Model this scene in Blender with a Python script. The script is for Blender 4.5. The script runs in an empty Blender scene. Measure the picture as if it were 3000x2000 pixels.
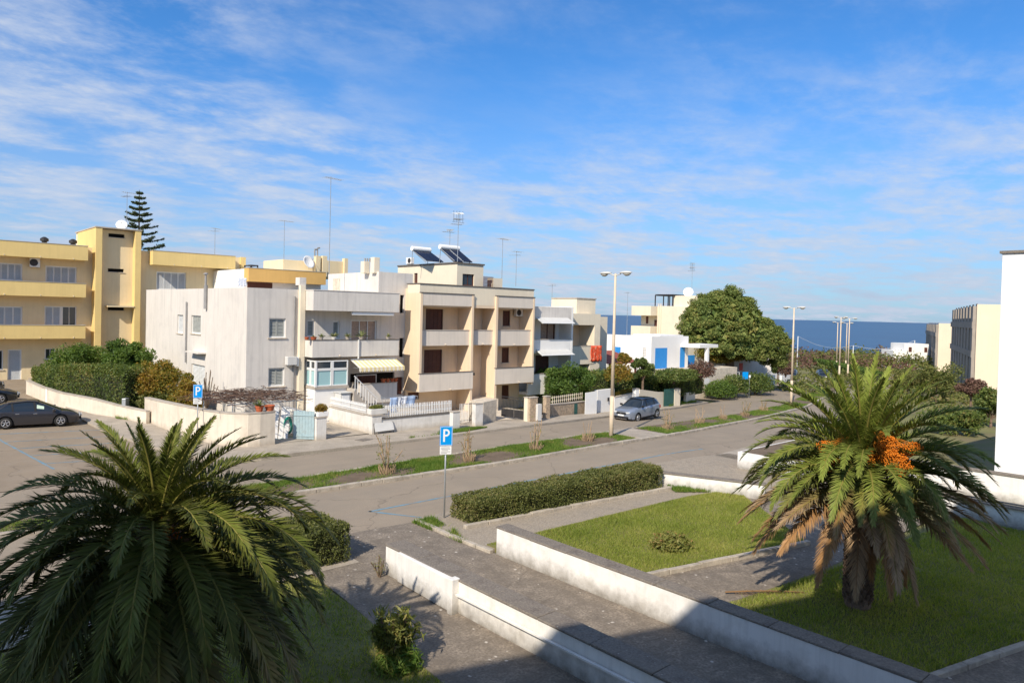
import bpy, bmesh, math, random
import numpy as np
from mathutils import Vector, Matrix
random.seed(7); RNG = np.random.default_rng(11)
SC = bpy.context.scene
COL = SC.collection
R = math.radians
# ------------------------------------------------------------------ camera
FPX, CX0, CY0, HC = 2097.0, 1500.0, 955.0, 7.5
HEAD, ROLL = R(42.13), R(1.43)
PIT = -math.atan((CY0-915.2)*math.cos(ROLL)/FPX)
fw = Vector((math.sin(HEAD)*math.cos(PIT), math.cos(HEAD)*math.cos(PIT), math.sin(PIT)))
r0 = Vector((math.cos(HEAD), -math.sin(HEAD), 0)); u0 = r0.cross(fw)
rt = r0*math.cos(ROLL)+u0*math.sin(ROLL); up = -r0*math.sin(ROLL)+u0*math.cos(ROLL)
cd = bpy.data.cameras.new('camera'); cam = bpy.data.objects.new('camera', cd); COL.objects.link(cam)
M3 = Matrix((rt, up, -fw)).transposed().to_4x4(); M3.translation = (0, 0, HC); cam.matrix_world = M3
cd.sensor_width = 36.0; cd.lens = FPX/3000*36; cd.shift_y = -(1000-CY0)/3000; cd.clip_start = .05; cd.clip_end = 60000
SC.camera = cam
# ------------------------------------------------------------------ sun and sky
SUN_EL = R(38); SUN_D = Vector((.906*math.cos(SUN_EL), .423*math.cos(SUN_EL), -math.sin(SUN_EL)))
sl = bpy.data.lights.new('sun', 'SUN'); sl.energy = 4.5; sl.angle = R(.53); sl.color = (1, .90, .76)
so = bpy.data.objects.new('sun', sl); COL.objects.link(so); so.rotation_euler = SUN_D.to_track_quat('-Z', 'Y').to_euler()
so.location = (-40, -20, 40)
W = bpy.data.worlds.new('World'); SC.world = W; W.use_nodes = True
wn = W.node_tree.nodes; wl = W.node_tree.links; wn.clear()
def N(t, **k):
    n = wn.new(t)
    for a, b in k.items(): setattr(n, a, b)
    return n
def wmath(op, a, b=None):
    n = N('ShaderNodeMath', operation=op)
    for i, v in enumerate((a, b)):
        if v is None: continue
        if isinstance(v, (int, float)): n.inputs[i].default_value = v
        else: wl.new(v, n.inputs[i])
    return n.outputs[0]
sky = N('ShaderNodeTexSky', sky_type='NISHITA', sun_disc=False)
sky.sun_elevation = SUN_EL; sky.sun_rotation = R(245); sky.altitude = 10; sky.air_density = 1.0; sky.dust_density = .6; sky.ozone_density = 2.2
tc = N('ShaderNodeTexCoord'); sx = N('ShaderNodeSeparateXYZ'); wl.new(tc.outputs['Generated'], sx.inputs[0])
zz = wmath('MAXIMUM', sx.outputs[2], 0.0); den = wmath('ADD', zz, .12)
cx = N('ShaderNodeCombineXYZ')
wl.new(wmath('DIVIDE', sx.outputs[0], den), cx.inputs[0]); wl.new(wmath('DIVIDE', sx.outputs[1], den), cx.inputs[1])
mp = N('ShaderNodeMapping'); mp.inputs['Rotation'].default_value = (0, 0, R(62)); mp.inputs['Scale'].default_value = (.9, 1.2, 1); mp.inputs['Location'].default_value = (13.9, 6.2, 0)
wl.new(cx.outputs[0], mp.inputs[0])
def wnoise(sc, det, rough, dist=0.0):
    n = N('ShaderNodeTexNoise'); n.inputs['Scale'].default_value = sc; n.inputs['Detail'].default_value = det; n.inputs['Roughness'].default_value = rough; n.inputs['Distortion'].default_value = dist
    wl.new(mp.outputs[0], n.inputs['Vector']); return n.outputs[0]
def wramp(v, lo, hi):
    n = N('ShaderNodeMapRange', interpolation_type='SMOOTHSTEP'); wl.new(v, n.inputs[0]); n.inputs[1].default_value = lo; n.inputs[2].default_value = hi; return n.outputs[0]
big = wramp(wnoise(.30, 3, .5), .30, .53)
fine = wramp(wnoise(2.3, 10, .64, .15), .36, .66)
wisp = wramp(wnoise(8.0, 6, .62, .1), .28, .75)
cl = wmath('MULTIPLY', wmath('MULTIPLY', big, fine), wmath('ADD', wmath('MULTIPLY', wisp, .5), .45))
hz = wramp(zz, .34, .0)      # thin veil of cloud thickening towards the horizon
tint = N('ShaderNodeMix', data_type='RGBA', blend_type='MULTIPLY'); tint.inputs[0].default_value = 1; wl.new(sky.outputs[0], tint.inputs[6]); tint.inputs[7].default_value = (.34, .75, 1.15, 1)
veil = N('ShaderNodeMix', data_type='RGBA'); wl.new(wmath('MULTIPLY', hz, wmath('ADD', wmath('MULTIPLY', fine, .35), .58)), veil.inputs[0]); wl.new(tint.outputs[2], veil.inputs[6]); veil.inputs[7].default_value = (3.15, 3.6, 4.7, 1)
mx = N('ShaderNodeMix', data_type='RGBA'); wl.new(wmath('MINIMUM', cl, .8), mx.inputs[0])
wl.new(veil.outputs[2], mx.inputs[6]); mx.inputs[7].default_value = (4.3, 4.75, 5.6, 1)
bg = N('ShaderNodeBackground'); bg.inputs[1].default_value = .115; wl.new(mx.outputs[2], bg.inputs[0])
wo = N('ShaderNodeOutputWorld'); wl.new(bg.outputs[0], wo.inputs[0])
SC.view_settings.view_transform = 'Standard'; SC.view_settings.look = 'None'; SC.view_settings.exposure = 0.36; SC.view_settings.gamma = 1
SC.render.resolution_x = 1024; SC.render.resolution_y = 682
# ------------------------------------------------------------------ pixel helpers (photo pixels, 3000 x 2000)
def ray(x, y): return rt*((x-CX0)/FPX) + up*(-(y-CY0)/FPX) + fw
def sstep(a, b, v):
    t = min(1, max(0, (v-a)/(b-a))); return t*t*(3-2*t)
def zt(X, Y):
    a = .0386*min(max(Y-46, 0), 26)*min(1, max(0, (21-X)/6))
    b = -.036*min(max(X-33, 0), 37) - .0165*min(max(X-70, 0), 110)
    return a+b
def gz(x, y, z=0.0):
    d = ray(x, y); t = (z-HC)/d.z; return Vector((d.x*t, d.y*t, z))
def G(x, y, dz=0.0):
    z = 0
    for _ in range(25):
        p = gz(x, y, z+dz); z = .5*z+.5*zt(p.x, p.y)
    return gz(x, y, z+dz)
def PY(x, y, Y): d = ray(x, y); t = Y/d.y; return Vector((d.x*t, Y, HC+d.z*t))
def PX(x, y, X): d = ray(x, y); t = X/d.x; return Vector((X, d.y*t, HC+d.z*t))
# ------------------------------------------------------------------ materials
MATS = {}
def nt(name):
    m = bpy.data.materials.new(name); m.use_nodes = True; t = m.node_tree; t.nodes.clear(); MATS[name] = m
    return m, t.nodes, t.links
def lin(c): return tuple(((v/255)/12.92 if v/255 <= .04045 else ((v/255+.055)/1.055)**2.4) for v in c)
def pm(name, col, rough=.85, var=.12, scale=1.2, bump=.0, bscale=30, metal=0.0, streak=0.0, stain=None, spots=None, fine=0.0, spec=.3, coat=0.0, base_dirt=None, cracks=None, tracks=None):
    m, n, l = nt(name)
    out = n.new('ShaderNodeOutputMaterial'); b = n.new('ShaderNodeBsdfPrincipled'); l.new(b.outputs[0], out.inputs[0])
    b.inputs['Roughness'].default_value = rough; b.inputs['Metallic'].default_value = metal; b.inputs['Specular IOR Level'].default_value = spec; b.inputs['Coat Weight'].default_value = coat
    g = n.new('ShaderNodeNewGeometry'); pos = g.outputs['Position']
    def noise(sc, det=5, rg=.6, vec=None):
        t = n.new('ShaderNodeTexNoise'); t.inputs['Scale'].default_value = sc; t.inputs['Detail'].default_value = det; t.inputs['Roughness'].default_value = rg
        l.new(vec or pos, t.inputs['Vector']); return t.outputs[0]
    def mix(fac, a, c, mode='MIX'):
        x = n.new('ShaderNodeMix'); x.data_type = 'RGBA'; x.blend_type = mode
        if isinstance(fac, (int, float)): x.inputs[0].default_value = fac
        else: l.new(fac, x.inputs[0])
        for i, v in ((6, a), (7, c)):
            if isinstance(v, tuple): x.inputs[i].default_value = v+(1,) if len(v) == 3 else v
            else: l.new(v, x.inputs[i])
        return x.outputs[2]
    def ramp(v, lo, hi, mn=0.0, mxx=1.0):
        t = n.new('ShaderNodeMapRange'); l.new(v, t.inputs[0]); t.inputs[1].default_value = lo; t.inputs[2].default_value = hi; t.inputs[3].default_value = mn; t.inputs[4].default_value = mxx; return t.outputs[0]
    c = mix(ramp(noise(scale), .3, .7), tuple(v*(1-var) for v in col), tuple(min(.95, v*(1+var)) for v in col))
    if fine: c = mix(ramp(noise(bscale*1.3, 3), .3, .7, 0, fine), c, tuple(v*.45 for v in col))
    if streak:
        mp = n.new('ShaderNodeMapping'); mp.inputs['Scale'].default_value = (5, 5, .28); l.new(pos, mp.inputs[0])
        s = ramp(noise(1.0, 6, .65, mp.outputs[0]), .48, .75, 0, streak); c = mix(s, c, tuple(v*.55 for v in col))
    if stain:   # (colour, scale, lo, hi, amount)
        c = mix(ramp(noise(stain[1], 6, .65), stain[2], stain[3], 0, stain[4]), c, stain[0])
    if base_dirt:   # grime that climbs from z0 upwards with a ragged edge: (colour, z0, height, amount)
        sp = n.new('ShaderNodeSeparateXYZ'); l.new(pos, sp.inputs[0]); ad = n.new('ShaderNodeMath'); ad.operation = 'MULTIPLY_ADD'
        l.new(noise(3, 5, .7), ad.inputs[0]); ad.inputs[1].default_value = -base_dirt[2]*1.6; l.new(sp.outputs[2], ad.inputs[2])
        c = mix(ramp(ad.outputs[0], base_dirt[1]-base_dirt[2]*.9, base_dirt[1]+base_dirt[2]*.3, base_dirt[3], 0), c, base_dirt[0])
    if tracks:  # wear along the driving direction: (colour, amount)
        mt = n.new('ShaderNodeMapping'); mt.inputs['Scale'].default_value = (.035, 1.5, 1); l.new(pos, mt.inputs[0]); c = mix(ramp(noise(1.0, 4, .6, mt.outputs[0]), .45, .7, 0, tracks[1]), c, tracks[0])
    if cracks:  # thin dark crack lines: (scale, width, amount)
        wv = n.new('ShaderNodeTexNoise'); wv.inputs['Scale'].default_value = 1.2; l.new(pos, wv.inputs['Vector']); ad2 = n.new('ShaderNodeVectorMath'); ad2.operation = 'ADD'; l.new(pos, ad2.inputs[0]); l.new(wv.outputs['Color'], ad2.inputs[1])
        vc = n.new('ShaderNodeTexVoronoi'); vc.feature = 'DISTANCE_TO_EDGE'; vc.inputs['Scale'].default_value = cracks[0]; l.new(ad2.outputs[0], vc.inputs['Vector']); c = mix(ramp(vc.outputs['Distance'], 0, cracks[1], cracks[2], 0), c, tuple(v*.4 for v in col))
    if spots:   # lichen / chewing gum spots: (colour, scale, radius, amount)
        v = n.new('ShaderNodeTexVoronoi'); v.inputs['Scale'].default_value = spots[1]; l.new(pos, v.inputs['Vector'])
        th = n.new('ShaderNodeMath'); th.operation = 'MULTIPLY_ADD'; l.new(noise(spots[1]*4, 3), th.inputs[0]); th.inputs[1].default_value = .25; l.new(v.outputs['Distance'], th.inputs[2])
        c = mix(ramp(th.outputs[0], spots[2]+.10, spots[2]+.16, spots[3], 0), c, spots[0])
    l.new(c, b.inputs['Base Color'])
    if bump:
        bp = n.new('ShaderNodeBump'); bp.inputs['Strength'].default_value = bump; bp.inputs['Distance'].default_value = .02; l.new(noise(bscale, 4), bp.inputs['Height']); l.new(bp.outputs[0], b.inputs['Normal'])
    return m
def leafm(name, cols, trans=.35, gloss=.12, vary=.5):
    """foliage: colour drawn per leaf from a list, part of the light passes through"""
    m, n, l = nt(name)
    out = n.new('ShaderNodeOutputMaterial'); g = n.new('ShaderNodeNewGeometry'); rp = n.new('ShaderNodeValToRGB')
    rp.color_ramp.elements.remove(rp.color_ramp.elements[0])
    for i, c in enumerate(cols):
        e = rp.color_ramp.elements[0] if i == 0 else rp.color_ramp.elements.new(i/(len(cols)-1)); e.position = i/max(1, len(cols)-1); e.color = c+(1,)
    tn = n.new('ShaderNodeTexNoise'); tn.inputs['Scale'].default_value = vary; tn.inputs['Detail'].default_value = 3; l.new(g.outputs['Position'], tn.inputs['Vector'])
    a = n.new('ShaderNodeMath'); a.operation = 'MULTIPLY_ADD'; l.new(tn.outputs[0], a.inputs[0]); a.inputs[1].default_value = 1.1
    s = n.new('ShaderNodeMath'); s.operation = 'MULTIPLY_ADD'; l.new(g.outputs['Random Per Island'], s.inputs[0]); s.inputs[1].default_value = .62; s.inputs[2].default_value = -.36
    l.new(s.outputs[0], a.inputs[2]); l.new(a.outputs[0], rp.inputs[0])
    b = n.new('ShaderNodeBsdfPrincipled'); b.inputs['Roughness'].default_value = .5; b.inputs['Specular IOR Level'].default_value = gloss*2; l.new(rp.outputs[0], b.inputs['Base Color'])
    t = n.new('ShaderNodeBsdfTranslucent'); br = n.new('ShaderNodeMix'); br.data_type = 'RGBA'; br.blend_type = 'MULTIPLY'; br.inputs[0].default_value = 1; l.new(rp.outputs[0], br.inputs[6]); br.inputs[7].default_value = (1.5, 1.6, .6, 1); l.new(br.outputs[2], t.inputs[0])
    x = n.new('ShaderNodeMixShader'); x.inputs[0].default_value = trans; l.new(b.outputs[0], x.inputs[1]); l.new(t.outputs[0], x.inputs[2]); l.new(x.outputs[0], out.inputs[0])
    return m
def glassm(name, col=(.02, .03, .04), rough=.06, spec=.6):
    m, n, l = nt(name); out = n.new('ShaderNodeOutputMaterial'); b = n.new('ShaderNodeBsdfPrincipled'); l.new(b.outputs[0], out.inputs[0])
    b.inputs['Base Color'].default_value = col+(1,); b.inputs['Roughness'].default_value = rough; b.inputs['Specular IOR Level'].default_value = spec; return m
# ------------------------------------------------------------------ object helpers
ROOTLOC = {}
def tag(o, label, cat, group=None, kind=None):
    if label: o['label'] = label
    if cat: o['category'] = cat
    if group: o['group'] = group
    if kind: o['kind'] = kind
    return o
def T(name, label, cat, loc=(0, 0, 0), group=None):
    o = bpy.data.objects.new(name, None); o.empty_display_size = .3; o.location = loc; COL.objects.link(o); return tag(o, label, cat, group)
def link(me, name, mat, parent=None):
    o = bpy.data.objects.new(name, me); COL.objects.link(o)
    if mat is not None:
        for m in (mat if isinstance(mat, (list, tuple)) else [mat]): me.materials.append(MATS[m] if isinstance(m, str) else m)
    if parent is not None: setpar(o, parent)
    return o
def wloc(p):
    v = Vector(p.location)
    return v if p.parent is None else Vector((0, 0, 0))
def setpar(o, p):
    o.parent = p
    if p.parent is None and p.type == 'EMPTY' and not p.get('local'): o.matrix_parent_inverse = Matrix.Translation(-Vector(p.location))
def npmesh(name, V, F, mat, parent=None, smooth=False, cols=None):
    V = np.asarray(V, dtype=np.float32); F = np.asarray(F, dtype=np.int32); k = F.shape[1]; me = bpy.data.meshes.new(name)
    me.vertices.add(len(V)); me.vertices.foreach_set('co', V.ravel()); me.loops.add(F.size); me.loops.foreach_set('vertex_index', F.ravel())
    me.polygons.add(len(F)); me.polygons.foreach_set('loop_start', np.arange(0, F.size, k, dtype=np.int32))
    if smooth: me.polygons.foreach_set('use_smooth', np.ones(len(F), dtype=bool))
    if cols is not None:
        a = me.color_attributes.new('tint', 'FLOAT_COLOR', 'POINT'); c = np.ones((len(V), 4), np.float32); c[:, :3] = cols; a.data.foreach_set('color', c.ravel())
    me.update(calc_edges=True)
    return link(me, name, mat, parent)
class MB:
    def __init__(s, tf=None): s.v = []; s.f = []; s.tf = tf
    def _a(s, pts):
        b = len(s.v)
        for p in pts: s.v.append(tuple(s.tf(*p)) if s.tf else tuple(p))
        return b
    def box(s, x0, x1, y0, y1, z0, z1):
        b = s._a([(x0, y0, z0), (x1, y0, z0), (x1, y1, z0), (x0, y1, z0), (x0, y0, z1), (x1, y0, z1), (x1, y1, z1), (x0, y1, z1)])
        for f in ((0, 3, 2, 1), (4, 5, 6, 7), (0, 1, 5, 4), (1, 2, 6, 5), (2, 3, 7, 6), (3, 0, 4, 7)): s.f.append(tuple(b+i for i in f))
        return s
    def poly(s, pts): b = s._a(pts); s.f.append(tuple(range(b, b+len(pts)))); return s
    def prism(s, pts, z0, z1):
        n = len(pts); zf = lambda q, z: z(q[0], q[1]) if callable(z) else z
        b = s._a([(p[0], p[1], zf(p, z0)) for p in pts]+[(p[0], p[1], zf(p, z1)) for p in pts])
        s.f.append(tuple(b+i for i in range(n-1, -1, -1))); s.f.append(tuple(b+n+i for i in range(n)))
        for i in range(n): j = (i+1) % n; s.f.append((b+i, b+j, b+n+j, b+n+i))
        return s
    def ext(s, prof, a, b_, axis):
        """profile polygon of 2D points swept along an axis ('x': profile in y,z; 'y': profile in x,z)"""
        n = len(prof); mk = (lambda t, p: (t, p[0], p[1])) if axis == 'x' else (lambda t, p: (p[0], t, p[1]))
        b = s._a([mk(a, p) for p in prof]+[mk(b_, p) for p in prof]); s.f.append(tuple(range(b, b+n))); s.f.append(tuple(range(b+2*n-1, b+n-1, -1)))
        for i in range(n): j = (i+1) % n; s.f.append((b+j, b+i, b+n+i, b+n+j))
        return s
    def tube(s, p0, p1, r0_, r1_=None, n=8, cap=True):
        r1_ = r0_ if r1_ is None else r1_; p0 = Vector(p0); p1 = Vector(p1); d = (p1-p0).normalized(); a = d.orthogonal().normalized(); c = d.cross(a)
        ring = lambda p, r: [p+a*math.cos(2*math.pi*i/n)*r+c*math.sin(2*math.pi*i/n)*r for i in range(n)]
        b = s._a(ring(p0, r0_)+ring(p1, r1_))
        for i in range(n): j = (i+1) % n; s.f.append((b+i, b+j, b+n+j, b+n+i))
        if cap: s.f.append(tuple(b+i for i in range(n-1, -1, -1))); s.f.append(tuple(b+n+i for i in range(n)))
        return s
    def path(s, pts, r, n=6):
        for a, b in zip(pts[:-1], pts[1:]): s.tube(a, b, r if not isinstance(r, tuple) else r[0], None, n)
        return s
    def lathe(s, prof, n=16, c=(0, 0, 0), axis='z'):
        k = len(prof); pts = []
        for i in range(n):
            a = 2*math.pi*i/n
            for r_, h in prof:
                q = (r_*math.cos(a), r_*math.sin(a), h)
                if axis == 'y': q = (q[0], q[2], q[1])
                if axis == 'x': q = (q[2], q[0], q[1])
                pts.append((q[0]+c[0], q[1]+c[1], q[2]+c[2]))
        b = s._a(pts)
        for i in range(n):
            j = (i+1) % n
            for q in range(k-1): s.f.append((b+i*k+q, b+j*k+q, b+j*k+q+1, b+i*k+q+1))
        return s
    def build(s, name, mat, parent=None, smooth=False, bevel=0, seg=2):
        me = bpy.data.meshes.new(name); me.from_pydata(s.v, [], s.f)
        if smooth:
            for p in me.polygons: p.use_smooth = True
        bm = bmesh.new(); bm.from_mesh(me); bmesh.ops.recalc_face_normals(bm, faces=bm.faces); bm.to_mesh(me); bm.free()
        o = link(me, name, mat, parent)
        if bevel:
            m = o.modifiers.new('bevel', 'BEVEL'); m.width = bevel; m.segments = seg; m.limit_method = 'ANGLE'; m.angle_limit = R(35)
        return o
def copy_tree(o, parent=None):
    c = o.copy(); COL.objects.link(c)
    if parent is not None: c.parent = parent; c.matrix_parent_inverse = o.matrix_parent_inverse.copy()
    for ch in list(o.children): copy_tree(ch, c)
    return c
def struct(o): o['kind'] = 'structure'; return o
def tfY(c): return lambda u, d, z: (u, c-d, z)          # facade facing -Y at Y=c ; d = outwards
def tfX(c): return lambda u, d, z: (c-d, u, z)          # facade facing -X
def tfR(ox, oy, ang):                                   # facade whose u axis has heading ang from +X, outwards to its right
    ca, sa = math.cos(ang), math.sin(ang)
    return lambda u, d, z: (ox+u*ca+d*sa, oy+u*sa-d*ca, z)
# ------------------------------------------------------------------ surface materials
pm('asphalt', (.32, .262, .195), .9, .10, .35, .3, 16, stain=((.235, .20, .155), .5, .5, .72, .55), fine=.4, cracks=(.16, .006, .55), tracks=((.24, .20, .155), .5))
pm('asphalt_dark', (.29, .23, .165), .9, .12, .4, .25, 60, stain=((.30, .25, .195), .7, .5, .7, .5), fine=.4, cracks=(.2, .008, .5))
pm('pavement', (.43, .37, .295), .9, .18, 1.0, .5, 11, stain=((.25, .215, .175), 1.2, .5, .72, .6), fine=.5)
pm('old_path', (.30, .25, .195), .95, .32, 2.4, 1.0, 13, stain=((.15, .125, .10), 1.6, .42, .66, .8), spots=((.55, .5, .43), 2.6, .09, .9), fine=.95, cracks=(.33, .012, .5))
pm('path_pale', (.43, .36, .275), .95, .25, 1.6, .9, 13, stain=((.17, .15, .125), 1.6, .45, .7, .7), spots=((.55, .5, .44), 4, .06, .7), fine=.8)
pm('kerbstone', (.44, .385, .31), .9, .25, 2.4, .7, 14, stain=((.2, .18, .15), 2.5, .5, .7, .7), fine=.3)
pm('blue_paint', (.13, .27, .36), .8, .2, 2.0, stain=((.25, .22, .185), 2.2, .42, .62, .85))
pm('soil', (.17, .125, .085), .95, .25, 1.5, .6, 25, fine=.4)
pm('lawn_soil', (.19, .18, .06), .95, .3, 1.2, .5, 25, fine=.4)
pm('field', (.17, .165, .06), .95, .35, .12, .5, 8, stain=((.19, .15, .085), .35, .45, .65, .8))
pm('white_wall', (.76, .735, .69), .85, .05, .8, .12, 40, streak=.34, base_dirt=((.17, .15, .12), .02, .42, .85), stain=((.56, .52, .45), 1.7, .52, .74, .6))
pm('coping', (.29, .25, .205), .95, .3, 2.6, 1.0, 16, stain=((.12, .10, .085), 2.6, .42, .65, .8), spots=((.45, .42, .37), 6, .06, .75), fine=.8)
m, n, l = nt('sea'); o_ = n.new('ShaderNodeOutputMaterial'); b_ = n.new('ShaderNodeBsdfPrincipled'); l.new(b_.outputs[0], o_.inputs[0])
b_.inputs['Roughness'].default_value = .32; b_.inputs['Specular IOR Level'].default_value = .18
g_ = n.new('ShaderNodeNewGeometry'); mp_ = n.new('ShaderNodeMapping'); mp_.inputs['Scale'].default_value = (.05, .012, .05); mp_.inputs['Rotation'].default_value = (0, 0, R(42)); l.new(g_.outputs['Position'], mp_.inputs[0])
t_ = n.new('ShaderNodeTexNoise'); t_.inputs['Scale'].default_value = 1; t_.inputs['Detail'].default_value = 8; l.new(mp_.outputs[0], t_.inputs['Vector'])
cr = n.new('ShaderNodeValToRGB'); cr.color_ramp.elements[0].position = .3; cr.color_ramp.elements[0].color = (.003, .03, .085, 1); cr.color_ramp.elements[1].position = .75; cr.color_ramp.elements[1].color = (.006, .055, .125, 1); l.new(t_.outputs[0], cr.inputs[0]); l.new(cr.outputs[0], b_.inputs['Base Color'])
bp_ = n.new('ShaderNodeBump'); bp_.inputs['Strength'].default_value = .6; bp_.inputs['Distance'].default_value = 1.0; l.new(t_.outputs[0], bp_.inputs['Height']); l.new(bp_.outputs[0], b_.inputs['Normal'])
# ------------------------------------------------------------------ ground sheets
def interp(pl, n):
    P = [Vector((p[0], p[1])) for p in pl]; L = [0]
    for a, b in zip(P[:-1], P[1:]): L.append(L[-1]+(b-a).length)
    out = []
    for i in range(n):
        s = L[-1]*i/(n-1); k = max(j for j in range(len(L)-1) if L[j] <= s+1e-9); t = (s-L[k])/max(1e-9, L[k+1]-L[k]); out.append(P[k].lerp(P[k+1], t))
    return out
def strip(name, A, B, dz, mat, n=40, m=4, skirt=0.0, parent=None, jig=0.0):
    a = interp(A, n); b = interp(B, n); V = []; F = []
    for i in range(n):
        for j in range(m+1):
            p = a[i].lerp(b[i], j/m)
            if jig and 0 < j < m: jz = random.uniform(-jig, jig)
            else: jz = 0
            V.append((p.x, p.y, zt(p.x, p.y)+dz+jz))
    for i in range(n-1):
        for j in range(m): k = i*(m+1)+j; F.append((k, k+1, k+m+2, k+m+1))
    if skirt:
        ring = [i*(m+1) for i in range(n)]+[(n-1)*(m+1)+j for j in range(1, m+1)]+[i*(m+1)+m for i in range(n-2, -1, -1)]+[j for j in range(m-1, 0, -1)]
        b0 = len(V)
        for k in ring: V.append((V[k][0], V[k][1], V[k][2]-skirt))
        for q in range(len(ring)): r_ = (q+1) % len(ring); F.append((ring[q], ring[r_], b0+r_, b0+q))
    mb = MB(); mb.v = V; mb.f = F; return mb.build(name, mat, parent)
# land: one sheet, dropping under the sea beyond the shore
xs = list(range(-180, 20, 20))+list(range(20, 120, 4))+list(range(120, 420, 12)); ys = list(range(-160, 20, 20))+list(range(20, 80, 4))+list(range(80, 460, 12))
V = []; F = []
for x in xs:
    for y in ys:
        dep = x*math.sin(HEAD)+y*math.cos(HEAD); z = zt(x, y)-.07
        if dep > 205: z -= (dep-205)*.16
        V.append((x, y, z))
ny = len(ys)
for i in range(len(xs)-1):
    for j in range(ny-1): k = i*ny+j; F.append((k, k+ny, k+ny+1, k+1))
mb = MB(); mb.v = V; mb.f = F; struct(mb.build('ground', 'field'))
SEA_Z = -5.0
mb = MB(); S_ = 40000; mb.poly([(-S_, -S_, SEA_Z), (S_, -S_, SEA_Z), (S_, S_, SEA_Z), (-S_, S_, SEA_Z)]); struct(mb.build('sea', 'sea'))
# main road (both carriageways) bending gently away, then the side lot on the left
nearE = [(-80, 20.9), (14.5, 20.9), (29, 21.2), (33, 21.3), (45, 22.3), (60, 25.2), (75, 29.2), (95, 35.5), (120, 41), (150, 40)]
farE = [(-80, 33.95), (24, 33.8), (33, 33.95), (43, 35.5), (55, 37.6), (66, 40.6), (80, 43.5), (95, 48), (114, 55.5), (150, 56)]
struct(strip('road', nearE, farE, 0, 'asphalt', 90, 6))
struct(strip('parking_area', [(-80, 33.9), (-80, 72)], [(12.8, 33.9), (9.7, 72)], 0.004, 'asphalt_dark', 20, 8))
struct(strip('side_street', [(66, 40.2), (62.5, 60)], [(75.5, 42.6), (72, 62)], .004, 'asphalt_dark', 6, 3))
# far pavement with its kerb, round the corner into the side street
PH = .13
pvA = [(10.1, 72), (9.95, 50), (10.5, 44), (11.2, 39), (12.3, 35), (14.2, 34.1), (24, 33.85), (33, 34.0), (43, 35.6), (55, 37.7), (62.5, 39.6)]
pvB = [(11.2, 72), (11.3, 52), (13.2, 48), (13.6, 41), (14.6, 37.4), (16.4, 36.9), (24, 36.7), (33, 36.5), (43, 37.2), (55, 39.4), (62.5, 41.2)]
struct(strip('pavement', pvA, pvB, PH, 'pavement', 70, 3, .22))
struct(strip('pavement', [(73.5, 42.8), (80, 44), (95, 48.6)], [(73, 46), (80, 47.5), (95, 52)], .12, 'pavement', 10, 2, .2))
def stones(pl, L, w, h, mat, parent, dz=-.06, gap=.012, name='kerb_stone'):
    """single kerb stones laid along a line, a part each"""
    P = [Vector((p[0], p[1])) for p in pl]; tot = sum((b-a).length for a, b in zip(P[:-1], P[1:])); n = int(tot/L); Q = interp(pl, n+1)
    base = MB(); base.box(-L/2+gap, L/2-gap, -w/2, w/2, 0, h-dz); me = base.build(name, mat, parent, bevel=.012, seg=1); first = True
    for a, b in zip(Q[:-1], Q[1:]):
        o = me if first else me.copy()
        if not first: COL.objects.link(o)
        first = False; c = (a+b)/2; d = b-a; o.location = (c.x, c.y, zt(c.x, c.y)+dz+random.uniform(-.012, .012)); dz2 = zt(b.x, b.y)-zt(a.x, a.y)
        o.rotation_euler = (random.uniform(-.02, .02), -math.atan2(dz2, d.length)+random.uniform(-.01, .01), math.atan2(d.y, d.x)+random.uniform(-.012, .012)); o.scale = (d.length/L, 1, 1)
# median strip
mdN = [(9.6, 26.95), (16.3, 26.6), (24, 26.3), (33, 26.55), (40, 27.3), (55, 29.9), (70, 33.3), (90, 39.2), (112, 46)]
mdF = [(10.8, 28.9), (16.3, 29.2), (24, 29.4), (33, 29.45), (40, 30.4), (55, 32.3), (70, 35.6), (90, 41.8), (112, 48.4)]
med = struct(strip('median_strip', mdN, mdF, .10, 'soil', 60, 6, .2, jig=.03))
stones(mdN, 1.0, .26, .16, 'kerbstone', med); stones(mdF[:5], 1.0, .16, .13, 'kerbstone', med)
med2 = struct(strip('median_strip', [(-40, 27.2), (5.2, 27.35)], [(-40, 29.2), (5.8, 28.9)], .10, 'soil', 20, 5, .2, jig=.03))
stones([(-24, 27.2), (5.1, 27.3)], 1.0, .26, .16, 'kerbstone', med2); stones([(5.3, 27.4), (5.85, 28.9)], .5, .26, .16, 'kerbstone', med2)
struct(strip('median_crossing', [(35.1, 26.95), (38.4, 27.3)], [(34.9, 29.5), (38.2, 30.0)], .14, 'pavement', 4, 3, .2))
# near-side pavement, drive and paths in the garden of the block the picture is taken from
struct(strip('forecourt', [(-60, 20.85), (10.9, 20.85)], [(-60, 18.2), (10.9, 18.5)], .02, 'pavement', 20, 3))
struct(strip('drive', [(10.9, 21.2), (10.85, -3)], [(14.6, 20.9), (14.55, -3)], .015, 'old_path', 26, 4))
struct(strip('garden_path', [(9.4, 18.6), (9.15, 15.6), (8.7, 12), (7.9, 2), (7.7, -3)], [(11.0, 18.6), (10.95, 15.6), (10.9, 12), (10.8, 2), (10.8, -3)], .01, 'old_path', 26, 3))
struct(strip('kerb_walk', [(14.62, 21.1), (24.5, 21.3), (28.5, 21.4)], [(14.62, 16.9), (24.7, 16.6), (27.3, 16.5)], .05, 'path_pale', 22, 6, .12))
struct(strip('lawn', [(14.8, 17.3), (25.4, 16.9), (28.0, 16.3)], [(14.8, 12.9), (17.0, 12.35), (23.4, 10.9)], .09, 'lawn_soil', 20, 6, .15))
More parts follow.
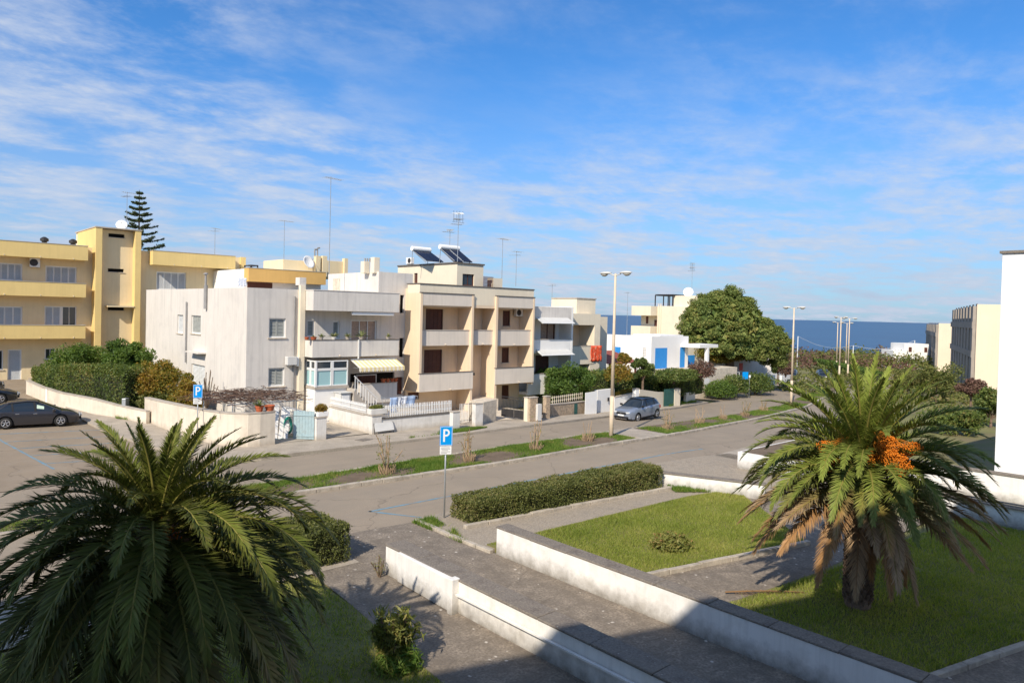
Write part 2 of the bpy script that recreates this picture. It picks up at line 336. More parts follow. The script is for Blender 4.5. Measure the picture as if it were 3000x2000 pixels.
struct(strip('garden_path', [(14.8, 12.75), (17, 12.2), (23.4, 10.75), (27.5, 15.8)], [(14.8, 10.9), (16.6, 9.95), (21.1, 9.45), (30, 9.3)], .02, 'old_path', 20, 4))
struct(strip('lawn', [(14.8, 10.9), (16.6, 9.9), (21.1, 9.4), (30, 9.2), (31.4, 8.6)], [(14.8, 5.6), (16.9, 5.0), (20.2, 4.15), (24, 3.1), (31, 1.4)], .05, 'lawn_soil', 20, 8, .1))
struct(strip('garden_path', [(14.8, 5.5), (16.9, 4.9), (20.2, 4.05), (31, 1.3)], [(14.8, -3), (17, -3), (20, -3), (31, -3)], .02, 'old_path', 10, 4))
struct(strip('lawn', [(9.25, 18.3), (9.1, 15.6), (8.7, 12), (7.9, 2)], [(-8, 18.1), (-8, 15), (-8, 10), (-8, 2)], .05, 'lawn_soil', 20, 8, .1))
kw = T('lawn_kerb', 'low concrete kerb edging the sunlit lawn with the small bush', 'kerb', (20, 11.5, 0))
stones([(16.2, 12.42), (17.0, 12.28), (23.4, 10.85)], 1.2, .16, .16, 'kerbstone', kw)
kw = T('lawn_kerb', 'low concrete kerb edging the shaded lawn at the bottom right corner', 'kerb', (18, 4.6, 0))
stones([(16.6, 5.02), (20.2, 4.1), (26, 2.6)], 1.2, .16, .14, 'kerbstone', kw)
kw = T('lawn_kerb', 'rough kerb between the drive and the paved walk by the parking sign', 'kerb', (14.5, 19, 0))
stones([(14.55, 20.9), (14.45, 18.6), (14.5, 16.7)], .7, .16, .12, 'kerbstone', kw)
kw = T('hedge_kerb', 'broken stone kerb along the foot of the long clipped hedge', 'kerb', (19, 19.2, 0))
stones([(15.3, 19.1), (19.5, 18.75), (26, 18.1)], .9, .18, .17, 'kerbstone', kw)
# blue parking lines
def line_mark(name, a, b, w, label, grp, mat='blue_paint', dz=.006):
    a = Vector(a); b = Vector(b); d = (b-a).normalized(); p = Vector((-d.y, d.x))*w/2; k = max(2, int((b-a).length/2)); mb = MB()
    for i in range(k):
        q = a.lerp(b, i/k); r_ = a.lerp(b, (i+1)/k); mb.poly([(v.x, v.y, zt(v.x, v.y)+dz) for v in (q-p, r_-p, r_+p, q+p)])
    return tag(mb.build(name, mat), label, 'road marking', grp)
line_mark('parking_line', (13.9, 23.0), (36, 23.1), .12, 'long faded blue parking line on the near carriageway', None)
line_mark('parking_line', (13.9, 23.06), (15.0, 21.2), .12, 'short blue line closing the parking bay beside the P sign', None)
line_mark('parking_line', (5.0, 50.5), (6.3, 37.2), .12, 'long blue line across the ends of the empty bays', None, dz=.012)
for i in range(5):
    y = 48.1-2.35*i; line_mark('parking_line', (5.4+.2*i, y), (10.3+.06*i, y-1.1), .1, ('nearest', 'second nearest', 'middle', 'second farthest', 'farthest')[4-i]+' thin blue divider of the empty parking bays on the left', 'bay dividers of the left car park', dz=.012)
# drain cover and walls of the garden
mb = MB(); mb.box(-.42, .42, -.3, .3, 0, .02); o = mb.build('manhole_cover', 'coping'); o.location = (20.9, 35.3, PH); o.rotation_euler.z = .25; tag(o, 'dark rectangular drain cover in the pavement by the gateway', 'drain cover')
# wall beside the drive: white face with stepped panel, broad dark coping
w1 = T('garden_wall', 'white garden wall with broad dark coping left of the drive', 'wall', (11.1, 12, 0))
mb = MB(); mb.prism([(11.0, 17.25), (10.85, -3), (11.3, -3), (11.55, 17.2)], -.1, .80); mb.build('wall', 'white_wall', w1)
W1C = w1
mb = MB(); mb.prism([(10.90, 16.5), (10.80, 13.9), (10.97, 13.9), (11.0, 16.5)], .04, .84); mb.build('cladding_panel', 'white_wall', w1, bevel=.01)
mb = MB(); mb.prism([(10.76, 14.05), (10.76, 13.85), (11.0, 13.85), (11.0, 14.05)], 0, .88); mb.build('pier', 'white_wall', w1, bevel=.01)
mb = MB(); mb.prism([(10.83, 13.8), (10.79, -3), (10.86, -3), (10.9, 13.8)], .50, .54); mb.build('string_course', 'white_wall', w1)
w2 = T('garden_wall', 'white garden wall with dark lichen coping between the drive and the lawns', 'wall', (14.7, 10, 0))
mb = MB(); mb.prism([(14.55, 16.55), (14.55, -3), (14.9, -3), (14.95, 16.5)], -.1, .82); mb.build('wall', 'white_wall', w2)
def coping_slabs(root, y0, y1, xa, xb, z0, z1, L):
    n_ = int((y1-y0)/L)
    for k in range(n_):
        t0, t1 = k/n_, (k+1)/n_; ya, yb = y0+(y1-y0)*t0+.006, y0+(y1-y0)*t1-.006; j = random.uniform(-.008, .008); mb = MB(); mb.prism([(xa(ya)+j, ya), (xb(ya)+j, ya), (xb(yb)+j, yb), (xa(yb)+j, yb)], z0, z1+random.uniform(-.006, .006)); mb.build('coping_slab', 'coping', root, bevel=.012, seg=1)
coping_slabs(W1C, -3, 17.28, lambda y: 10.852+.0074*y, lambda y: 11.38+.0138*y, .802, .86, 1.5)
coping_slabs(w2, -3, 16.6, lambda y: 14.53, lambda y: 14.99+.003*y, .822, .88, 1.5)
# low parapet along the far drive, planter behind it
w3 = T('garden_wall', 'low plastered parapet behind the lawn at the end of the long hedge', 'wall', (27, 17, 0))
mb = MB(); a_, b2_ = G(1935, 1428), G(2240, 1466); mb.prism([(a_.x, a_.y), (b2_.x, b2_.y), (b2_.x+.3, b2_.y+.12), (a_.x+.3, a_.y+.12)], -.1, .62); mb.build('wall', 'white_wall', w3)
mb = MB(); mb.prism([(a_.x-.03, a_.y), (b2_.x-.03, b2_.y-.03), (b2_.x+.36, b2_.y+.15), (a_.x+.36, a_.y+.15)], .622, .68); mb.build('coping', 'coping', w3, bevel=.015)
struct(strip('drive', [(25.0, 21.6), (29.4, 21.9), (36, 21.4)], [(26.3, 18.9), (28.4, 15.5), (34, 11)], .03, 'path_pale', 12, 5))
w4 = T('planter_wall', 'white planter box wall half hidden by the right palm', 'wall', (33, 18, 0)); q = G(2160, 1372)
mb = MB(); mb.box(q.x, q.x+6.0, q.y-3.2, q.y, -.1, .85); mb.build('wall', 'white_wall', w4); mb = MB(); mb.box(q.x+.15, q.x+5.85, q.y-3.05, q.y-.15, .852, .87); mb.build('soil_bed', 'soil', w4)
struct(strip('walk', [(34.5, 21.4), (40, 22.3)], [(34.5, 9.0), (44, 10)], .03, 'pavement', 8, 5))
# terrace walls and white block on the right
w5 = T('terrace_wall', 'low shaded wall with ribbed coping at the foot of the white block', 'wall', (31.7, 5, 0))
mb = MB(); mb.prism([(31.6, 9.4), (31.9, 0), (32.3, 0), (32.0, 9.4)], -.1, .68)
mb.build('wall', 'white_wall', w5)
for k_ in range(3): mb = MB(); mb.prism([(31.5+.17*k_, 9.45), (31.8+.17*k_, 0), (31.95+.17*k_, 0), (31.65+.17*k_, 9.45)], .684+.045*k_, .72+.045*k_); mb.build('coping', 'coping', w5)
w6 = T('terrace_wall', 'sunlit white terrace wall with thin coping in front of the white block', 'wall', (35.8, 5, 0))
mb = MB(); mb.prism([(35.4, 12.6), (36.2, 0), (36.5, 0), (35.7, 12.6)], -.2, 1.16); mb.build('wall', 'white_wall', w6)
mb = MB(); mb.prism([(35.34, 12.65), (36.14, 0), (36.56, 0), (35.76, 12.65)], 1.162, 1.23); mb.build('coping', 'coping', w6)
pm('bright_render', (.80, .785, .755), .8, .03, .5, .08, 30, streak=.08, stain=((.7, .68, .62), .6, .6, .8, .4))
wb = T('white_apartment_block', 'tall blank white block at the right edge of the picture', 'building', (42, 4, 0))
q = G(2913, 1440); q = Vector((38.6, 9.35, 0))
mb = MB(); mb.box(q.x, q.x+14, -16, q.y, -.8, 10.75); mb.build('wall', 'bright_render', wb, bevel=.02)
mb = MB(); mb.box(q.x-.09, q.x+14.1, -16.1, q.y+.09, 10.752, 10.87); mb.build('roof_edge', 'coping', wb)
# the block the picture is taken from: only its shadow shows
cb = T('camera_side_block', 'white block of flats the picture is taken from, seen only by its shadow', 'building', (-5, -6, 0))
def rotp(px, py, a=math.atan(-.30)): return (px*math.cos(a)-py*math.sin(a)-.15, px*math.sin(a)+py*math.cos(a)-.95)
mb = MB(); mb.prism([rotp(-34, 0), rotp(16.5, 0), rotp(16.5, -12), rotp(-34, -12)], -.2, 17.0); mb.build('wall', 'bright_render', cb)
mb = MB(); mb.box(5.6, 13.7, -6, -.05, -.2, 17.0); mb.build('shadow_mass', 'bright_render', cb)  # unseen forward mass, added so its shadow covers the right lawn
mb = MB(); mb.box(-40, -11.5, -8, 12.4, -.2, 17.0); mb.build('wing_wall', 'bright_render', cb)
mb = MB(); mb.prism([rotp(-34.1, .1), rotp(16.6, .1), rotp(16.6, -12.1), rotp(-34.1, -12.1)], 17.001, 17.3); mb.build('roof_edge', 'coping', cb)
# ------------------------------------------------------------------ building kit
pm('grey_render', (.645, .60, .54), .9, .06, .5, .12, 35, streak=.42, stain=((.47, .44, .41), .9, .52, .78, .55))
pm('cream_render', (.73, .64, .49), .9, .05, .6, .1, 35, streak=.16, stain=((.56, .5, .4), .8, .55, .78, .5))
pm('peach', (.74, .575, .40), .9, .04, .6, .08, 35, streak=.22, stain=((.62, .48, .34), .9, .52, .76, .5))
pm('peach_rail', (.66, .585, .495), .9, .04, .8, .08, 35, streak=.3)
pm('yellow_paint', (.72, .53, .215), .85, .05, .5, .08, 35, streak=.18, stain=((.6, .43, .18), .9, .55, .78, .5))
pm('yellow_pale', (.74, .60, .37), .88, .05, .6, .08, 35, streak=.2, stain=((.62, .5, .3), .8, .54, .78, .5))
pm('orange_paint', (.66, .40, .13), .85, .06, .6, .08, 35, streak=.15)
pm('lime_white', (.80, .78, .74), .85, .03, .8, .1, 35, streak=.08)
pm('stone_edge', (.42, .37, .31), .9, .15, 2, .3, 30)
pm('dark_edge', (.13, .115, .10), .9, .2, 3, .3, 30)
pm('white_pvc', (.78, .77, .74), .45, .03, 2)
pm('pale_shutter', (.62, .63, .62), .5, .05, 2)
pm('louvre_slat', (.36, .37, .34), .6, .05, 2)
pm('louvre_gap_shade', (.10, .105, .095), .7, .1, 2)
pm('brown_wood', (.095, .035, .024), .55, .15, 4, .1, 60)
pm('curtain', (.45, .32, .24), .8, .2, 6)
pm('blue_shutter', (.035, .27, .66), .5, .06, 3)
pm('green_gate', (.03, .10, .085), .5, .15, 3)
pm('pale_blue_gate', (.33, .44, .47), .6, .2, 3, .2, 40, stain=((.22, .24, .24), 3, .5, .7, .7))
pm('dark_iron', (.045, .043, .045), .5, .2, 4, metal=.3)
pm('galvanised', (.42, .44, .45), .45, .15, 5, metal=.6)
pm('pipe_grey', (.28, .27, .26), .6, .15, 4)
pm('grey_plastic', (.58, .57, .54), .5, .06, 3)
pm('stone_clad', (.42, .32, .22), .9, .3, 6, .8, 12, stain=((.25, .2, .15), 7, .5, .6, .8))
pm('pale_stone', (.60, .52, .41), .9, .18, 3, .5, 14, stain=((.42, .35, .27), 5, .5, .62, .7))
pm('terracotta', (.42, .11, .045), .8, .15, 6)
pm('red_tile', (.27, .075, .055), .8, .25, 5, .4, 30)
pm('solar_panel', (.008, .012, .03), .15, .1, 2, spec=.6)
pm('tank_white', (.8, .8, .78), .35, .03, 2)
pm('orange_cloth', (.75, .09, .03), .8, .25, 5, stain=((.75, .55, .35), 6, .55, .62, .6))
pm('white_cloth', (.74, .76, .8), .85, .08, 5); pm('blue_cloth', (.36, .47, .66), .85, .1, 5)
glassm('window_glass', (.025, .035, .045)); glassm('veranda_glass', (.33, .52, .53), .12, .5); glassm('opening_shade', (.012, .011, .01), .9, .1)  # last one: near black, paints the darkness inside recesses and openings
def rY(x0, y0, x1, y1, Y):
    ym = (y0+y1)/2; xm = (x0+x1)/2; return PY(x0, ym, Y).x, PY(x1, ym, Y).x, PY(xm, y1, Y).z, PY(xm, y0, Y).z
def rX(x0, y0, x1, y1, X):
    ym = (y0+y1)/2; xm = (x0+x1)/2; a, b = PX(x0, ym, X).y, PX(x1, ym, X).y; return min(a, b), max(a, b), PX(xm, y1, X).z, PX(xm, y0, X).z
def facade(tf, u0, u1, z0, z1, holes, depth, mb=None, dout=0.0, cap0=True):
    """front skin with real openings and reveals"""
    mb = mb or MB(tf); us = sorted({u0, u1, *[h[0] for h in holes], *[h[1] for h in holes]}); zs = sorted({z0, z1, *[h[2] for h in holes], *[h[3] for h in holes]})
    us = [u for u in us if u0 <= u <= u1]; zs = [z for z in zs if z0 <= z <= z1]
    for a, b in zip(us[:-1], us[1:]):
        for c, d in zip(zs[:-1], zs[1:]):
            um, zm = (a+b)/2, (c+d)/2
            if any(h[0] < um < h[1] and h[2] < zm < h[3] for h in holes): continue
            mb.poly([(a, dout, c), (b, dout, c), (b, dout, d), (a, dout, d)])
    e = dout-depth
    for h in holes:
        a, b, c, d = h[:4]
        for q in ([(a, dout, c), (a, e, c), (a, e, d), (a, dout, d)], [(b, dout, c), (b, e, c), (b, e, d), (b, dout, d)], [(a, dout, c), (b, dout, c), (b, e, c), (a, e, c)], [(a, dout, d), (b, dout, d), (b, e, d), (a, e, d)]): mb.poly(q)
    for q in ([[(u0, dout, z0), (u0, e, z0), (u0, e, z1), (u0, dout, z1)]] if cap0 is True else [])+[[(u1, dout, z0), (u1, e, z0), (u1, e, z1), (u1, dout, z1)]]+[[(u0+(depth if cap0 == 'side' else 0), dout, z1), (u1, dout, z1), (u1, e, z1), (u0+(depth if cap0 == 'side' else 0), e, z1)]]: mb.poly(q)
    return mb
def window(par, tf, u0, u1, z0, z1, style='louvre', d=-.14, sill=True, fmat='white_pvc', name='window', leaves=2):
    """frame mesh with its panes, shutter leaves and sill below it"""
    t = .07; mb = MB(tf); mb.box(u0, u0+t, d-.04, d+.04, z0, z1).box(u1-t, u1, d-.04, d+.04, z0, z1).box(u0+t, u1-t, d-.04, d+.04, z1-t, z1).box(u0+t, u1-t, d-.04, d+.04, z0, z0+t)
    fr = mb.build(name, fmat, par); a, b = u0+t+.002, u1-t-.002; w = (b-a)/leaves
    for i in range(leaves):
        p, q = a+i*w+.004, a+(i+1)*w-.004
        if style in ('louvre', 'pale'):
            mb = MB(tf); s = .05; mb.box(p, p+s, d-.02, d+.03, z0+t, z1-t).box(q-s, q, d-.02, d+.03, z0+t, z1-t).box(p+s, q-s, d-.02, d+.03, z1-t-s, z1-t).box(p+s, q-s, d-.02, d+.03, z0+t, z0+t+s)
            k = max(4, int((z1-z0-2*t-2*s)/.085))
            for j in range(k):
                zc = z0+t+s+(j+.5)*(z1-z0-2*t-2*s)/k; h = (z1-z0-2*t-2*s)/k
                mb.poly([(p+s, d+.025, zc-h*.42), (q-s, d+.025, zc-h*.42), (q-s, d-.012, zc+h*.30), (p+s, d-.012, zc+h*.30)])
            mb.build('shutter', 'louvre_slat' if style == 'louvre' else 'pale_shutter', fr)
            mb = MB(tf); mb.box(p+s, q-s, d-.035, d-.025, z0+t+s, z1-t-s); mb.build('pane', 'louvre_gap_shade', fr)  # dark backing sheet, paints the shade between the slats
        elif style == 'roller':
            mb = MB(tf); k = max(3, int((q-p)/.32))
            for j in range(k): mb.box(p+(q-p)*j/k+.006, p+(q-p)*(j+1)/k-.006, d-.03, d+.03, z0+t, z1-t)
            mb.build('shutter', 'brown_wood', fr)
        elif style == 'blue':
            mb = MB(tf)
            for j in range(5): mb.box(p+(q-p)*j/5+.004, p+(q-p)*(j+1)/5-.004, d-.02, d+.04, z0+t, z1-t)
            mb.build('shutter', 'blue_shutter', fr)
        elif style == 'curtain':
            mb = MB(tf); mb.box(p, q, d-.06, d-.04, z0+t, z1-t); mb.build('curtain', 'curtain', fr)
            mb = MB(tf); mb.box(p, p+.05, d-.02, d+.03, z0+t, z1-t); mb.build('sash', fmat, fr)
        else:
            mb = MB(tf); mb.box(p, q, d-.02, d-.008, z0+t, z1-t); mb.build('pane', 'veranda_glass' if style == 'veranda' else 'window_glass', fr)
            mb = MB(tf); mb.box(p, p+.04, d-.01, d+.03, z0+t, z1-t); mb.build('sash', fmat, fr)
    if sill: mb = MB(tf); mb.box(u0-.08, u1+.08, d+.05, .07, z0-.07, z0-.002); mb.build('sill', 'pale_stone', fr)
    return fr
def boxpart(par, tf, name, mat, u0, u1, d0, d1, z0, z1, bevel=0): mb = MB(tf); mb.box(u0, u1, d0, d1, z0, z1); return mb.build(name, mat, par, bevel=bevel)
def balcony(par, tf, u0, u1, d0, d1, zb, zt_, mat, cop='stone_edge', slab=.2, th=.12, spouts=(), ends=True):
    """slab with solid front panel, side panels, coping and rain spouts"""
    mb = MB(tf); mb.box(u0, u1, d0, d1-th-.001, zb, zb+slab); mb.box(u0, u1, d1-th, d1, zb, zt_-.05)
    if ends: mb.box(u0, u0+th, d0, d1-th-.002, zb+slab+.001, zt_-.05); mb.box(u1-th, u1, d0, d1-th-.002, zb+slab+.001, zt_-.05)
    b = mb.build('balcony', mat, par)
    mb = MB(tf); mb.box(u0-.03, u1+.03, d1-th-.03, d1+.03, zt_-.048, zt_)
    if ends: mb.box(u0-.03, u0+th+.03, d0+.02, d1-th-.032, zt_-.048, zt_); mb.box(u1-th-.03, u1+.03, d0+.02, d1-th-.032, zt_-.048, zt_)
    mb.build('coping', cop, b)
    for u in spouts: mb = MB(tf); mb.tube((u, d1, zb+.1), (u, d1+.16, zb+.06), .035, None, 8); mb.build('rain_spout', 'pale_stone', b)
    return b
def ac_unit(label, tf, u0, u1, d0, z0, z1, dd=.3):
    p = tf(u0, d0, z0); r_ = T('air_conditioner', label, 'air conditioner', p)
    mb = MB(tf); mb.box(u0, u1, d0, d0+dd, z0, z1); mb.build('casing', 'white_pvc', r_, bevel=.02)
    w = min(u1-u0, z1-z0)*.42; cu = u0+(u1-u0)*.38; cz = (z0+z1)/2; mb = MB(tf); k = 16
    mb.poly([(cu+w*math.cos(6.2832*i/k), d0+dd+.004, cz+w*math.sin(6.2832*i/k)) for i in range(k)]); mb.build('fan', 'dark_iron', r_)
    mb = MB(tf)
    for s_ in (.2, .8): mb.box(u0+(u1-u0)*s_-.02, u0+(u1-u0)*s_+.02, d0-.16, d0+dd, z0-.05, z0-.005)
    mb.build('bracket', 'galvanised', r_)
def antenna(label, p, h, style=0, az=0.0, grp='television aerials on the roofs'):
    p = Vector(p); r_ = T('tv_antenna', label, 'antenna', p, grp); mb = MB(); mb.tube(p, p+Vector((0, 0, h)), .03, .022, 6); mb.build('mast', 'galvanised', r_)
    def yagi(zf, L, n, a, el=.30):
        q = p+Vector((0, 0, h*zf)); d = Vector((math.cos(a), math.sin(a), 0)); e = Vector((-d.y, d.x, 0)); mb = MB(); mb.tube(q-d*L*.35, q+d*L*.65, .016, None, 5)
        for i in range(n): c = q+d*L*(-.33+.96*i/(n-1)); w = el*(1.1-.45*i/n); mb.tube(c-e*w, c+e*w, .011, None, 4)
        mb.build('aerial', 'galvanised', r_)
    if style == 0: yagi(.985, 1.5, 9, az, .35)
    if style == 1: yagi(.98, 1.2, 8, az, .3); yagi(.88, 1.0, 7, az+1.9, .3)
    if style == 2:
        for zf, a in ((.97, az), (.86, az+.6), (.76, az+2.2)): yagi(zf, .9, 7, a, .42)
        mb = MB()
        for k in range(4): mb.tube(p+Vector((-.45+.3*k, 0, h*.8)), p+Vector((-.4+.3*k, .1, h*1.02)), .012, None, 4)
        mb.tube(p+Vector((-.6, 0, h*.8)), p+Vector((.6, 0, h*.8)), .012, None, 4); mb.build('aerial', 'dark_iron', r_)
    return r_
def dish(label, p, r, az, mast=.5):
    p = Vector(p); root = T('satellite_dish', label, 'satellite dish', p); d = Vector((math.cos(az), math.sin(az), .45)).normalized(); c = p+Vector((0, 0, mast+r*.6)); a = d.orthogonal().normalized(); b = d.cross(a)
    V = [c-d*r*.28]; F = []; K = 20
    for ring in (.4, .75, 1.0):
        for i in range(K): t = 6.2832*i/K; V.append(c-d*r*.28*(1-ring*ring)+(a*math.cos(t)+b*math.sin(t))*r*ring)
    mb = MB(); mb.v = [tuple(v) for v in V]
    for i in range(K): mb.f.append((0, 1+i, 1+(i+1) % K))
    for g in range(2):
        for i in range(K): j = (i+1) % K; mb.f.append((1+g*K+i, 1+(g+1)*K+i, 1+(g+1)*K+j, 1+g*K+j))
    o = mb.build('reflector', 'white_pvc', root, True); sm = o.modifiers.new('solid', 'SOLIDIFY'); sm.thickness = .02
    mb = MB(); mb.tube(p, p+Vector((0, 0, mast)), .03); mb.tube(p+Vector((0, 0, mast)), c-d*r*.28, .03); mb.build('mast', 'galvanised', root)
    mb = MB(); mb.tube(c-a*r*.9, c+d*r*.75, .012); mb.tube(c+d*r*.7, c+d*r*.95, .04); mb.build('feed_arm', 'galvanised', root)
# ================================================================== grey corner house
GY = 43.3; gx = PY(722, 1000, GY).x; gR = PY(1208, 900, GY).x; gtop = PY(725, 842, GY).z; FT, FX = tfY(GY), tfX(gx)
gh = T('corner_house', 'grey white two storey corner house with blank sunlit side wall', 'house', (gx, GY, 0))
wA = rY(788, 932, 837, 989, GY); wB = rY(786, 1077, 833, 1131, GY)
u1_ = rY(900, 938, 922, 986, GY); u2_ = rY(975, 940, 995, 992, GY); u3_ = rY(1027, 938, 1104, 1002, GY); sl1 = rY(1172, 864, 1184, 917, GY); sl2 = rY(1170, 990, 1184, 1046, GY); dr = rY(1161, 1104, 1180, 1155, GY)
gbay = rY(1026, 1092, 1155, 1150, GY); holes = [wA, wB, u1_, u2_, u3_, sl1, sl2, dr, gbay]; DEP = .22; gback = PX(429, 838, gx).y
mb = MB(); mb.box(gx+DEP, gR-.01, GY+DEP, gback, -.3, gtop-.06); mb.build('core', 'grey_render', gh)
facade(FT, gx, gR, -.3, gtop, holes, DEP-.005, cap0=False).build('wall', 'grey_render', gh)
sw1 = rX(519, 922, 536, 976, gx); sw2 = rX(560, 924, 588, 977, gx); sd = rX(560, 1068, 600, 1130, gx)
facade(FX, GY, gback, -.3, gtop, [sw1, sw2, sd], DEP-.005, cap0='side').build('wall', 'grey_render', gh)
window(gh, FT, *wA); window(gh, FT, *wB); window(gh, FT, *u1_, leaves=1, sill=False); window(gh, FT, *u2_, leaves=1, sill=False); window(gh, FT, *u3_, style='curtain', sill=False, leaves=3)
window(gh, FX, *sw2); window(gh, FX, *sw1, style='pale', leaves=1); window(gh, FX, *sd, style='pale', sill=False, name='door')
mb = MB(FT); mb.box(dr[0]+.03, dr[1]-.03, -.18, -.12, dr[2], dr[3]-.02); mb.build('door', 'brown_wood', gh)
boxpart(gh, FT, 'bay_shade', 'opening_shade', gbay[0]+.02, gbay[1]-.02, -.2, -.17, gbay[2]+.02, gbay[3]-.02)  # black sheet painting the shade behind the lower balcony
window(gh, FT, gbay[0]+.5, gbay[0]+2.1, gbay[2]+.03, gbay[3]-.1, 'roller', d=-.1, sill=False)
for s_ in (sl1, sl2): boxpart(gh, FT, 'recess_shade', 'opening_shade', s_[0]+.01, s_[1]-.01, -.205, -.2, s_[2]+.01, s_[3]-.01)  # black sheets painting the shade inside the shallow slots
# chimney pilaster and pipes
pa = rY(873, 815, 888, 1062, GY); boxpart(gh, FT, 'pilaster', 'cream_render', pa[0], pa[1], .003, .3, .5, pa[3]-.45, .01)
boxpart(gh, FT, 'chimney', 'grey_render', pa[0]+.02, pa[1]+.12, -.5, .1, pa[3]-.448, pa[3]+.05, .01)
for k, (p0, p1) in enumerate(((PY(864, 868, GY-.06), PY(866, 1240, GY-.06)),)): mb = MB(); mb.tube((p0.x, GY-.06, p0.z), (p0.x, GY-.06, .4), .05); mb.build('drainpipe', 'pipe_grey', gh)
for (a_, b__, c__, r_) in ((546, 884, 1062, .055), (603, 835, 905, .13)): p = PX(a_, b__, gx-.1); q = PX(a_, c__, gx-.1); mb = MB(); mb.tube((gx-.1, p.y, p.z), (gx-.1, p.y, q.z), r_); mb.build('drainpipe', 'pipe_grey', gh)
mb = MB(); p = PX(603, 805, gx-.1); mb.tube((gx-.1, p.y, gtop-.3), (gx-.1, p.y, p.z), .07); mb.lathe([(.07, 0), (.16, .03), (.16, .09), (0, .16)], 8, (gx-.1, p.y, p.z)); mb.build('flue', 'pipe_grey', gh)
q = rX(566, 1030, 604, 1048, gx); boxpart(gh, FX, 'door_canopy', 'grey_render', q[0], q[1], .003, .55, q[3]-.08, q[3])
# upper floor slab: parapet band and balcony
D1 = 1.35; B1 = GY-D1; rb = rY(921, 848, 1170, 912, B1); bl = rY(920, 994, 1168, 1044, B1)
balcony(gh, FT, pa[1]+.02, rb[1], .003, D1, rb[2], gtop+.02, 'grey_render', 'grey_render', .22, .14)
balcony(gh, FT, pa[1]+.02, bl[1], .003, D1, bl[2], bl[3], 'grey_render', 'dark_edge', .2, .12, spouts=[bl[0]+1.8, bl[0]+4.5])
mb = MB(); q = PY(1051, 1010, B1-.05); mb.tube((q.x, B1-.05, bl[2]-.15), (q.x, B1-.05, bl[3]-.02), .06); mb.build('downpipe', 'grey_plastic', gh)
q = rY(1028, 914, 1150, 923, B1+.3); aw = T('rolled_awning', 'rolled up white awning under the roof band of the corner house', 'awning', (q[0], B1+.3, q[2]))
mb = MB(); mb.box(q[0], q[1], B1+.1, B1+.32, q[2]-.02, q[3]); mb.build('cassette', 'white_pvc', aw, bevel=.03); boxpart(aw, None, 'bracket', 'galvanised', q[0]+.1, q[0]+.16, B1+.32, B1+.6, q[2]+.05, q[3]); boxpart(aw, None, 'bracket', 'galvanised', q[1]-.16, q[1]-.1, B1+.32, B1+.6, q[2]+.05, q[3])
# roof, stair block, chimneys
mb = MB(); mb.box(gx+.3, gR-.05, GY+.3, gback-.2, gtop-.5, gtop-.4); mb.build('roof', 'pavement', gh)
stX = PY(1110, 795, GY).x; stT = PY(1160, 799, GY).z; stB = PX(962, 797, stX).y
mb = MB(); mb.box(stX, gR-.012, GY-.004, stB, gtop-.02, stT); mb.build('stair_block', 'grey_render', gh)
q = rX(977, 816, 996, 848, stX); boxpart(gh, tfX(stX), 'door', 'pale_stone', q[0], q[1], .003, .04, gtop-.3, q[3])
for (x0, x1, yt, dd) in ((1067, 1088, 765, 1.2), (1096, 1117, 753, .25)): a_ = PY(x0, 780, GY+dd); b__ = PY(x1, 780, GY+dd); zt__ = PY(x0, yt, GY+dd).z; mb = MB(); mb.box(a_.x, b__.x-.12, GY+dd, GY+dd+.5, stT-.1, zt__); mb.build('chimney', 'cream_render', gh, bevel=.02)
mb = MB()
for k in range(3): q = PY(1069+7*k, 765, GY+1.4); mb.tube((q.x, GY+1.4, q.z-.05), (q.x, GY+1.4, q.z+.2), .06)
mb.build('chimney_pots', 'pipe_grey', gh)
# glazed veranda on the raised ground floor, striped awning, terrace
vY = B1-.05; v = rY(924, 1056, 1020, 1131, vY); vl = PX(876, 1090, v[0]).y; ve = T('glazed_veranda', 'white framed glazed veranda under the balcony of the corner house', 'veranda', (v[0], vY, v[2]))
mid = v[2]+(v[3]-v[2])*.66
vx0 = v[0]; FVx, FVy = tfX(vx0), tfY(vY)
for tf, a_, b__, n_ in ((FVy, v[0], v[1], 2), (FVx, vY+.05, GY-.02, 2)):
    w_ = (b__-a_)/n_
    for i in range(n_):
        window(ve, tf, a_+i*w_+.01, a_+(i+1)*w_-.01, v[2]+.02, mid, 'veranda', d=-.05, sill=False, leaves=1); window(ve, tf, a_+i*w_+.01, a_+(i+1)*w_-.01, mid+.01, v[3], 'glass', d=-.05, sill=False, leaves=1)
mb = MB(); mb.box(vx0-.02, vx0+.10, vY-.02, vY+.10, v[2], v[3]+.02); mb.build('corner_post', 'white_pvc', ve)
mb = MB(); mb.box(vx0-.05, v[1]+.05, vY-.05, GY-.01, v[2]-.14, v[2]); mb.build('base_slab', 'stone_edge', ve)
boxpart(ve, tfY(GY-.06), 'back_wall', 'cream_render', vx0+.2, v[1]-.1, 0, .02, v[2]+.05, v[3])
mb = MB(); mb.box(vx0, v[1], vY+.05, GY-.003, -.2, v[2]-.142); mb.build('base_wall', 'lime_white', ve)
pm('stripe_a', (.74, .60, .30), .8, .05, 4); pm('stripe_b', (.78, .72, .60), .8, .05, 4)
a_ = rY(1024, 1052, 1160, 1056, B1); sa = T('striped_awning', 'yellow and cream striped awning with scalloped edge below the balcony', 'awning', (a_[0], B1, a_[3])); AW0, AW1 = a_[0]+.1, a_[1]; K = 22; zf_ = PY(1095, 1076, B1-1.1).z
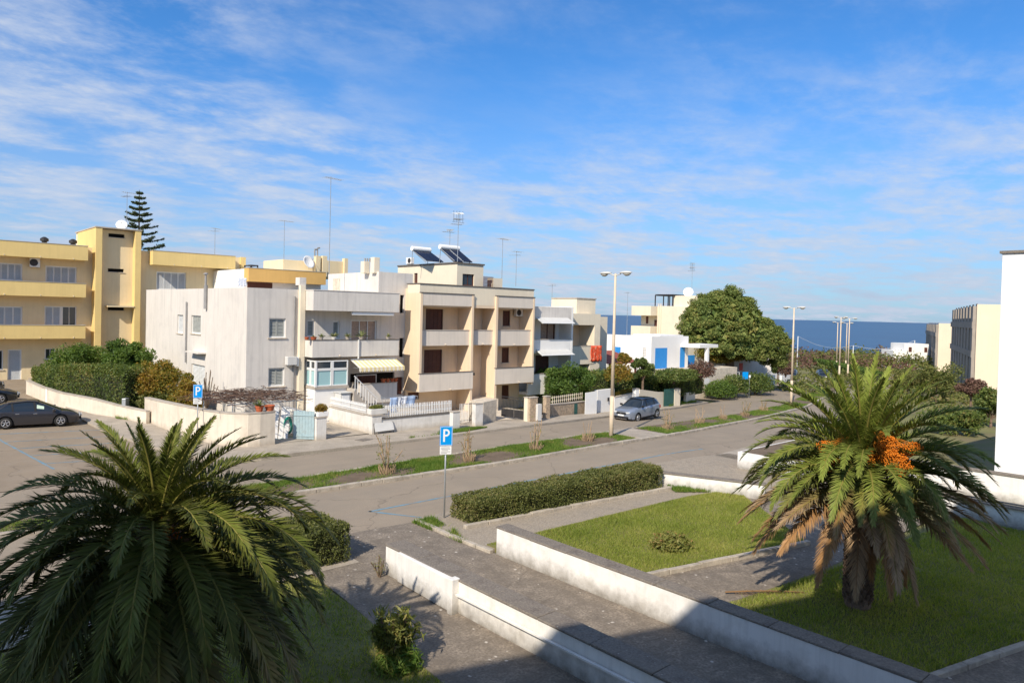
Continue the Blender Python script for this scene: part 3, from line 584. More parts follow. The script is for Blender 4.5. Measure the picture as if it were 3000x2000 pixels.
for k in range(K):
    u0_, u1__ = AW0+(AW1-AW0)*k/K, AW0+(AW1-AW0)*(k+1)/K; mb = MB(); za = a_[3]-.02
    mb.poly([(u0_, B1, za), (u1__, B1, za), (u1__, B1-1.1, zf_), (u0_, B1-1.1, zf_)])
    sc_ = [(u0_, B1-1.1, zf_), (u1__, B1-1.1, zf_)]+[(u1__-(u1__-u0_)*t, B1-1.105, zf_-.2-.09*math.sin(math.pi*t)) for t in (0, .25, .5, .75, 1)]; mb.poly(sc_)
    o = mb.build('stripe', 'stripe_a' if k % 2 else 'stripe_b', sa); o.modifiers.new('solid', 'SOLIDIFY').thickness = .012
mb = MB(); mb.tube((AW0, B1-.02, za+.02), (AW1, B1-.02, za+.02), .05); mb.tube((AW0+.2, B1-.05, za-.5), (AW0+.2, B1-1.08, zf_-.02), .02); mb.tube((AW1-.2, B1-.05, za-.5), (AW1-.2, B1-1.08, zf_-.02), .02); mb.build('arms', 'galvanised', sa)
lb = rY(1056, 1121, 1163, 1166, B1); balcony(gh, FT, lb[0], lb[1], .003, D1, lb[2]-.3, lb[3], 'grey_render', 'stone_edge', .2, .12)
mb = MB(); mb.box(lb[0]+.15, lb[1]-.1, B1+.15, GY-.003, .3, lb[2]-.302); mb.build('base_wall', 'grey_render', gh)
q = rY(833, 1043, 868, 1072, GY); bx = T('meter_box', 'beige boxes on a bracket beside the lower side window', 'box', (q[0], GY, q[2])); mb = MB(FT); mb.box(q[0], q[0]+.62, .05, .5, q[2]+.1, q[3]); mb.build('casing', 'grey_plastic', bx, bevel=.02); mb = MB(FT); mb.box(q[0]+.64, q[1]+.02, .02, .38, q[2], q[3]-.03); mb.build('casing', 'white_pvc', bx, bevel=.02)
# ================================================================== peach apartment house
PYF = 41.4; FP = tfY(PYF); pL = PY(1231, 950, PYF).x; pR = PY(1566, 950, PYF).x; pT = PY(1400, 841, PYF+.15).z; ph = T('apartment_house', 'peach three storey house with deep recessed loggias and brown shutters', 'house', (pL, PYF, 0)); LD = 1.65
BK = tfY(PYF+LD)
winL1 = rY(1247, 905, 1298, 985, PYF+LD); winL2 = rY(1242, 1024, 1295, 1108, PYF+LD); winR1 = rY(1473, 910, 1495, 955, PYF+LD); winR2 = rY(1470, 1018, 1491, 1062, PYF+LD); slit = rY(1414, 906, 1420, 968, PYF+LD)
dB = rY(1470, 1128, 1491, 1168, PYF+LD); dG = rY(1195, 1149, 1228, 1170, PYF+LD)
mb = MB(); mb.box(pL, pR, PYF+LD+.2, PYF+12, -.4, pT-.3); mb.build('core', 'peach', ph)
facade(BK, pL, pR, -.4, pT-.3, [winL1, winL2, winR1, winR2, slit, dB, dG], .195).build('wall', 'peach', ph)
for w in (winL1, winL2): window(ph, BK, *w, 'roller', leaves=1, sill=False, fmat='brown_wood')
for w in (winR1, winR2, dB): window(ph, BK, *w, 'roller', leaves=1, sill=(w is not dB), fmat='brown_wood')
window(ph, BK, *dG, 'roller', leaves=1, sill=False, fmat='brown_wood'); boxpart(ph, BK, 'slit_window', 'window_glass', slit[0], slit[1], -.1, -.08, slit[2], slit[3])
f2 = PY(1388, 950, PYF).x; f3a, f3b = PY(1436, 950, PYF).x, PY(1459, 950, PYF).x
fz1 = PY(1310, 861, PYF).z; zbs = PY(1300, 1142, PYF).z
fins = ((pL, pL+.2, 0), (f2-.2, f2, 0), (f3b-.22, f3b, 0), (pR-.18, pR, 0))
for i, (a_, b__, _) in enumerate(fins):
    mb = MB(FP); mb.box(a_, b__, -LD+.002, 0, zbs if i in (0, 3) else -.3, fz1); mb.build('fin_wall', 'peach', ph, bevel=.008)
# parapet fascia over the whole width, frames over both bays
boxpart(ph, FP, 'parapet', 'cream_render', pL+.003, pR-.003, -LD+.004, -.15, fz1-.75, pT, .01); boxpart(ph, FP, 'parapet_coping', 'dark_edge', pL-.04, pR+.04, -LD-.1, -.1, pT+.001, pT+.07)
for a_, b__ in ((pL+.201, f2-.201), (f3b+.001, pR-.181)):
    boxpart(ph, FP, 'loggia_lintel', 'peach_rail', a_, b__, -.149, -.02, fz1-.85, fz1-.002); 
for a_, b__ in ((pL, f2), (f3b-.22, pR)): boxpart(ph, FP, 'frame_coping', 'dark_edge', a_-.02, b__+.02, -.148, .03, fz1+.001, fz1+.06)
boxpart(ph, FP, 'ceiling', 'peach', pL+.21, pR-.19, -LD+.01, -.152, fz1-.95, fz1-.752)
rl = rY(1232, 966, 1370, 1012, PYF+.3); rl2 = rY(1230, 1090, 1385, 1143, PYF)
rr = rY(1463, 966, 1556, 1012, PYF+.3); rr2 = rY(1456, 1075, 1563, 1122, PYF)
balcony(ph, FP, pL+.202, f2-.202, -LD+.004, -.25, rl[2], rl[3], 'peach_rail', 'stone_edge', .22, .12, spouts=[(pL+f2)/2], ends=False)
balcony(ph, FP, pL+.003, f2-.003, -LD+.004, .06, rl2[2], rl2[3], 'peach_rail', 'dark_edge', .22, .12, spouts=[(pL+f2)/2+.3], ends=False)
balcony(ph, FP, f3b+.002, pR-.182, -LD+.004, -.25, rr[2], rr[3], 'peach_rail', 'stone_edge', .22, .12, spouts=[(f3b+pR)/2], ends=False)
balcony(ph, FP, f3b-.2, pR-.003, -LD+.004, .06, rr2[2], rr2[3], 'peach_rail', 'dark_edge', .22, .12, spouts=[(f3b+pR)/2+.3], ends=False)
balcony(ph, FP, f2+.002, f3b-.222, -LD+.004, -.35, rl[2], rl[3], 'peach_rail', 'stone_edge', .22, .12, spouts=[(f2+f3b)/2], ends=False)
mb = MB(FP); mb.box(f3b-.22-.0, f3b-.002, .001, .02, 0, .02)
boxpart(ph, FP, 'entrance_landing', 'pale_stone', f2+.002, f3b-.222, -LD+.006, .5, -.3, PY(1415, 1168, PYF).z)
boxpart(ph, BK, 'house_number', 'dark_iron', (f2+f3b)/2+.1, (f2+f3b)/2+.35, .003, .02, 2.55, 2.75)
# penthouse with windows, tanks and solar panels
hY = 44.6; hx = PY(1339, 800, hY).x; hR = PY(1416, 800, hY).x; hT = PY(1339, 772, hY).z; hB = PX(1166, 775, hx).y; FH, FHx = tfY(hY), tfX(hx); hw = rY(1355, 803, 1389, 837, hY); hw2 = rX(1213, 800, 1223, 829, hx)
mb = MB(); mb.box(hx+.2, hR, hY+.2, hB, pT-.5, hT-.02); mb.build('penthouse_core', 'cream_render', ph)
facade(FH, hx, hR, pT-.4, hT, [hw], .195, cap0=False).build('penthouse_wall', 'cream_render', ph); facade(FHx, hY, hB, pT-.4, hT, [hw2], .195, cap0='side').build('penthouse_wall', 'cream_render', ph)
window(ph, FH, *hw, 'glass', fmat='brown_wood', sill=False); window(ph, FHx, *hw2, 'roller', fmat='brown_wood', leaves=1, sill=False)
mb = MB(); mb.box(hx-.08, hR+.08, hY-.08, hB, hT+.001, hT+.12); mb.build('penthouse_coping', 'dark_edge', ph)
mb = MB(); mb.box(pL+.3, pR-.2, PYF+.5, PYF+11.8, pT-.4, pT-.3); mb.build('roof', 'pavement', ph)
def solar(label, x0, x1, yt, yb, ypx, Yb):
    a_ = PY(x0, yt, Yb); b__ = PY(x1, yt, Yb); w_ = (b__.x-a_.x)*.80; zb = hT+.12; zt_ = PY((x0+x1)/2, ypx, Yb).z; r_ = T('solar_water_heater', label, 'solar heater', (a_.x, Yb, zb))
    mb = MB(); zc = (a_.z+PY(x0, yb, Yb).z)/2; rr_ = .21; mb.tube((a_.x, Yb, zt_), (a_.x+w_*1.1, Yb, zt_), rr_, None, 14); mb.build('tank', 'tank_white', r_, bevel=.03)
    for k in range(2):
        p0 = a_.x+.05+k*(w_*.5+.03); p1 = p0+w_*.5; dx = .45; mb = MB(); mb.poly([(p0, Yb-.15, zt_-.22), (p1, Yb-.15, zt_-.22), (p1+dx, Yb-1.35, zb+.12), (p0+dx, Yb-1.35, zb+.12)]); o = mb.build('panel', 'solar_panel', r_); o.modifiers.new('solid', 'SOLIDIFY').thickness = .07
        for u_ in (0, 1): mb = MB(); e0 = p0 if u_ == 0 else p1; mb.tube((e0, Yb-.14, zt_-.2), (e0+dx, Yb-1.36, zb+.14), .035, None, 5); mb.build('panel_frame', 'galvanised', r_)
    mb = MB()
    for e in (a_.x+.1, a_.x+w_): mb.tube((e, Yb, zt_-rr_), (e, Yb+.1, zb-.02), .025, None, 5); mb.tube((e, Yb-.1, zt_-rr_), (e+.45, Yb-1.3, zb), .025, None, 5)
    mb.build('stand', 'galvanised', r_)
solar('white tank solar water heater with two dark panels, left on the penthouse roof', 1206, 1268, 725, 738, 731, hY+4.2)
solar('white tank solar water heater with two larger panels, right on the penthouse roof', 1288, 1352, 718, 733, 726, hY+2.2)
q = PX(1195, 765, hx); ac_unit('small air conditioner on the penthouse roof beside the solar panels', tfX(hx+.3), q.y-.5, q.y+.3, 0, hT+.2, hT+.75)
q = rY(1502, 905, 1527, 926, PYF+LD); ac_unit('air conditioner high on the wall of the upper right loggia', BK, q[0], q[1]-.2, .16, q[2], q[3])
# lattice screen, chimney and plants on the right of the penthouse roof
q = rY(1416, 810, 1446, 840, 44.2); sc = T('lattice_screen', 'brown wooden lattice screen beside the penthouse', 'screen', (q[0], 44.2, pT)); mb = MB()
for i in range(12): mb.box(q[0]+i*(q[1]-q[0])/12, q[0]+i*(q[1]-q[0])/12+.03, 44.18, 44.2, pT-.3, q[3]); mb.box(q[0], q[1], 44.2, 44.22, pT-.3+i*(q[3]-pT+.3)/12, pT-.27+i*(q[3]-pT+.3)/12)
mb.build('lattice', 'brown_wood', sc)
q = rY(1446, 815, 1472, 842, 45); mb = MB(); mb.box(q[0], q[1], 45, 45.8, pT-.4, q[3]); mb.build('water_tank_housing', 'cream_render', ph)
# ================================================================== yellow apartment block on the left
YF = 69.6; YW = YF+1.35; FYw = tfY(YW); yb = T('apartment_block', 'yellow three storey apartment block with long balconies and a stair tower', 'building', (14, YW, .8))
yT = PY(130, 711, YF).z; bR = PY(256, 900, YF).x; tL, tL2 = PY(279, 800, YF+.2).x, PY(299, 800, YF+.2).x; tR1, tR = PY(395, 800, YF+.2).x, PY(413, 800, YF+.2).x; tT = PY(400, 676, YF+.2).z; gL = -12
ww = [rY(-40, 770, 66, 822, YW), rY(133, 780, 225, 832, YW), rY(-40, 897, 66, 955, YW), rY(130, 897, 224, 955, YW), rY(-30, 1025, 9, 1083, YW), rY(22, 1023, 63, 1119, YW), rY(130, 1020, 162, 1052, YW)]
facade(FYw, gL, tL, -.5, yT-.05, ww, .25).build('wall', 'yellow_pale', yb)
mb = MB(); mb.box(gL, tL, YW+.255, YW+12, -.5, yT-.1); mb.build('core', 'yellow_pale', yb)
for i, w in enumerate(ww):
    if i == 5: d_ = window(yb, FYw, *w, 'pale', sill=False, leaves=1, name='door')
    elif i == 3: window(yb, FYw, w[0], (w[0]+w[1])/2+.05, w[2], w[3], 'pale', sill=False); window(yb, FYw, (w[0]+w[1])/2+.06, w[1], w[2], w[3], 'glass', sill=False)
    elif i == 0: window(yb, FYw, *w, 'pale', sill=False, leaves=5)
    elif i < 4: window(yb, FYw, *w, 'pale', sill=False, leaves=4)
    else: window(yb, FYw, *w, 'glass', sill=True)
zr = [(702, 757), (822, 868), (951, 992)]
for i, (a_, b__) in enumerate(zr):
    z1_ = PY(130, a_+9 if i == 0 else (a_+3 if i == 1 else a_), YF).z; z0_ = PY(130, b__+(-1 if i == 0 else 0), YF).z
    balcony(yb, FYw, gL+.1, bR if i == 0 else bR-.12, .003, 1.35, z0_, z1_, 'yellow_paint', 'stone_edge', .2, .14, spouts=[PY(x, b__, YF).x for x in (12, 118, 215)])
# tower: two fins with a recessed face between, slot windows
TY = YF+.2; tr = tfY(TY+.75); sl = [rY(318, 685, 365, 696, TY+.75), rY(316, 787, 363, 797, TY+.75), rY(316, 900, 364, 909, TY+.75)]
facade(tr, tL2, tR1, -.5, tT-.05, sl, .25).build('tower_wall', 'yellow_pale', yb); mb = MB(); mb.box(tL2-.1, tR1+.1, TY+1.01, TY+7, -.5, tT-.1); mb.build('tower_core', 'yellow_pale', yb)
for s_ in sl: boxpart(yb, tr, 'slot_window', 'opening_shade', s_[0]+.01, s_[1]-.01, -.22, -.2, s_[2]+.01, s_[3]-.01); boxpart(yb, tr, 'sill', 'pale_stone', s_[0]-.03, s_[1]+.06, .003, .06, s_[2]-.06, s_[2]-.003)
s_ = sl[2]; boxpart(yb, tr, 'entrance_canopy', 'yellow_pale', s_[0]-.2, tR1-.02, .003, .8, s_[3]+.02, s_[3]+.14)
for a_, b__ in ((tL, tL2), (tR1, tR)): mb = MB(); mb.box(a_, b__-.001, TY, TY+7, -.5, tT); mb.build('tower_fin', 'yellow_paint', yb, bevel=.02)
p = PX(222, 674, tL); mb = MB(); mb.box(tL+.05, tL2, TY+.3, p.y, yT-.4, tT-.02); mb.build('tower_side', 'yellow_pale', yb); mb = MB(); mb.box(tL-.05, tR+.05, TY-.05, p.y, tT+.001, tT+.1); mb.build('tower_coping', 'stone_edge', yb)
# right wing
rW = PY(728, 760, YF).x; rwY = YF+.9; FRw = tfY(rwY); yT2 = PY(560, 741, YF).z; rwin = [rY(458, 797, 545, 850, rwY), rY(630, 803, 662, 850, rwY)]
facade(FRw, tR, rW, -.5, yT2-.03, rwin, .25).build('wing_wall', 'yellow_pale', yb); mb = MB(); mb.box(tR, rW, rwY+.26, rwY+11, -.5, yT2-.08); mb.build('wing_core', 'yellow_pale', yb)
window(yb, FRw, *rwin[0], 'pale', sill=False, leaves=4); window(yb, FRw, *rwin[1], 'pale', sill=False)
q = rY(448, 738, 690, 782, YF-.3); balcony(yb, FRw, q[0], q[1], .003, 1.2, q[2], yT2, 'yellow_paint', 'stone_edge', .2, .14, spouts=[q[0]+1.8, q[0]+4.2, q[0]+6.6])
boxpart(yb, FRw, 'corner_fin', 'yellow_paint', rW-.5, rW, .003, .25, -.5, yT2)
q = rY(85, 757, 121, 783, YW); ac_unit('air conditioner hung between the shutters under the top balcony of the yellow block', FYw, q[0], q[1]-.15, .16, q[2], q[3])
for x_, lab in ((130, 'left of two'), (214, 'right of two')):
    q = PY(x_, 712, YF+3); mb = MB(); mb.lathe([(.2, 0), (.2, .5), (.32, .55), (.32, .75), (.1, .9), (0, .9)], 10, (q.x, YF+3, yT-.2)); tag(mb.build('roof_cowl', 'dark_iron'), lab+' dark round chimney cowls on the flat roof of the yellow block', 'chimney cowl')
# ================================================================== houses behind: orange band house and yellow stair block
oY = 62.0; FO = tfY(oY); q = rY(728, 790, 955, 829, oY); ob = T('orange_house', 'house behind with an ochre orange roof band and white wall', 'house', (q[0], oY, .5))
mb = MB(); mb.box(q[0], q[1], oY+1.0, oY+10, -.3, q[3]-.1); mb.build('wall', 'lime_white', ob); balcony(ob, tfY(oY+1.0), q[0], q[1], .003, 1.0, q[2], q[3], 'orange_paint', 'stone_edge', .2, .14)
boxpart(ob, tfY(oY+1.0), 'opening', 'brown_wood', q[0]+.3, q[0]+2.6, .003, .03, q[2]-1.6, q[2]-.02)
q2 = rY(829, 764, 955, 800, oY+3); mb = MB(); mb.box(q2[0], q2[1], oY+3, oY+7.5, q[3]-.3, q2[3]); mb.build('stair_block', 'yellow_pale', ob, bevel=.02)
q3 = rY(955, 765, 1016, 797, oY+4.5); mb = MB(); mb.box(q2[1]+.01, q3[1], oY+4.5, oY+9, q[3]-.3, q3[3]); mb.build('stair_block', 'yellow_pale', ob, bevel=.02); q4 = rY(1008, 757, 1018, 797, oY+4.3); mb = MB(); mb.box(q4[0], q4[1], oY+4.2, oY+4.7, q[3]-.3, q4[3]); mb.build('chimney', 'yellow_pale', ob)
for x_ in (926, 945): q4 = rY(x_-6, 750, x_+8, 798, oY+2.9); mb = MB(); mb.box(q4[0], q4[1], oY+2.5, oY+2.98, q[3]-.3, q4[3]); mb.build('chimney', 'yellow_pale', ob, bevel=.02)
for x_, y_ in ((922, 731), (930, 727)): p = PY(x_, 750, oY+2.7); t_ = PY(x_, y_, oY+2.7); mb = MB(); mb.tube(p, t_, .07); mb.tube(t_, t_+Vector((.25, 0, .05)), .08); tag(mb.build('flue_pipe', 'pipe_grey'), ('left' if x_ < 925 else 'taller right')+' metal flue on the yellow stair block behind the grey house', 'flue')
tm = PY(760, 780, oY+2); pg = T('roof_pergola', 'small dark pergola on the ochre roof beside the yellow wing', 'pergola', (tm.x, oY+2, tm.z-.5)); mb = MB()
q = rY(734, 776, 757, 790, oY+2); mb.box(q[0], q[1], oY+2, oY+3.5, q[3]-.1, q[3]); 
for x_ in (q[0], q[1]-.1):
    for y_ in (oY+2, oY+3.4): mb.box(x_, x_+.1, y_, y_+.1, q[2]-1.2, q[3]-.1)
mb.build('frame', 'dark_iron', pg)
# ================================================================== narrow white house
nY = 42.0; FN = tfY(nY); nL, nR = pR+.02, PY(1680, 930, nY).x; nT = PY(1625, 899, nY).z; nh = T('terraced_house', 'narrow white house with grey band and folded awnings next to the peach house', 'house', (nL, nY, -.2)); NB = tfY(nY+1.5)
w1_ = rY(1584, 945, 1627, 1002, nY+1.5); w2_ = rY(1568, 1040, 1608, 1100, nY+1.5)
mb = MB(); mb.box(nL, nR-.2, nY+1.7, nY+11, -.8, nT-.3); mb.build('core', 'lime_white', nh); facade(NB, nL, nR-.2, -.8, nT-.3, [w1_, w2_], .195).build('wall', 'lime_white', nh)
window(nh, NB, *w1_, 'curtain', sill=False, fmat='brown_wood'); window(nh, NB, *w2_, 'roller', sill=False, fmat='brown_wood', leaves=2)
boxpart(nh, FN, 'side_wall', 'lime_white', nR-.2, nR, -9, 0, -.8, nT+.06, .01); q = rY(1570, 900, 1675, 937, nY); boxpart(nh, FN, 'roof_band', 'grey_render', nL, nR-.202, -1.5, -.02, q[2], nT)
q = rY(1567, 993, 1674, 1033, nY); balcony(nh, FN, nL, nR-.202, -1.49, -.02, q[2], q[3], 'lime_white', 'stone_edge', .2, .12, ends=False)
q = rY(1567, 1092, 1674, 1120, nY); balcony(nh, FN, nL, nR-.202, -1.49, -.02, q[2]-.9, q[3], 'lime_white', 'stone_edge', .2, .12, ends=False)
for k, (ya, yb2, lab) in enumerate(((930, 944, 'upper'), (1022, 1036, 'lower'))):
    q = rY(1567, ya, 1672, yb2, nY); aw = T('folded_awning', lab+' grey folded awning on the narrow white house', 'awning', (q[0], nY, q[2])); mb = MB(FN); mb.poly([(q[0]+.1, -.1, q[3]), (q[1]-.3, -.1, q[3]), (q[1]-.3, .75, q[2]-.05), (q[0]+.1, .75, q[2]-.05)]); o = mb.build('fabric', 'grey_plastic', aw); o.modifiers.new('solid', 'SOLIDIFY').thickness = .03; mb = MB(FN); mb.tube((q[0]+.1, .76, q[2]-.06), (q[1]-.3, .76, q[2]-.06), .04); mb.tube((q[0]+.15, 0, q[3]), (q[0]+.15, .76, q[2]-.1), .025); mb.build('front_bar', 'white_pvc', aw)
# ================================================================== beige house with red cloth
eY = 43.0; FE = tfY(eY); eL, eR = nR+.25, PY(1758, 990, eY).x; eT = PY(1720, 919, eY).z; eh = T('terraced_house', 'beige house with one deep loggia and a red cloth over its balcony', 'house', (eL, eY, -.4))
mb = MB(); mb.box(eL, eR, eY+1.9, eY+9, -1, eT-.1); mb.build('core', 'cream_render', eh); rc = rY(1684, 952, 1741, 1062, eY); lo = rY(1697, 1066, 1727, 1110, eY); lo = (max(lo[0], eL+.2), lo[1], lo[2], lo[3])
facade(FE, eL, eR, -1, eT, [(eL+.1, rc[1], rc[2]+.02, rc[3]), lo], 1.89).build('wall', 'cream_render', eh)
boxpart(eh, tfY(eY+1.89), 'loggia_wall', 'peach', eL+.05, rc[1], .0, .01, rc[2], rc[3]); boxpart(eh, tfY(eY+1.88), 'door', 'brown_wood', eL+.3, eL+1.0, .0, .03, rc[2], rc[3]-.7); boxpart(eh, tfY(eY+1.5), 'opening', 'brown_wood', lo[0], lo[1], 0, .03, lo[2], lo[3])
q = rY(1686, 1012, 1757, 1066, eY); balcony(eh, FE, eL+.11, rc[1]+.0, -1.88, .04, q[2], q[3], 'cream_render', 'stone_edge', .2, .12, ends=False)
mb = MB(); mb.box(eR+.003, PY(1780, 930, eY+1).x, eY+1.0, eY+8, -1, PY(1770, 928, eY+1).z); mb.build('rear_block', 'cream_render', eh)
pe = PY(1690, 880, eY+1.2); pe2 = PY(1745, 880, eY+1.2); mb = MB(); mb.box(pe.x, pe2.x, eY+1.2, PX(1616, 875, pe.x).y, eT-.3, PY(1718, 876, eY+1.2).z); mb.build('roof_room', 'cream_render', eh); mb = MB(); mb.box(pe.x-.06, pe2.x+.06, eY+1.14, PX(1616, 875, pe.x).y, PY(1718, 876, eY+1.2).z+.001, PY(1718, 876, eY+1.2).z+.09); mb.build('roof_edge', 'stone_edge', eh)
# red cloth hanging over the balcony corner
def cloth(name, label, tf, u0, u1, zt_, zb, mat, d=.08, fold=.05, cat='cloth', nn=14, mm=8, ragged=.15, grp=None):
    V = []; F = []
    for i in range(nn+1):
        for j in range(mm+1):
            u = u0+(u1-u0)*i/nn; t = j/mm; zb2 = zb+(zt_-zb)*ragged*math.sin(i*1.7)*.6; z = zt_+(zb2-zt_)*t; dd = d+fold*math.sin(i*1.35+t*1.2)*t+.02*math.sin(j*2.1+i)
            V.append(tf(u+.03*math.sin(j*1.3), dd, z))
    for i in range(nn):
        for j in range(mm): k = i*(mm+1)+j; F.append((k, k+1, k+mm+2, k+mm+1))
    mb = MB(); mb.v = V; mb.f = F; o = mb.build(name, mat, None, True); o.modifiers.new('solid', 'SOLIDIFY').thickness = .01; return tag(o, label, cat, grp)
q = rY(1728, 1014, 1760, 1058, eY); cloth('hanging_cloth', 'red patterned cloth hanging over the beige balcony', FE, q[0], q[1], q[3]+.05, q[2], 'orange_cloth', .1, .035, ragged=.06)
# ================================================================== white house with blue shutters
bY = 46.0; bxc = PY(1908, 1030, bY).x; bRt = PY(2016, 1030, bY).x; bT = PY(1960, 985, bY).z; FB, FBx = tfY(bY), tfX(bxc); bh = T('low_house', 'low white house with bright blue shutters behind the hedge', 'house', (bxc, bY, -1))
d1 = rY(1919, 1019, 1954, 1079, bY); d2 = rY(1992, 1017, 2006, 1076, bY); bs = PX(1778, 980, bxc).y; gr = rX(1884, 1019, 1891, 1046, bxc); bw = rX(1802, 1016, 1818, 1042, bxc)
facade(FB, bxc, bRt, -1.5, bT, [d1, d2], .2, cap0=False).build('wall', 'lime_white', bh); facade(FBx, bY, bs, -1.5, bT, [gr, bw], .2, cap0='side').build('wall', 'lime_white', bh); mb = MB(); mb.box(bxc+.205, bRt, bY+.205, bs, -1.5, bT-.1); mb.build('core', 'lime_white', bh)
window(bh, FB, *d1, 'blue', d=-.03, sill=False, fmat='blue_shutter', name='door'); window(bh, FB, *d2, 'blue', d=-.03, sill=False, fmat='blue_shutter', name='door', leaves=1); window(bh, FBx, *bw, 'blue', d=-.03, sill=False, fmat='blue_shutter')
mb = MB(FBx)
for i in range(6): mb.box(gr[0], gr[1], -.12, -.02, gr[2]+i*(gr[3]-gr[2])/6, gr[2]+i*(gr[3]-gr[2])/6+.06)
mb.box((gr[0]+gr[1])/2-.03, (gr[0]+gr[1])/2+.03, -.13, -.015, gr[2], gr[3]); mb.build('grille', 'lime_white', bh); boxpart(bh, FBx, 'opening', 'opening_shade', gr[0], gr[1], -.195, -.19, gr[2], gr[3])
boxpart(bh, FB, 'terrace', 'pale_stone', bxc+.3, bRt+6, .003, 2.6, -1.5, d1[2]-.02); p = PY(2000, 1000, bY-2.5)
mb = MB(); mb.box(bRt-1.4, bRt+2.2, bY-2.4, bY-.004, d2[3]+.05, d2[3]+.4); mb.build('porch_roof', 'lime_white', bh); mb = MB(); mb.box(bRt+.1, bRt+.45, bY-2.4, bY-2.05, d1[2], d2[3]+.05); mb.build('porch_pillar', 'lime_white', bh)
mb = MB(); mb.box(bRt+.2, bRt+9, bY+2.2, bY+9, -1.5, bT-1.0); mb.build('rear_wing', 'cream_render', bh); boxpart(bh, tfY(bY+2.2), 'shutter', 'blue_shutter', bRt+.4, bRt+4.6, .003, .04, d1[2], d1[2]+1.1)
mb = MB(); mb.box(bxc+2, bxc+6.3, bY+.4, bY+4, bT-.1, bT+.12); mb.build('roof_step', 'lime_white', bh)
# red tiled lean-to in its yard
q = rY(1760, 1042, 1852, 1060, 46.5); tl = T('tiled_canopy', 'red tiled lean-to canopy on brown posts between the houses', 'canopy', (q[0], 46.5, -.6)); n_ = 14
for i in range(n_): mb = MB(); u0_ = q[0]+(q[1]-q[0])*i/n_; u1__ = q[0]+(q[1]-q[0])*(i+1)/n_; mb.ext([(45.6, q[2]-.1), (49.2, q[3]+.3), (49.2, q[3]+.36), (45.6, q[2]-.02)], u0_+.02, u1__-.02, 'x'); mb.build('tile_row', 'red_tile', tl)
for u_ in (q[0]+.6, q[0]+2.4, q[1]-.3): mb = MB(); mb.box(u_, u_+.16, 45.8, 45.96, -.9, q[2]-.05); mb.build('post', 'brown_wood', tl)
# ================================================================== cream villa behind, with roof pergola
VX = 83.0; FV = tfX(VX); vvY = 60; va = T('villa', 'cream stepped villa with a roof pergola left of the big pine', 'house', (VX, 60, -1.5))
q1 = rX(1925, 897, 2060, 990, VX); mb = MB(); mb.box(VX, VX+12, q1[0], q1[1], -2.5, q1[3]); mb.build('wall', 'cream_render', va, bevel=.02)
q = rX(1850, 896, 1926, 924, VX-1.5); mb = MB(); mb.box(VX-1.5, VX+6, q1[1]+.01, q[1], q[2], q[3]); mb.build('balcony', 'cream_render', va, bevel=.02)
q2 = rX(1878, 924, 1926, 960, VX+.6); mb = MB(); mb.box(VX+.6, VX+8, q1[1]+.01, q2[1], -2.5, q[2]-.002); mb.build('upper_wall', 'cream_render', va); boxpart(va, tfX(VX+.6), 'window', 'brown_wood', q2[1]-1.3, q2[1]-.9, .003, .03, q2[2]+.6, q[2]-.1); boxpart(va, tfX(VX+.6), 'door', 'brown_wood', q1[1]+.2, q1[1]+.9, .003, .03, q2[2], q[2]-.6)
q3 = rX(1848, 955, 1922, 985, VX-1.5); mb = MB(); mb.box(VX-1.5, VX+.598, q1[1]+.01, q3[1], -2.5, q3[3]); mb.build('lower_block', 'cream_render', va, bevel=.02)
q4 = rX(1972, 866, 2060, 900, VX+1); mb = MB(); mb.box(VX+1, VX+8, q4[0], q4[1], q1[3]-.2, q4[3]); mb.build('roof_room', 'cream_render', va, bevel=.02)
for x_ in (1929, 1935): p = PX(x_, 940, VX-.08); mb = MB(); mb.tube((VX-.08, p.y, -2), (VX-.08, p.y, q1[3]+.3), .07); mb.build('drainpipe', 'cream_render', va)
q5 = rX(1918, 864, 1971, 896, VX+.4); pr = T('roof_pergola', 'dark pergola frame on the roof of the cream villa', 'pergola', (VX, q5[0], q5[2])); mb = MB(tfX(VX+.4))
mb.box(q5[0], q5[1], -3.2, 0, q5[3]-.12, q5[3]-.02)
for k in range(9): mb.box(q5[0]+k*(q5[1]-q5[0])/8.5-.04, q5[0]+k*(q5[1]-q5[0])/8.5+.04, -3.3, .1, q5[3], q5[3]+.1)
for x_ in (q5[0], q5[0]+.5, (q5[0]+q5[1])/2, q5[1]-.12):
    for y_ in (-.12, -3.2): mb.box(x_, x_+.12, y_, y_+.12, q1[3]-.1, q5[3]-.12)
mb.build('frame', 'dark_iron', pr)
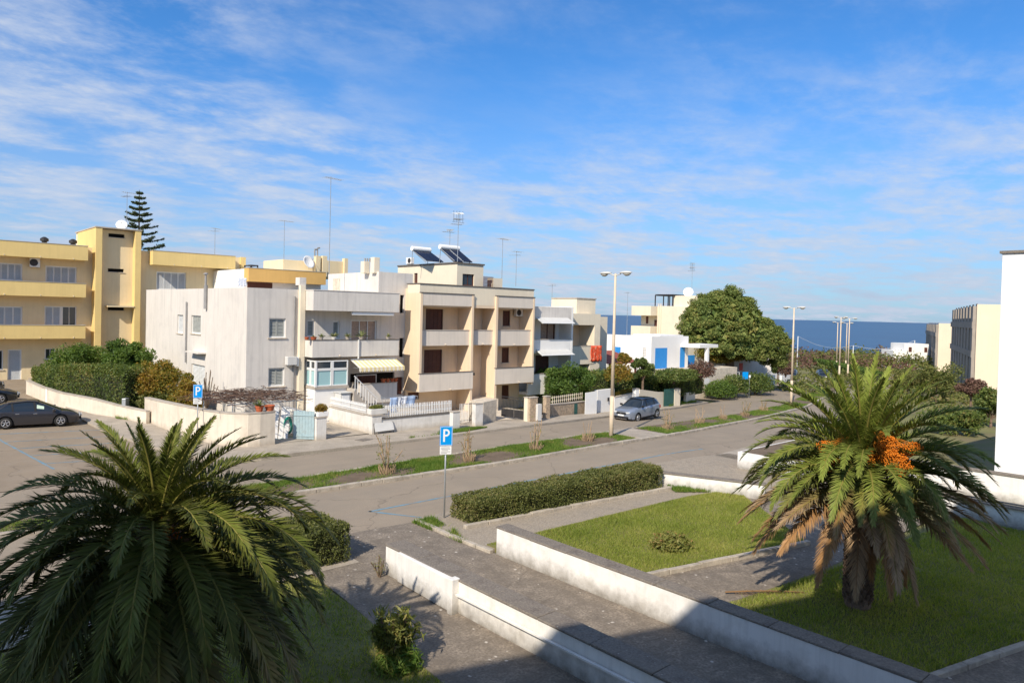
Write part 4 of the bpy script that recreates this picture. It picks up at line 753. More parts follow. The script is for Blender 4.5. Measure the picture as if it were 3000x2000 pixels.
# ================================================================== two fluted concrete blocks on the right and the small villa by the sea
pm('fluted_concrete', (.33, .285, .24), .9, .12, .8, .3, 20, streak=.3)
pm('block_cream', (.72, .60, .44), .9, .04, .4, .08, 20, streak=.12)
def fluted(label, xL, xc, xR, yL, yc, dist, base, n=8):
    """block with one fluted shaded wall (running away from the road) and a plain sunlit wall"""
    c = ray(xc, yc); t = dist/(c.x*math.sin(HEAD)+c.y*math.cos(HEAD)); P0 = Vector((c.x*t, c.y*t)); zT = HC+c.z*t; hd = R(70); ax = Vector((math.sin(hd), math.cos(hd))); px_ = Vector((ax.y, -ax.x))
    # length of the shaded wall from where its far end shows in the picture
    r_ = ray(xL, yL); r2 = Vector((r_.x, r_.y)); s = (P0.x*r2.y-P0.y*r2.x)/(ax.y*r2.x-ax.x*r2.y); Ln = abs(s)
    root = T('apartment_block', label, 'building', (P0.x, P0.y, base)); tf = lambda u, d, z: (P0.x+ax.x*u-px_.x*d, P0.y+ax.y*u-px_.y*d, z)
    mb = MB(tf); mb.box(0, Ln, -16, 0, base-1, zT-.9); mb.build('wall', 'block_cream', root)
    mb = MB(tf); mb.box(-.1, .25, -16, .12, base-1, zT); mb.build('end_wall', 'block_cream', root)
    for k in range(n): mb = MB(tf); a = .3+(Ln-.3)*k/n; mb.box(a, a+(Ln-.3)/n*.58, .005, .55, base-1, zT-.25); mb.poly([(a, .005, zT-.24), (a+(Ln-.3)/n*.58, .005, zT-.24), (a+(Ln-.3)/n*.58, .005, zT+.1), (a, .005, zT+.1)]); mb.build('rib', 'fluted_concrete', root)
    for z_ in (.38, .72): mb = MB(tf); mb.box(.3, Ln-.1, .56, .62, base+(zT-base)*z_, base+(zT-base)*z_+.9); mb.build('band', 'fluted_concrete', root)
    mb = MB(tf); mb.box(.3, Ln, -16, 0, zT-.895, zT-.3); mb.build('roof', 'block_cream', root)
    return tf, zT
fluted('nearer of two cream blocks with a fluted dark side wall, beside the white block', 2798, 2866, 2940, 903, 891, 98, -1.6, 8)
fluted('farther cream block with a fluted dark side wall, against the sea', 2720, 2752, 2800, 947, 947, 150, -2.6, 8)
q = G(2690, 1060); sv = T('seaside_villa', 'low white villa at the shore left of the fluted blocks', 'house', (q.x, q.y, q.z)); dd = 165; c = ray(2650, 1006); t = dd/(c.x*math.sin(HEAD)+c.y*math.cos(HEAD)); ox, oy = c.x*t, c.y*t; tfs = tfR(ox, oy, R(90)-HEAD-R(90)+R(0)) 
tfs = lambda u, d, z: (ox+math.cos(HEAD)*u-math.sin(HEAD)*d, oy-math.sin(HEAD)*u-math.cos(HEAD)*d, z); zt_ = HC+c.z*t
mb = MB(tfs); mb.box(0, 5.6, -6, 0, -4, zt_); mb.build('wall', 'lime_white', sv); mb = MB(tfs); mb.box(-2.7, -.01, -5, .3, -4, zt_-1.6); mb.build('lower_wing', 'lime_white', sv)
for u_ in (1.0, 4.6): boxpart(sv, tfs, 'window', 'brown_wood', u_, u_+.7, .003, .05, zt_-1.9, zt_-.8)
# rooftop aerials and dishes
def roofp(x, yb, Y): p = PY(x, yb, Y); return p
def mast(label, x, ytop, ybase, Y, st, az): a = PY(x, ybase, Y); b = PY(x, ytop, Y); antenna(label, a, b.z-a.z, st, az)
mast('tallest thin aerial mast rising above the grey corner house', 964, 517, 800, GY+4, 0, .2)
mast('aerial with long boom over the ochre roof', 831, 645, 792, oY+4, 0, .1)
mast('thin aerial on the yellow wing roof', 629, 668, 745, YF+4, 1, .5)
mast('tall aerial in front of the tall conifer on the yellow tower', 371, 562, 672, TY+3, 1, .1)
mast('dark tangled cluster of aerials over the penthouse', 1340, 620, 775, hY+.6, 2, .6)
mast('white stepped aerial left of the dark cluster on the penthouse', 1317, 672, 740, hY+3, 1, 1.0)
mast('aerial right of the penthouse on the peach roof', 1470, 698, 825, 46, 0, .3)
mast('slim aerial behind the right end of the peach roof', 1511, 735, 838, 48, 1, .2)
mast('aerial on the roof room of the beige house', 1617, 832, 874, 48, 1, .4)
mast('white aerial beyond the white house with blue shutters', 1836, 855, 982, 50, 0, .9)
mast('red and white lattice aerial on the cream villa', 2026, 770, 868, 57.5, 2, .3)
mast('aerial on the nearer fluted block', 2906, 820, 892, 40, 1, .3) if False else None
dish('white satellite dish on the yellow stair tower', PY(356, 676, TY+.6), PY(373, 660, TY+.6).x-PY(356, 660, TY+.6).x, R(-110), .25)
dish('round satellite dish on the yellow stair block behind the grey house', PY(905, 788, oY+2.4), .65, R(-75), .3)
dish('white satellite dish on the roof of the cream villa', PX(2016, 866, VX+2), .7, R(-150), .1)
q = PY(695, 836, GY+8); 
cloth('drying_sheet', 'white sheet drying on the roof of the grey corner house', tfY(GY+9), PY(697, 820, GY+9).x, PY(722, 820, GY+9).x, PY(705, 814, GY+9).z, PY(705, 838, GY+9).z, 'white_cloth', 0, .012, 'laundry', ragged=.0)
# ------------------------------------------------------------------ street side walls, gates and fences
def zat(P, x, y): r_ = ray(x, y); t = math.hypot(P.x, P.y)/math.hypot(r_.x, r_.y); return HC+r_.z*t
pm('cream_wall', (.66, .585, .475), .9, .08, 1.0, .3, 30, streak=.3, stain=((.50, .42, .33), 1.1, .5, .72, .7), base_dirt=((.33, .27, .2), .1, .3, .6))
pm('grimy_white', (.68, .655, .61), .9, .06, 1.0, .3, 30, streak=.45, stain=((.45, .42, .38), 1.3, .5, .72, .6), base_dirt=((.42, .36, .27), .15, .3, .7))
def wallpx(name, label, pts, th, mat, cop=None, cat='wall', zb=-.25, side=1, over=.03, ch=.06):
    """wall through photo points (x, base y, top y)"""
    P = [G(x, yb, PH if False else 0) for x, yb, yt in pts]; Z = [zat(p, x, yt) for p, (x, yb, yt) in zip(P, pts)]; return wallw(name, label, [(p.x, p.y) for p in P], Z, th, mat, cop, cat, zb, side, over, ch)
def wallw(name, label, P, Z, th, mat, cop=None, cat='wall', zb=-.25, side=1, over=.03, ch=.06):
    P = [Vector((p[0], p[1])) for p in P]; Nn = []
    for i in range(len(P)):
        d = (P[min(i+1, len(P)-1)]-P[max(i-1, 0)]).normalized(); Nn.append(Vector((-d.y, d.x))*side)
    root = T(name, label, cat, (P[0].x, P[0].y, zt(P[0].x, P[0].y)))
    def run(o0, o1, za, zb_, nm, m):
        mb = MB(); k = len(P)
        for p, n_, z in zip(P, Nn, Z):
            a = p+n_*o0; b = p+n_*o1; lo = za(p, z); hi = zb_(p, z); mb.v += [(a.x, a.y, lo), (b.x, b.y, lo), (b.x, b.y, hi), (a.x, a.y, hi)]
        for i in range(k-1):
            for j in range(4): mb.f.append((4*i+j, 4*i+(j+1) % 4, 4*i+4+(j+1) % 4, 4*i+4+j))
        mb.f.append((0, 1, 2, 3)); mb.f.append((4*k-1, 4*k-2, 4*k-3, 4*k-4)); return mb.build(nm, m, root)
    run(0, th, lambda p, z: zt(p.x, p.y)+zb, lambda p, z: z-(ch if cop else 0), 'wall', mat)
    if cop: run(-over, th+over, lambda p, z: z-ch+.002, lambda p, z: z, 'coping', cop)
    return root
# curved garden wall at the corner and the long low wall of the side street
cw = [(16.34, 36.77), (15.5, 36.72), (14.9, 36.85), (14.35, 37.3), (13.95, 38.1), (13.65, 39.3), (13.4, 41), (13.22, 43.5), (13.1, 46), (13.05, 48.6)]
wallw('curved_wall', 'high curved cream garden wall rounding the street corner', cw, [1.94, 1.92, 1.9, 1.9, 1.88, 1.86, 1.84, 1.78, 1.7, 1.62], .28, 'cream_wall', 'stone_edge', side=-1)
lowb = [(428, 1247, 1203), (344, 1229, 1186), (268, 1217, 1166), (172, 1190, 1148), (120, 1172, 1132), (76, 1154, 1113)]
wallpx('low_wall', 'long low cream wall under the dark hedge of the side street', lowb, .22, 'cream_wall', 'stone_edge', side=-1)
LB = [G(x, a) for x, a, b in lowb]
q = G(372, 1228); mb = MB(); mb.box(-.25, .25, -.12, .12, -.1, 1.35); o = mb.build('meter_cabinet', 'galvanised', None, bevel=.02); o.location = (q.x-.1, q.y, q.z); o.rotation_euler.z = .9; tag(o, 'grey meter cabinet standing against the low wall', 'cabinet')
q = G(150, 1176); mb = MB(); mb.box(-.22, .22, -.1, .1, -.1, .95); o = mb.build('meter_cabinet', 'white_pvc', None, bevel=.02); o.location = (q.x-.15, q.y, q.z); o.rotation_euler.z = .9; tag(o, 'white meter cabinet against the low wall beside the dark hatchback', 'cabinet')
# gateway: post, pale blue gate leaf, yard clutter
WY = 36.65; gp = PY(940, 1260, WY).x
gpost = T('gate_post', 'square white gate post with a flower box on top', 'gate post', (gp, WY, 0)); mb = MB(); mb.box(gp-.3, gp+.32, WY-.05, WY+.45, -.1, 1.36); mb.build('post', 'grimy_white', gpost, bevel=.02); mb = MB(); mb.box(gp-.34, gp+.36, WY-.09, WY+.49, 1.362, 1.42); mb.build('cap', 'stone_edge', gpost)
gl = T('yard_gate', 'pale blue sheet metal gate leaf standing half open', 'gate', (gp-.3, WY+.2, 0)); a_ = Vector((gp-.33, WY+.15, 0)); b_2 = Vector((gp-1.15, WY+1.0, 0)); d_ = (b_2-a_).normalized(); n_ = Vector((-d_.y, d_.x, 0)); Lg = (b_2-a_).length; tg = lambda u, d, z: tuple(a_+d_*u+n_*d+Vector((0, 0, z)))
for k in range(7): mb = MB(tg); mb.box(Lg*k/7+.004, Lg*(k+1)/7-.004, -.015, .015, .16, 1.72+.02*(k % 2)); mb.build('sheet', 'pale_blue_gate', gl)
mb = MB(tg); mb.box(0, Lg, .016, .05, .3, .36).box(0, Lg, .016, .05, 1.45, 1.51); mb.build('rail', 'pale_blue_gate', gl)['kind'] = 'stuff'
# patio of the corner house: white walls, pillar, picket fence
cX = PY(1090, 1260, WY).x; eX = PY(1328, 1230, WY).x; zc = .93
pw = T('patio_wall', 'stained white patio wall under the picket fence of the corner house', 'wall', (cX, WY, 0))
mb = MB(); mb.box(cX, eX, WY, WY+.28, -.1, zc); mb.build('front_wall', 'grimy_white', pw); mb = MB(); mb.box(cX, cX+.28, WY+.283, B1+.3, -.1, zc+.2); mb.build('side_wall', 'grimy_white', pw)
mb = MB(); mb.box(cX+.5, eX+.03, WY-.04, WY+.32, zc+.002, zc+.075); mb.build('coping', 'dark_edge', pw); mb = MB(); mb.box(cX-.04, cX+.32, WY+.9, B1+.3, zc+.202, zc+.27); mb.build('coping', 'stone_edge', pw)
mb = MB(); mb.box(cX-.05, cX+.62, WY-.06, WY+.7, -.1, zc+.27); mb.build('pillar', 'grimy_white', pw, bevel=.015); mb = MB(); mb.box(cX-.1, cX+.67, WY-.11, WY+.75, zc+.272, zc+.34); mb.build('pillar_cap', 'stone_edge', pw)
mb = MB(); mb.box(cX+.281, eX+.2, WY+.281, B1+.2, .3, .62); mb.build('patio_floor', 'pavement', pw)
def pickets(label, a, b, z, h, n, mat='white_pvc', name='picket_fence', w=.055, pointed=True):
    a = Vector(a); b = Vector(b); d = (b-a).normalized(); nn = Vector((-d.y, d.x)); r_ = T(name, label, 'fence', (a.x, a.y, z)); L = (b-a).length
    tf = lambda u, dd, zz: (a.x+d.x*u+nn.x*dd, a.y+d.y*u+nn.y*dd, zz); mb = MB(tf); mb.box(0, L, .0, .03, z+h*.25, z+h*.25+.06); mb.build('rail', mat, r_); mb = MB(tf); mb.box(0, L, .0, .03, z+h*.72, z+h*.72+.06); mb.build('rail', mat, r_)
    base = MB(); base.prism([(-w/2, -.012), (w/2, -.012), (w/2, .012), (-w/2, .012)], 0, h-.05); bb = len(base.v)
    if pointed: base.v += [(-w/2, -.012, h-.0501), (w/2, -.012, h-.0501), (w/2, .012, h-.0501), (-w/2, .012, h-.0501), (0, 0, h)]; base.f += [(bb, bb+1, bb+4), (bb+1, bb+2, bb+4), (bb+2, bb+3, bb+4), (bb+3, bb, bb+4)]
    p0 = base.build('picket', mat, r_)
    for i in range(n):
        o = p0 if i == 0 else p0.copy()
        if i: COL.objects.link(o)
        u = L*(i+.5)/n; o.location = (a.x+d.x*u-nn.x*.02, a.y+d.y*u-nn.y*.02, z+.02); o.rotation_euler = (0, random.uniform(-.03, .03), math.atan2(d.y, d.x))
pickets('white picket fence along the front of the patio', (cX+.75, WY+.14), (eX-.05, WY+.14), zc+.075, .74, 40)
pickets('white picket fence along the sunlit side of the patio', (cX+.14, WY+.95), (cX+.14, B1+.2), zc+.27, .6, 34)
fb = T('flower_box', 'white concrete flower box with dry plants on the patio corner pillar', 'planter', (cX+.28, WY+.3, zc+.34)); mb = MB(); mb.box(cX-.1, cX+1.0, WY-.02, WY+.5, zc+.342, zc+.66); mb.build('box', 'grimy_white', fb, bevel=.02)
fb2 = T('flower_box', 'white flower box with a brown bush on the gate post', 'planter', (gp, WY+.2, 1.42)); mb = MB(); mb.box(gp-.2, gp+.45, WY-.02, WY+.42, 1.422, 1.68); mb.build('box', 'white_pvc', fb2, bevel=.02)
sg = T('low_barrier', 'long white panel propped against the foot of the patio wall', 'panel', (cX+.5, WY-.1, 0)); q = rY(1097, 1237, 1152, 1261, WY-.12)
mb = MB(); mb.poly([(q[0], WY-.25, q[2]), (q[1], WY-.25, q[2]+.02), (q[1], WY-.06, q[3]), (q[0], WY-.06, q[3])]); o = mb.build('board', 'grey_plastic', sg); o.modifiers.new('solid', 'SOLIDIFY').thickness = .03; mb = MB(); mb.tube((q[0], WY-.2, -.0), (q[0], WY-.05, q[3]), .025); mb.build('leg', 'dark_iron', sg); mb = MB(); mb.tube((q[1], WY-.2, .0), (q[1], WY-.05, q[3]), .025); mb.build('leg', 'dark_iron', sg)
# shed, stairs and rail on the patio
q = rY(965, 1150, 1028, 1205, B1-.9); sh = T('garden_shed', 'pale grey garden shed beside the stairs on the patio', 'shed', (q[0], B1-.9, .62)); mb = MB(); mb.box(max(q[0], cX+.35), q[1], B1-.85, B1-.1, .62, q[3]-.06); mb.build('body', 'grey_plastic', sh, bevel=.015); mb = MB(); mb.box(max(q[0], cX+.35)-.06, q[1]+.06, B1-.95, B1-.08, q[3]-.058, q[3]); mb.build('roof', 'grey_plastic', sh, bevel=.015); mb = MB(); mb.box(max(q[0], cX+.35)+.1, q[1]-.1, B1-.875, B1-.852, .7, q[3]-.2); mb.build('door', 'white_pvc', sh)
st = T('outside_stairs', 'concrete outside stairs with white railing up to the veranda', 'stairs', (23.5, B1-.5, .62)); sx0 = q[1]+.15
for k in range(6): mb = MB(); mb.box(sx0+.27*k, sx0+.27*k+.27, B1-1.0, B1-.05, .62, .62+.28*(6-k)); mb.build('step', 'stone_edge', st)
for k in range(9): mb = MB(); u_ = sx0+.05+.2*k; zb_ = .62+.28*max(0, 5.6-k*.75); mb.box(u_, u_+.03, B1-1.03, B1-1.0, zb_, zb_+.95); mb.build('baluster', 'white_pvc', st)
mb = MB(); mb.tube((sx0, B1-1.02, .62+1.68+.85), (sx0+1.75, B1-1.02, .62+.95), .03); mb.build('handrail', 'white_pvc', st)
# laundry on a line over the patio
ln_y = 38.6; lx0, lx1 = PY(1135, 1165, ln_y).x, PY(1220, 1165, ln_y).x; lz = PY(1180, 1163, ln_y).z
lr = T('drying_rack', 'wire drying rack on the patio hung with laundry', 'drying rack', (lx0, ln_y, .62)); mb = MB()
for k in range(4): mb.tube((lx0-.1, ln_y+.18*k, lz), (lx1+.1, ln_y+.18*k, lz), .01, None, 5)
for xx in (lx0-.1, lx1+.1): mb.tube((xx, ln_y-.05, lz), (xx, ln_y+.6, lz), .014, None, 5); mb.tube((xx, ln_y, lz), (xx, ln_y+.5, .62), .014, None, 5); mb.tube((xx, ln_y+.54, lz), (xx, ln_y, .62), .014, None, 5)
mb.build('frame', 'galvanised', lr)['kind'] = 'stuff'
for k, (f0, f1, dz_, mt, lb_) in enumerate(((.08, .33, .95, 'blue_cloth', 'pale blue shirt leftmost on the drying rack'), (.30, .48, .62, 'white_cloth', 'short white towel second on the drying rack'), (.50, .70, .5, 'white_cloth', 'small white cloth in the middle of the drying rack'), (.66, 1.0, .72, 'blue_cloth', 'wide pale blue cloth rightmost on the drying rack'))):
    cloth('laundry', lb_, tfY(ln_y+.05*k), lx0+(lx1-lx0)*f0, lx0+(lx1-lx0)*f1, lz+.02, lz-dz_, mt, .02, .05, 'laundry', 8, 6, .08, 'laundry on the patio')
# flower pots
def pot(label, p, r, h, plant=0, grp='flower pots', mat='terracotta'):
    p = Vector(p); o = T('flower_pot', label, 'flower pot', p, grp); mb = MB(); mb.lathe([(0, 0), (r*.7, 0), (r*.95, h*.8), (r*1.05, h*.8), (r*1.05, h), (r*.85, h), (r*.8, h*.85), (0, h*.85)], 12, p); mb.build('pot', mat, o)
    if plant:
        V = []; F = []
        for i in range(26):
            a = random.uniform(0, 6.283); L = plant*random.uniform(.6, 1.1); e = random.uniform(.2, 1.3); d = Vector((math.cos(a)*math.cos(e), math.sin(a)*math.cos(e), math.sin(e))); s = d.cross(Vector((0, 0, 1))).normalized()*.025; b = p+Vector((0, 0, h*.85)); k = len(V)
            V += [b-s, b+s, b+d*L*.6+s*1.2, b+d*L-Vector((0, 0, L*.15)), b+d*L*.6-s*1.2]; F.append((k, k+1, k+2, k+3, k+4))
        mb = MB(); mb.v = [tuple(v) for v in V]; mb.f = F; mb.build('plant', 'agave_leaf', o)['kind'] = 'stuff'
leafm('agave_leaf', [(.10, .13, .05), (.19, .22, .09), (.30, .28, .12)], .2)
for x_, lb_, pl in ((760, 'terracotta pot with a spiky agave on the curved wall', .55), (790, 'long terracotta box with dry twigs on the curved wall', 0)):
    Yw = 36.95; q = PY(x_, 1190, Yw); pot(lb_, (q.x, Yw, 1.93), .22 if pl else .26, .3, pl)
for x_, r_, pl, lb_ in ((898, .14, .0, 'small dark red pot at the left end of the balcony rail'), (918, .2, .12, 'wide red pot on the balcony rail of the corner house'), (940, .15, .22, 'pot with yellow green plant on the balcony rail'), (977, .16, .28, 'bushy pot plant between the balcony windows'), (1018, .16, .25, 'low pot plant left of the balcony door'), (1058, .18, .38, 'tall pot plant in front of the balcony door'), (1136, .16, .2, 'pot at the right end of the balcony rail')):
    q = PY(x_, 992, B1+.12); pot(lb_, (q.x, B1+.09, bl[3]), r_, .17, pl*1.7, mat='terracotta' if x_ < 930 else ('grimy_white' if x_ % 2 else 'stone_edge'))
for x_, r_, lb_ in ((1122, .17, 'round terracotta pot leftmost on the lower balcony'), (1135, .14, 'small terracotta pot second on the lower balcony'), (1148, .13, 'terracotta pot third on the lower balcony'), (1158, .15, 'dark terracotta pot rightmost on the lower balcony')): q = PY(x_, 1118, B1+.1); pot(lb_, (q.x, B1+.08, lb[3]), r_, .25, .12)
# vine pergola behind the curved wall: frame plus a tangle of dry vine
pgx = T('vine_pergola', 'steel pergola with dry brown vines behind the curved wall', 'pergola', (15.5, 41, 0)); ztp = 2.18
for x_ in (14.6, 16.4, 18.2):
    for y_ in (38.2, 42.6): mb = MB(); mb.tube((x_, y_, -.1), (x_, y_, ztp), .04); mb.build('post', 'galvanised', pgx)
for y_ in (38.2, 39.7, 41.2, 42.6): mb = MB(); mb.tube((14.3, y_, ztp+.03), (18.6, y_, ztp+.03), .03); mb.build('beam', 'galvanised', pgx)
for k in range(7): x_ = 14.5+.66*k; mb = MB(); mb.tube((x_, 38.0, ztp+.08), (x_, 42.8, ztp+.08), .022); mb.build('beam', 'galvanised', pgx)
pm('dry_vine', (.12, .075, .055), .9, .35, 3); mb = MB()
for k in range(420):
    p = Vector((random.uniform(13.9, 18.6), random.uniform(38, 43), ztp+random.uniform(.06, .32))); a = random.uniform(0, 6.283)
    for s_ in range(3): q = p+Vector((math.cos(a), math.sin(a), random.uniform(-.25, .25)))*random.uniform(.25, .55); mb.tube(p, q, random.uniform(.008, .022), None, 4, False); p = q; a += random.uniform(-.8, .8)
mb.build('vine', 'dry_vine', pgx)['kind'] = 'stuff'
# yard behind the gateway: boards, trellis and a green hose
bd = T('board_stack', 'white boards leaning against the trellis behind the gateway', 'boards', (17.3, 39, 0))
for k, (x_, lean) in enumerate(((16.75, .5), (17.05, .62), (17.35, .55))): mb = MB(); mb.poly([(x_, 38.0, .0), (x_+.26, 38.0, .0), (x_+.26+lean, 38.9, 1.95-.15*k), (x_+lean, 38.9, 1.95-.15*k)]); o = mb.build('board', 'lime_white', bd); o.modifiers.new('solid', 'SOLIDIFY').thickness = .04
tr_ = T('wire_trellis', 'rusty wire trellis leaning behind the gateway', 'trellis', (17.4, 38.9, 0)); mb = MB()
for k in range(8): mb.tube((16.7+.2*k, 38.95, 0), (16.75+.2*k, 39.0, 2.2), .012, None, 4); mb.tube((16.7, 38.96, .25+.26*k), (18.2, 38.98, .25+.26*k), .012, None, 4)
mb.build('mesh', 'pipe_grey', tr_)['kind'] = 'stuff'
pm('hose_green', (.015, .25, .19), .4, .1, 4); mb = MB()
for k in range(7):
    r_ = .34+.03*(k % 3); cx_, cz_ = 17.75+.03*k, .75+.02*(k % 4)
    pts_ = [(cx_+r_*.55*math.cos(t*6.2832/18), 38.35+.03*k+.05*math.sin(t), cz_+r_*1.5*math.sin(t*6.2832/18)*.85) for t in range(19)]; mb.path(pts_, .02, 5)
mb.path([(17.7, 38.3, .3), (17.5, 38.1, .16), (17.1, 37.9, .15), (16.9, 38.1, .15), (17.2, 38.4, .15), (17.9, 38.3, .15), (18.2, 38.1, .15)], .02, 5)
tag(mb.build('garden_hose', 'hose_green'), 'coiled green garden hose hanging behind the gateway', 'hose')
yw = T('yard_wall', 'white yard wall at the foot of the grey facade behind the gateway', 'wall', (18.8, 40, 0)); mb = MB(); mb.box(18.5, 18.78, 37.9, 40.6, -.1, 1.55); mb.build('wall', 'lime_white', yw)
pt = strip('yard', [(16.2, 36.9), (cX, 36.9)], [(16.2, 43.4), (cX, 43.4)], .14, 'pavement', 4, 3); struct(pt)
struct(strip('house_yard', [(eX, 36.75), (38, 36.8)], [(eX, 43.2), (38, 43.2)], .12, 'pale_stone', 4, 3))
# gate 2 and stone cladding by the peach house
ig = T('iron_gate', 'rusty brown garden gate between the patio and the stone wall', 'gate', (eX+.3, WY, .1)); g0, g1 = PY(1347, 1220, WY+.2).x, PY(1392, 1220, WY+.2).x
for k in range(12): mb = MB(); u_ = g0+(g1-g0)*k/11; mb.box(u_, u_+.025, WY+.2, WY+.225, .2, 1.45); mb.build('bar', 'dark_iron' if k > 6 else 'white_pvc', ig)
mb = MB(); mb.box(g0, g1, WY+.226, WY+.25, .3, .34); mb.build('rail', 'dark_iron', ig); mb = MB(); mb.box(g0, g1, WY+.226, WY+.25, 1.38, 1.42); mb.build('rail', 'dark_iron', ig)
def post(label, x0, x1, yb, yt, mat, th=.35, Y=None, capm='stone_edge', cat='gate post'):
    P = G((x0+x1)/2, yb, PH); Yp = P.y if Y is None else Y; a, b, z0_, z1_ = rY(x0, yt, x1, yb, Yp); r_ = T('gate_post', label, cat, (a, Yp, z0_)); mb = MB(); mb.box(a, b, Yp, Yp+th, z0_-.2, z1_-.05); mb.build('post', mat, r_, bevel=.01); mb = MB(); mb.box(a-.03, b+.03, Yp-.03, Yp+th+.03, z1_-.048, z1_); mb.build('cap', capm, r_); return a, b, Yp, z0_, z1_
post('white patio end post beside the brown garden gate', 1327, 1347, 1258, 1205, 'grimy_white'); post('white post with a grey side right of the brown garden gate', 1393, 1415, 1247, 1181, 'grimy_white')
wallw('stone_wall', 'pale stone clad wall at the peach house entrance', [(30.5, 36.35), (32.0, 36.75)], [1.5, 1.55], 1.2, 'pale_stone', None); 
dg = T('driveway_gate', 'dark iron double gate with solid lower panels by the peach house', 'gate', (32, 38, .1)); A_ = G(1468, 1222, .1); B_ = G(1543, 1232, .1); dv = Vector((B_.x-A_.x, B_.y-A_.y, 0)); Lg2 = dv.length; dv.normalize(); tg2 = lambda u, d, z: (A_.x+dv.x*u-dv.y*d, A_.y+dv.y*u+dv.x*d, .1+z)
for h_ in range(2):
    o0 = Lg2*h_/2; mb = MB(tg2); mb.box(o0+.02, o0+Lg2/2-.02, -.02, .02, .08, .62); mb.build('panel', 'dark_iron', dg); mb = MB(tg2); mb.box(o0+.02, o0+Lg2/2-.02, -.02, .02, 1.45, 1.5); mb.build('rail', 'dark_iron', dg); mb = MB(tg2); mb.box(o0+.02, o0+Lg2/2-.02, -.02, .02, 1.3, 1.34); mb.build('rail', 'dark_iron', dg)
    for k in range(9): mb = MB(tg2); u_ = o0+.05+(Lg2/2-.12)*k/8; mb.box(u_, u_+.025, -.012, .012, .621, 1.3); mb.build('bar', 'dark_iron', dg)
post('cream pillar right of the dark driveway gate', 1545, 1553, 1234, 1163, 'cream_render'); post('stone faced pillar left of the small iron gate', 1553, 1575, 1234, 1163, 'stone_clad'); post('stone faced pillar right of the small iron gate', 1600, 1612, 1226, 1160, 'stone_clad')
P_ = G(1567, 1233, .1); mb = MB(); mb.box(-.2, .2, -.16, .16, 0, 1.15); o = mb.build('utility_cabinet', 'grey_plastic', None, bevel=.02); o.location = (P_.x, P_.y-.3, .12); tag(o, 'pale grey utility cabinet in front of the stone pillar', 'cabinet')
q = rY(1576, 1163, 1598, 1228, 37.0); sgt = T('iron_gate', 'small dark iron gate behind the utility cabinet', 'gate', (q[0], 37, 0))
for k in range(7): mb = MB(); u_ = q[0]+(q[1]-q[0])*k/6.3; mb.box(u_, u_+.02, 37, 37.02, .1, q[3]); mb.build('bar', 'dark_iron', sgt)
mb = MB(); mb.box(q[0], q[1], 37.021, 37.05, .1, .75); mb.build('panel', 'dark_iron', sgt)
wallpx('stone_wall', 'low brown stone wall with a dark hatch and a light fence above', [(1613, 1226, 1184), (1660, 1220, 1180), (1714, 1214, 1174)], .3, 'stone_clad', 'stone_edge')
P_ = G(1682, 1217); mb = MB(); mb.box(-.28, .28, -.03, .03, .1, .92); o = mb.build('wall_hatch', 'green_gate'); o.location = (P_.x, P_.y-.05, P_.z); o.rotation_euler.z = .08; tag(o, 'dark green hatch set in the low brown stone wall', 'hatch')
a_, b_2 = G(1618, 1224), G(1710, 1213); pickets('thin pale rail fence on the brown stone wall', (a_.x, a_.y+.15), (b_2.x, b_2.y+.15), zat(a_, 1618, 1184), .6, 16, 'cream_render', 'rail_fence', .03, False)
wallpx('yard_wall', 'cream sunlit yard wall slanting behind the stone wall', [(1548, 1165, 1136), (1590, 1168, 1134), (1712, 1172, 1146)], .2, 'cream_render', None)
# white sheet gates and cream walls further on
def panelgate(label, x0, x1, yb0, yb1, yt0, yt1, mat, n, name='sheet_gate'):
    A = G(x0, yb0, .08); B = G(x1, yb1, .08); r_ = T(name, label, 'gate', A); d = Vector((B.x-A.x, B.y-A.y)); z0_, z1_ = zat(A, x0, yt0), zat(B, x1, yt1)
    for k in range(n):
        a = Vector((A.x, A.y))+d*k/n; b = Vector((A.x, A.y))+d*((k+.96)/n); nn = Vector((-d.y, d.x)).normalized()*.04; mb = MB(); mb.prism([tuple(a), tuple(b), tuple(b+nn), tuple(a+nn)], A.z-.1+(B.z-A.z)*k/n, z0_+(z1_-z0_)*k/n); mb.build('sheet', mat, r_)
panelgate('white sheet metal gate next to the brown stone wall', 1714, 1748, 1215, 1213, 1150, 1145, 'white_pvc', 6)
wallpx('garden_wall', 'bright white garden wall with an intercom left of the silver car', [(1749, 1213, 1143), (1798, 1209, 1138)], .3, 'lime_white', None)
P_ = G(1780, 1211); mb = MB(); mb.box(-.1, .1, -.05, .0, 1.0, 1.3); o = mb.build('intercom', 'dark_iron'); o.location = (P_.x, P_.y-.03, P_.z); tag(o, 'small dark intercom on the bright white garden wall', 'intercom')
wallpx('garden_wall', 'white garden wall with sloping top behind the silver car', [(1800, 1209, 1162), (1868, 1204, 1148)], .25, 'lime_white', 'stone_edge')
post('white gate pillar between the white and the cream garden wall', 1862, 1872, 1204, 1138, 'lime_white')
wallpx('garden_wall', 'cream garden wall right of the silver car under the ivy hedge', [(1873, 1203, 1140), (1930, 1196, 1148), (1944, 1194, 1148)], .25, 'cream_render', None)
panelgate('dark green mesh gate under the ivy hedge, larger of two', 1945, 1974, 1192, 1190, 1140, 1138, 'green_gate', 5)
post('cream pillar between the two dark green gates', 1976, 1993, 1188, 1138, 'cream_render')
panelgate('smaller dark green gate right of the cream pillar', 1994, 2008, 1180, 1179, 1136, 1136, 'green_gate', 3)
wallpx('garden_wall', 'short cream wall end under the overhanging hedge corner', [(2010, 1184, 1150), (2036, 1180, 1148)], .25, 'cream_render', None)
